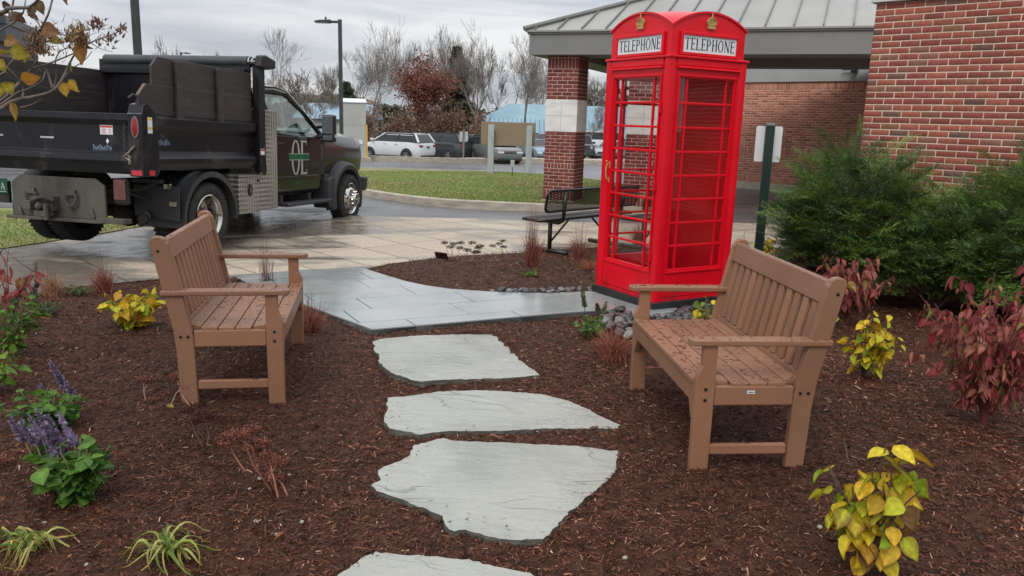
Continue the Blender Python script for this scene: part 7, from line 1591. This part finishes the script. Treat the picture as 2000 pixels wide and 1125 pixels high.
# bronze plant label
x, y, z = G(862, 520); t = empty('plant_label', (x, y, z), D(-12), 'small bronze plant label on wire legs at the far edge of the bed', 'label')
m = MB(); m.M = Matrix.Translation((0, 0, .12)) @ Matrix.Rotation(D(-50), 4, 'X') @ Matrix.Rotation(D(4), 4, 'Y'); m.box(-.075, .075, -.055, .055, -.003, .003); pl2 = m.build('plate', M('bronze_plate', (.09, .05, .03), (.06, .035, .025), 12, .4, .6), t, bevel=.002)
m = MB(); m.tube([(-.04, 0, -.05), (-.04, .01, .12)], .0025, 5); m.tube([(.04, 0, -.05), (.04, .01, .12)], .0025, 5); m.build('wire_legs', MAT['chrome'], t)

# ------------------------------------------------------------------ evergreen shrubs
def frond(r, L_=.30):
    P = []; D_ = []; S_ = []; Q = []
    def twig(a, d, l, n0, tip):
        n = max(3, int(l/.0085)); q = np.linspace(.06, 1, n); s2 = np.cross(d, [0, 0, 1.]); s2 /= np.linalg.norm(s2); pts = a+d*(q*l)[:, None]-np.array([0, 0, .22])*(q*q*l*l/.3)[:, None]
        alt = np.where(np.arange(n) % 2, 1, -1)[:, None]; P.append(pts); D_.append(s2*alt*.8+d*.6+r.normal(0, .14, (n, 3))); S_.append(np.full(n, .030)*r.uniform(.8, 1.1, n)*(1-.35*q**3)); Q.append(q**3)
    ax = np.array([1, 0, .0]); twig(np.zeros(3), ax, L_, 0, 1)
    for k in range(7):
        s = .12+.74*k/7
        for sd in (-1, 1):
            d = np.array([.72, sd*.70, r.normal(.05, .14)]); d /= np.linalg.norm(d); l = L_*.52*(1-s*.75)*r.uniform(.75, 1.15)
            a = np.array([s*L_, 0, -.22*s*s*L_*L_/.3]); twig(a, d, l, 0, 0)
            if l > .08:
                for q in (.45,): d2 = d*.8+np.array([.2, -sd*.6, .05]); d2 /= np.linalg.norm(d2); twig(a+d*l*q, d2, l*.45, 0, 0)
    P = np.concatenate(P); D_ = np.concatenate(D_); S_ = np.concatenate(S_); Q = np.concatenate(Q); n = len(P)
    tv4 = np.array([(0, -.08, 0), (.6, -.11, .02), (1, 0, -.03), (.6, .11, .02)]); R = frame(D_, r.normal(0, .5, n), S_); V = np.einsum('nij,kj->nki', R, tv4)+P[:, None]
    return V.reshape(-1, 3), np.arange(n*4).reshape(-1, 4), np.repeat(Q, 4)
FR = [frond(np.random.default_rng(900+k), l) for k, l in enumerate((.36, .30, .42, .24))]
def yew(label, cx, cy, R_, H_, seed, nf=900):
    r = np.random.default_rng(seed); z0 = gz(cx, cy); t = empty('yew_shrub', (cx, cy, z0), 0, label, 'shrub', 'dark evergreen shrubs by the brick wall'); m = MB(); S = Scatter()
    def shell(a, el): return 1+.14*sin(a*2+seed)+.11*sin(a*5+seed*2+el*3)+.09*sin(el*7+a*3)
    g = [[] for _ in FR]
    for i in range(nf):
        a = r.uniform(0, 2*pi); el = np.arcsin(r.uniform(-.12, 1)); f_ = r.uniform(.2, 1.0)**.5; k_ = shell(a, el)*f_
        k2 = k_*(.74+.26*min(1, max(0, sin(el))*2.2)); p = np.array([cos(a)*cos(el)*R_*k2, sin(a)*cos(el)*R_*k2*.92, max(.16, H_*.30+H_*.66*sin(el)*k_)])
        d = np.array([cos(a)*cos(el)+r.normal(0, .25), sin(a)*cos(el)+r.normal(0, .25), max(-.15, sin(el))*.75+r.normal(.02, .18)]); d /= np.linalg.norm(d); g[r.integers(0, len(FR))].append((p-d*.16, d, f_, el))
    for k in range(26):        # a few longer shoots breaking the outline
        a = r.uniform(0, 2*pi); el = r.uniform(.15, 1.2); kk = shell(a, el)*r.uniform(1.02, 1.2); p = np.array([cos(a)*cos(el)*R_*kk, sin(a)*cos(el)*R_*kk, H_*.30+H_*.66*sin(el)*kk]); d = np.array([cos(a)*cos(el), sin(a)*cos(el), .45]); d /= np.linalg.norm(d); g[2].append((p-d*.2, d, 1, el))
    for k in range(60):
        a = r.uniform(0, 2*pi); el = r.uniform(.1, 1.4); q = np.array([cos(a)*cos(el)*R_, sin(a)*cos(el)*R_, H_*.25+H_*.6*sin(el)])*.9; m.tube([(0, 0, -.05), tuple(q*.3+np.array([0, 0, .05])), tuple(q*.65), tuple(q)], [.022, .016, .010, .004], 5, cap=False)
    m.build('branches', MAT['stembrown'], t)
    for (V, F_, Q), L in zip(FR, g):
        if not L: continue
        P = np.array([l[0] for l in L]); D_ = np.array([l[1] for l in L]); f_ = np.array([l[2] for l in L]); n = len(L)
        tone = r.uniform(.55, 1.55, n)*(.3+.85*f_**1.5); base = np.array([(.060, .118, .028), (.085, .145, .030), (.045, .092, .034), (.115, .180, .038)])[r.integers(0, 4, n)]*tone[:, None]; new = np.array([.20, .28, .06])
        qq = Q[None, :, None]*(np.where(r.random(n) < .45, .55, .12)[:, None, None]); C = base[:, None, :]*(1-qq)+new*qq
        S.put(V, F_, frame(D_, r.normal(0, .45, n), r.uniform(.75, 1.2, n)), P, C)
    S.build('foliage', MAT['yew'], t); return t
MAT['yew'] = MC('yew_needles', .45, 0, 40, .35, .15, vary=.12, vscale=3)
yew('big spreading dark green yew left of the two, in front of the brick building corner', 3.34, 7.85, .90, 1.50, 131, 950)
yew('dark green yew at the right edge, lower and nearer than its neighbour', 4.55, 6.95, 1.05, 1.42, 132, 1100)
yew('smaller low yew filling the dip between the two big ones', 3.88, 7.15, .64, .95, 133, 460)

# ------------------------------------------------------------------ river stones, pebbles, fallen leaves
def river():
    r = np.random.default_rng(5); protos = []
    for k in range(7):
        bm = bmesh.new(); bmesh.ops.create_icosphere(bm, subdivisions=2, radius=1)
        a, b, c = r.uniform(.9, 1.25), r.uniform(.78, .98), r.uniform(.52, .72)
        for v in bm.verts: n_ = 1+.10*math.sin(v.co.x*2.3+k)+.07*math.sin(v.co.y*3.1+k*2); v.co = Vector((v.co.x*a*n_, v.co.y*b*n_, v.co.z*c*(1+.08*math.sin(v.co.x*3+k))))
        me = bpy.data.meshes.new('river_stone'); bm.to_mesh(me); bm.free(); me.polygons.foreach_set('use_smooth', [True]*len(me.polygons))
        g = [(.045, .048, .052), (.085, .088, .088), (.15, .15, .145), (.03, .031, .034), (.065, .066, .072), (.19, .185, .17), (.10, .09, .085)][k]
        me.materials.append(RM[k]); protos.append(me)
    def put(x, y, s, dark, lab, grp, z=None):
        k = int(r.choice([0, 3, 4, 3, 0, 1])) if dark else int(r.choice([1, 2, 5, 6, 4, 1, 2]))
        o = bpy.data.objects.new('river_stone', protos[k]); COL.objects.link(o); o.location = (x, y, gz(x, y)+.022+s*.5 if z is None else z); o.scale = (s, s, s); o.rotation_euler = (r.normal(0, .2), r.normal(0, .2), r.uniform(0, 6.28)); tag(o, lab, 'stone', grp)
    la = 'smooth grey river stone in the narrow row along the back edge of the bluestone path'; lb = 'smooth dark river stone in the bed around the foot of the telephone box'
    pts = []
    def ok(x, y, s): return all((x-a)**2+(y-b)**2 > ((s+c)*.86)**2 for a, b, c in pts)
    row = [(-.21, 7.13), (.35, 7.16), (.84, 7.34), (1.0, 7.1)]
    for q in range(900):
        u_ = r.random()*2.6; i = min(int(u_), 2); f_ = u_-i
        if i == 2 and f_ > .6: continue
        x = row[i][0]+(row[i+1][0]-row[i][0])*f_; y = row[i][1]+(row[i+1][1]-row[i][1])*f_+r.uniform(.03, .05+.13*min(1, u_)); s = r.uniform(.028, .048)
        if ok(x, y, s) and len(pts) < 60: pts.append((x, y, s)); put(x, y, s, r.random() < .25, la, 'river stones along the path')
    pts2 = []; poly = [G(*p)[:2] for p in ((1176, 618), (1180, 648), (1215, 668), (1300, 664), (1440, 662), (1450, 590), (1300, 588), (1278, 612), (1215, 609))]
    xs = [p[0] for p in poly]; ys = [p[1] for p in poly]; pts = []
    bx = [(bxo[0]+u_*cos(R30)-v_*sin(R30), bxo[1]+u_*sin(R30)+v_*cos(R30)) for u_, v_ in ((-.05, -.05), (SB+.05, -.05), (SB+.05, SB+.05), (-.05, SB+.05))]
    for q in range(6000):
        x, y = r.uniform(min(xs), max(xs)), r.uniform(min(ys), max(ys)); s = r.uniform(.030, .054)
        if not inpoly(x, y, poly) or inpoly(x, y, bx) or inpoly(x, y+.02, PATIO): continue
        if ok(x, y, s) and len(pts) < 190: pts.append((x, y, s)); put(x, y, s, x > 1.15 or r.random() < .4, lb, 'river stones round the telephone box')
RM = [M('river_stone_%s' % n_, c, tuple(v*.7 for v in c), 9, .3, rvar=.15, bmp=.05) for n_, c in (('slate', (.045, .048, .052)), ('grey', (.085, .088, .088)), ('pale', (.17, .17, .165)), ('black', (.026, .027, .03)), ('dark', (.06, .062, .068)), ('light', (.22, .215, .20)), ('brown', (.10, .085, .078)))]
river()
def pebbles():
    pm = M('pale_pebble', (.34, .30, .25), (.22, .19, .16), 12, .6); r = np.random.default_rng(8); me = None
    for k, (px, py) in enumerate([(88, 1032), (170, 1115), (501, 1030), (507, 945), (565, 937), (540, 1055), (488, 965), (20, 750), (60, 960), (1220, 1100), (1600, 1040), (590, 1030)]):
        x, y, z = G(px, py)
        if me is None:
            bm = bmesh.new(); bmesh.ops.create_icosphere(bm, subdivisions=2, radius=1)
            for v in bm.verts: v.co *= 1+.12*math.sin(v.co.x*3+v.co.y*2)
            me = bpy.data.meshes.new('pebble'); bm.to_mesh(me); bm.free(); me.materials.append(pm); me.polygons.foreach_set('use_smooth', [True]*len(me.polygons))
        s = r.uniform(.006, .011); o = bpy.data.objects.new('pebble', me); COL.objects.link(o); o.location = (x, y, z+.022); o.scale = (s*1.3, s, s*.7); o.rotation_euler = (0, 0, r.uniform(0, 6)); tag(o, 'tiny pale pebble lying loose on the dark mulch', 'pebble', 'loose pale pebbles on the mulch')
pebbles()
def fallen():
    r = np.random.default_rng(18)
    for k, (lab, px, py, dz, s, c) in enumerate([('curled tan leaf on the mulch of the far bed', 975, 520, .05, .07, (.34, .18, .11)), ('small yellow leaf resting against the back slats of the left bench', 406, 600, .40, .05, (.55, .38, .15)), ('brown leaf on the mulch in front of the lower left tufts', 555, 1005+40, .03, .04, (.3, .12, .05)),
            ('dull olive leaf on the mulch by the left bench', 326, 795, .03, .045, (.30, .22, .04)), ('rust leaf lying right of the nearest stepping stone', 1195, 1068, .03, .03, (.35, .16, .08)), ('dark curled leaf on the mulch near the right shrub', 1922, 1052, .03, .035, (.07, .04, .035)), ('dull red leaf at the right edge on the mulch', 1996, 998, .03, .06, (.25, .08, .07)), ('small yellow leaf under the right bench', 1790, 880+110, .03, .03, (.4, .3, .08))]):
        x, y, z = G(px, py, dz)
        S = Scatter(); S.put(LEAFC[0], LEAFC[1], frame(np.array([[cos(k*2.), sin(k*2.), .15]]), np.array([.3]), np.array([s])), np.zeros((1, 3)), leafcols(1, len(LEAFC[0]), [c], None, tuple(v*.5 for v in c), r)); o = S.build('fallen_leaf', MAT['leafn'], None, True); o.location = (x, y, z+dz+.005); tag(o, lab, 'leaf')
fallen()

# ------------------------------------------------------------------ small tree reaching in from the left
def near_tree():
    Y = 3.8; x, y, _ = AT(-420, 400, Y); t = empty('small_tree', (x, y, gz(x, y)), 0, 'nearly leafless small tree reaching in from the top left, with dried flower clusters', 'tree'); o = np.array([x, y, gz(x, y)]); r = np.random.default_rng(77)
    def W(px, py, dy=0): return tuple(np.array(AT(px, py, Y+dy))-o)
    bk = M('small_tree_bark', (.10, .08, .072), (.17, .14, .125), 14, .8, bmp=.3)
    m = MB(); m.tube([(0, 0, -.1), (.02, .02, .6), (.0, .0, 1.2), W(-380, 60), W(-330, -200)], [.05, .045, .04, .03, .02], 10); m.build('trunk', bk, t, smooth=True)
    B = [([(-395, 330), (-200, 300), (-60, 240), (0, 213), (19, 200), (43, 193), (70, 188), (102, 178), (119, 158), (132, 132), (149, 102), (177, 83), (213, 70), (235, 60)], .017, .002, 0),
         ([(-390, 250), (-150, 240), (-40, 215), (0, 198), (28, 171), (40, 158), (64, 134), (90, 126), (119, 115), (149, 102)], .012, .003, .05), ([(-380, 90), (-150, 60), (0, 26), (13, 17), (40, 15), (55, 14), (70, 4), (90, -20)], .016, .005, -.05),
         ([(-385, 180), (-100, 175), (0, 147), (17, 128), (32, 109)], .010, .004, .1), ([(102, 172), (90, 136), (70, 119), (51, 92), (26, 75)], .006, .002, .02), ([(62, 88), (70, 70), (79, 57), (94, 28), (102, 0), (108, -20)], .0065, .004, -.03), ([(43, 193), (45, 178), (40, 160), (20, 138), (0, 120)], .006, .003, .03),
         ([(40, 210), (60, 205), (82, 194)], .004, .002, .0), ([(-60, 100), (0, 60), (30, 42), (45, 25), (50, 0)], .006, .003, .06), ([(102, 176), (110, 150), (108, 120), (118, 100), (140, 92)], .005, .002, .04), ([(79, 57), (95, 52), (112, 44)], .004, .0015, -.02), ([(70, 119), (60, 135), (55, 120), (52, 105), (70, 95), (110, 90)], .004, .0015, .0), ([(0, 205), (35, 180), (48, 176), (80, 160), (88, 140)], .005, .002, -.04),
         ([(20, 40), (24, 15), (28, -10)], .005, .004, -.06), ([(55, 14), (62, 30), (75, 45), (79, 57)], .004, .0035, -.03), ([(119, 158), (140, 135), (165, 118), (180, 100)], .004, .0015, .03), ([(177, 83), (190, 92), (205, 98), (220, 101)], .0025, .001, .0), ([(149, 102), (160, 88), (150, 60), (155, 40)], .003, .0012, .02)]
    m = MB()
    for pts, r0, r1, dy in B:
        n = len(pts); fi = []
        for i in range(n-1):                       # smooth the hand-set path
            p0, p1, p2, p3 = [np.array(pts[max(0, min(n-1, i+j))], float) for j in (-1, 0, 1, 2)]
            for q in range(3): s = q/3; fi.append(.5*(2*p1+(-p0+p2)*s+(2*p0-5*p1+4*p2-p3)*s*s+(-p0+3*p1-3*p2+p3)*s**3))
        fi.append(np.array(pts[-1], float)); k = len(fi); m.tube([W(p[0], p[1], dy+.05*math.sin(i*.5)) for i, p in enumerate(fi)], [r0+(r1-r0)*(i/(k-1))**.6 for i in range(k)], 7)
    for i in range(90):   # fine twigs carrying the dried clusters
        cx, cy = (r.normal(155, 22), r.normal(80, 16)) if i < 55 else (r.normal(80, 26), r.normal(92, 20)); a = r.uniform(-2.6, -.3); l = r.uniform(8, 22); m.tube([W(cx, cy, .02), W(cx+cos(a)*l, cy+sin(a)*l, r.uniform(-.04, .04))], [.0016, .0008], 4)
    m.build('branches', bk, t, smooth=True)
    L_ = [(60, 153, 30, 0, (.5, .24, .04), 1), (126, 175, 25, 1.5, (.45, .27, .04), 1), (143, 168, 24, 1.1, (.45, .28, .05), 1), (28, 218, 32, 1.3, (.48, .30, .06), 1), (17, 170, 26, -.6, (.42, .34, .04), 0), (40, 103, 30, .3, (.40, .33, .05), 0), (22, 80, 26, .1, (.33, .17, .05), 0), (42, 38, 17, .8, (.16, .075, .05), 0), (67, 33, 15, .4, (.17, .07, .05), 0), (78, 14, 24, 1.2, (.2, .13, .07), 0), (126, -6, 24, 1.6, (.19, .12, .07), 1), (98, 60, 30, .2, (.25, .13, .06), 0), (110, 78, 26, .5, (.35, .27, .09), 0), (83, 80, 18, 1.4, (.17, .12, .06), 0), (158, 105, 38, 1.4, (.46, .24, .07), 1), (137, 130, 18, 1.6, (.3, .3, .08), 1), (5, 100, 24, .6, (.40, .30, .04), 0), (2, 128, 24, 1., (.42, .33, .05), 0), (30, 30, 22, -.3, (.17, .13, .08), 0), (15, 12, 20, .6, (.14, .08, .06), 0), (48, 108, 26, 1.7, (.36, .26, .06), 1), (167, 88, 20, .9, (.2, .1, .06), 0), (0, 180, 20, 1.5, (.4, .34, .06), 1), (100, 65, 22, -.5, (.24, .12, .05), 0), (60, 22, 20, 1.9, (.2, .14, .09), 0)]
    S = Scatter()
    for px, py, sz, a, c, h in L_:
        s = sz/FPX*Y*1.12; p = np.array(W(px, py, r.uniform(-.08, .08))); d = np.array([[cos(a), r.uniform(-.3, .3), -sin(a)]]); tm = LEAF if h else LEAFC
        if sz > 24 and h == 0: tm = LEAF
        S.put(tm[0]*np.array([1, 1.15, 1]), tm[1], frame(d, np.array([pi/2+r.normal(0, .5)]), np.array([s])), (p-d[0]*s*.5)[None], leafcols(1, len(tm[0]), [c], None, tuple(v*.45 for v in c), r, .7))
    S.build('leaves', MAT['leafn'], t, True)
    S = Scatter()
    for cx, cy, sx, sy, n, cols in ((150, 72, 20, 17, 330, [(.20, .10, .06), (.33, .22, .09), (.12, .055, .045), (.4, .3, .13)]), (190, 52, 17, 9, 70, [(.13, .06, .05), (.18, .09, .06)]), (212, 82, 20, 12, 45, [(.13, .07, .055), (.18, .1, .07)]), (236, 60, 12, 8, 30, [(.14, .08, .06)]), (70, 80, 24, 18, 200, [(.2, .12, .07), (.33, .24, .12), (.14, .07, .05)]), (80, 102, 28, 8, 90, [(.3, .2, .13), (.2, .12, .09)])):
        T = np.array([W(r.normal(cx, sx*.62), r.normal(cy, sy*.62), r.normal(0, .05)) for _ in range(n)]); d = np.stack([r.normal(0, .5, n), r.normal(0, .4, n), r.uniform(.2, 1.4, n)], 1)
        S.put(LEAFN[0], LEAFN[1], frame(d, r.uniform(0, 6.3, n), r.uniform(.014, .03, n)), T, pal(n, cols, None, .2))
    S.build('dried_flower_clusters', MAT['leafn'], t, True)
near_tree()
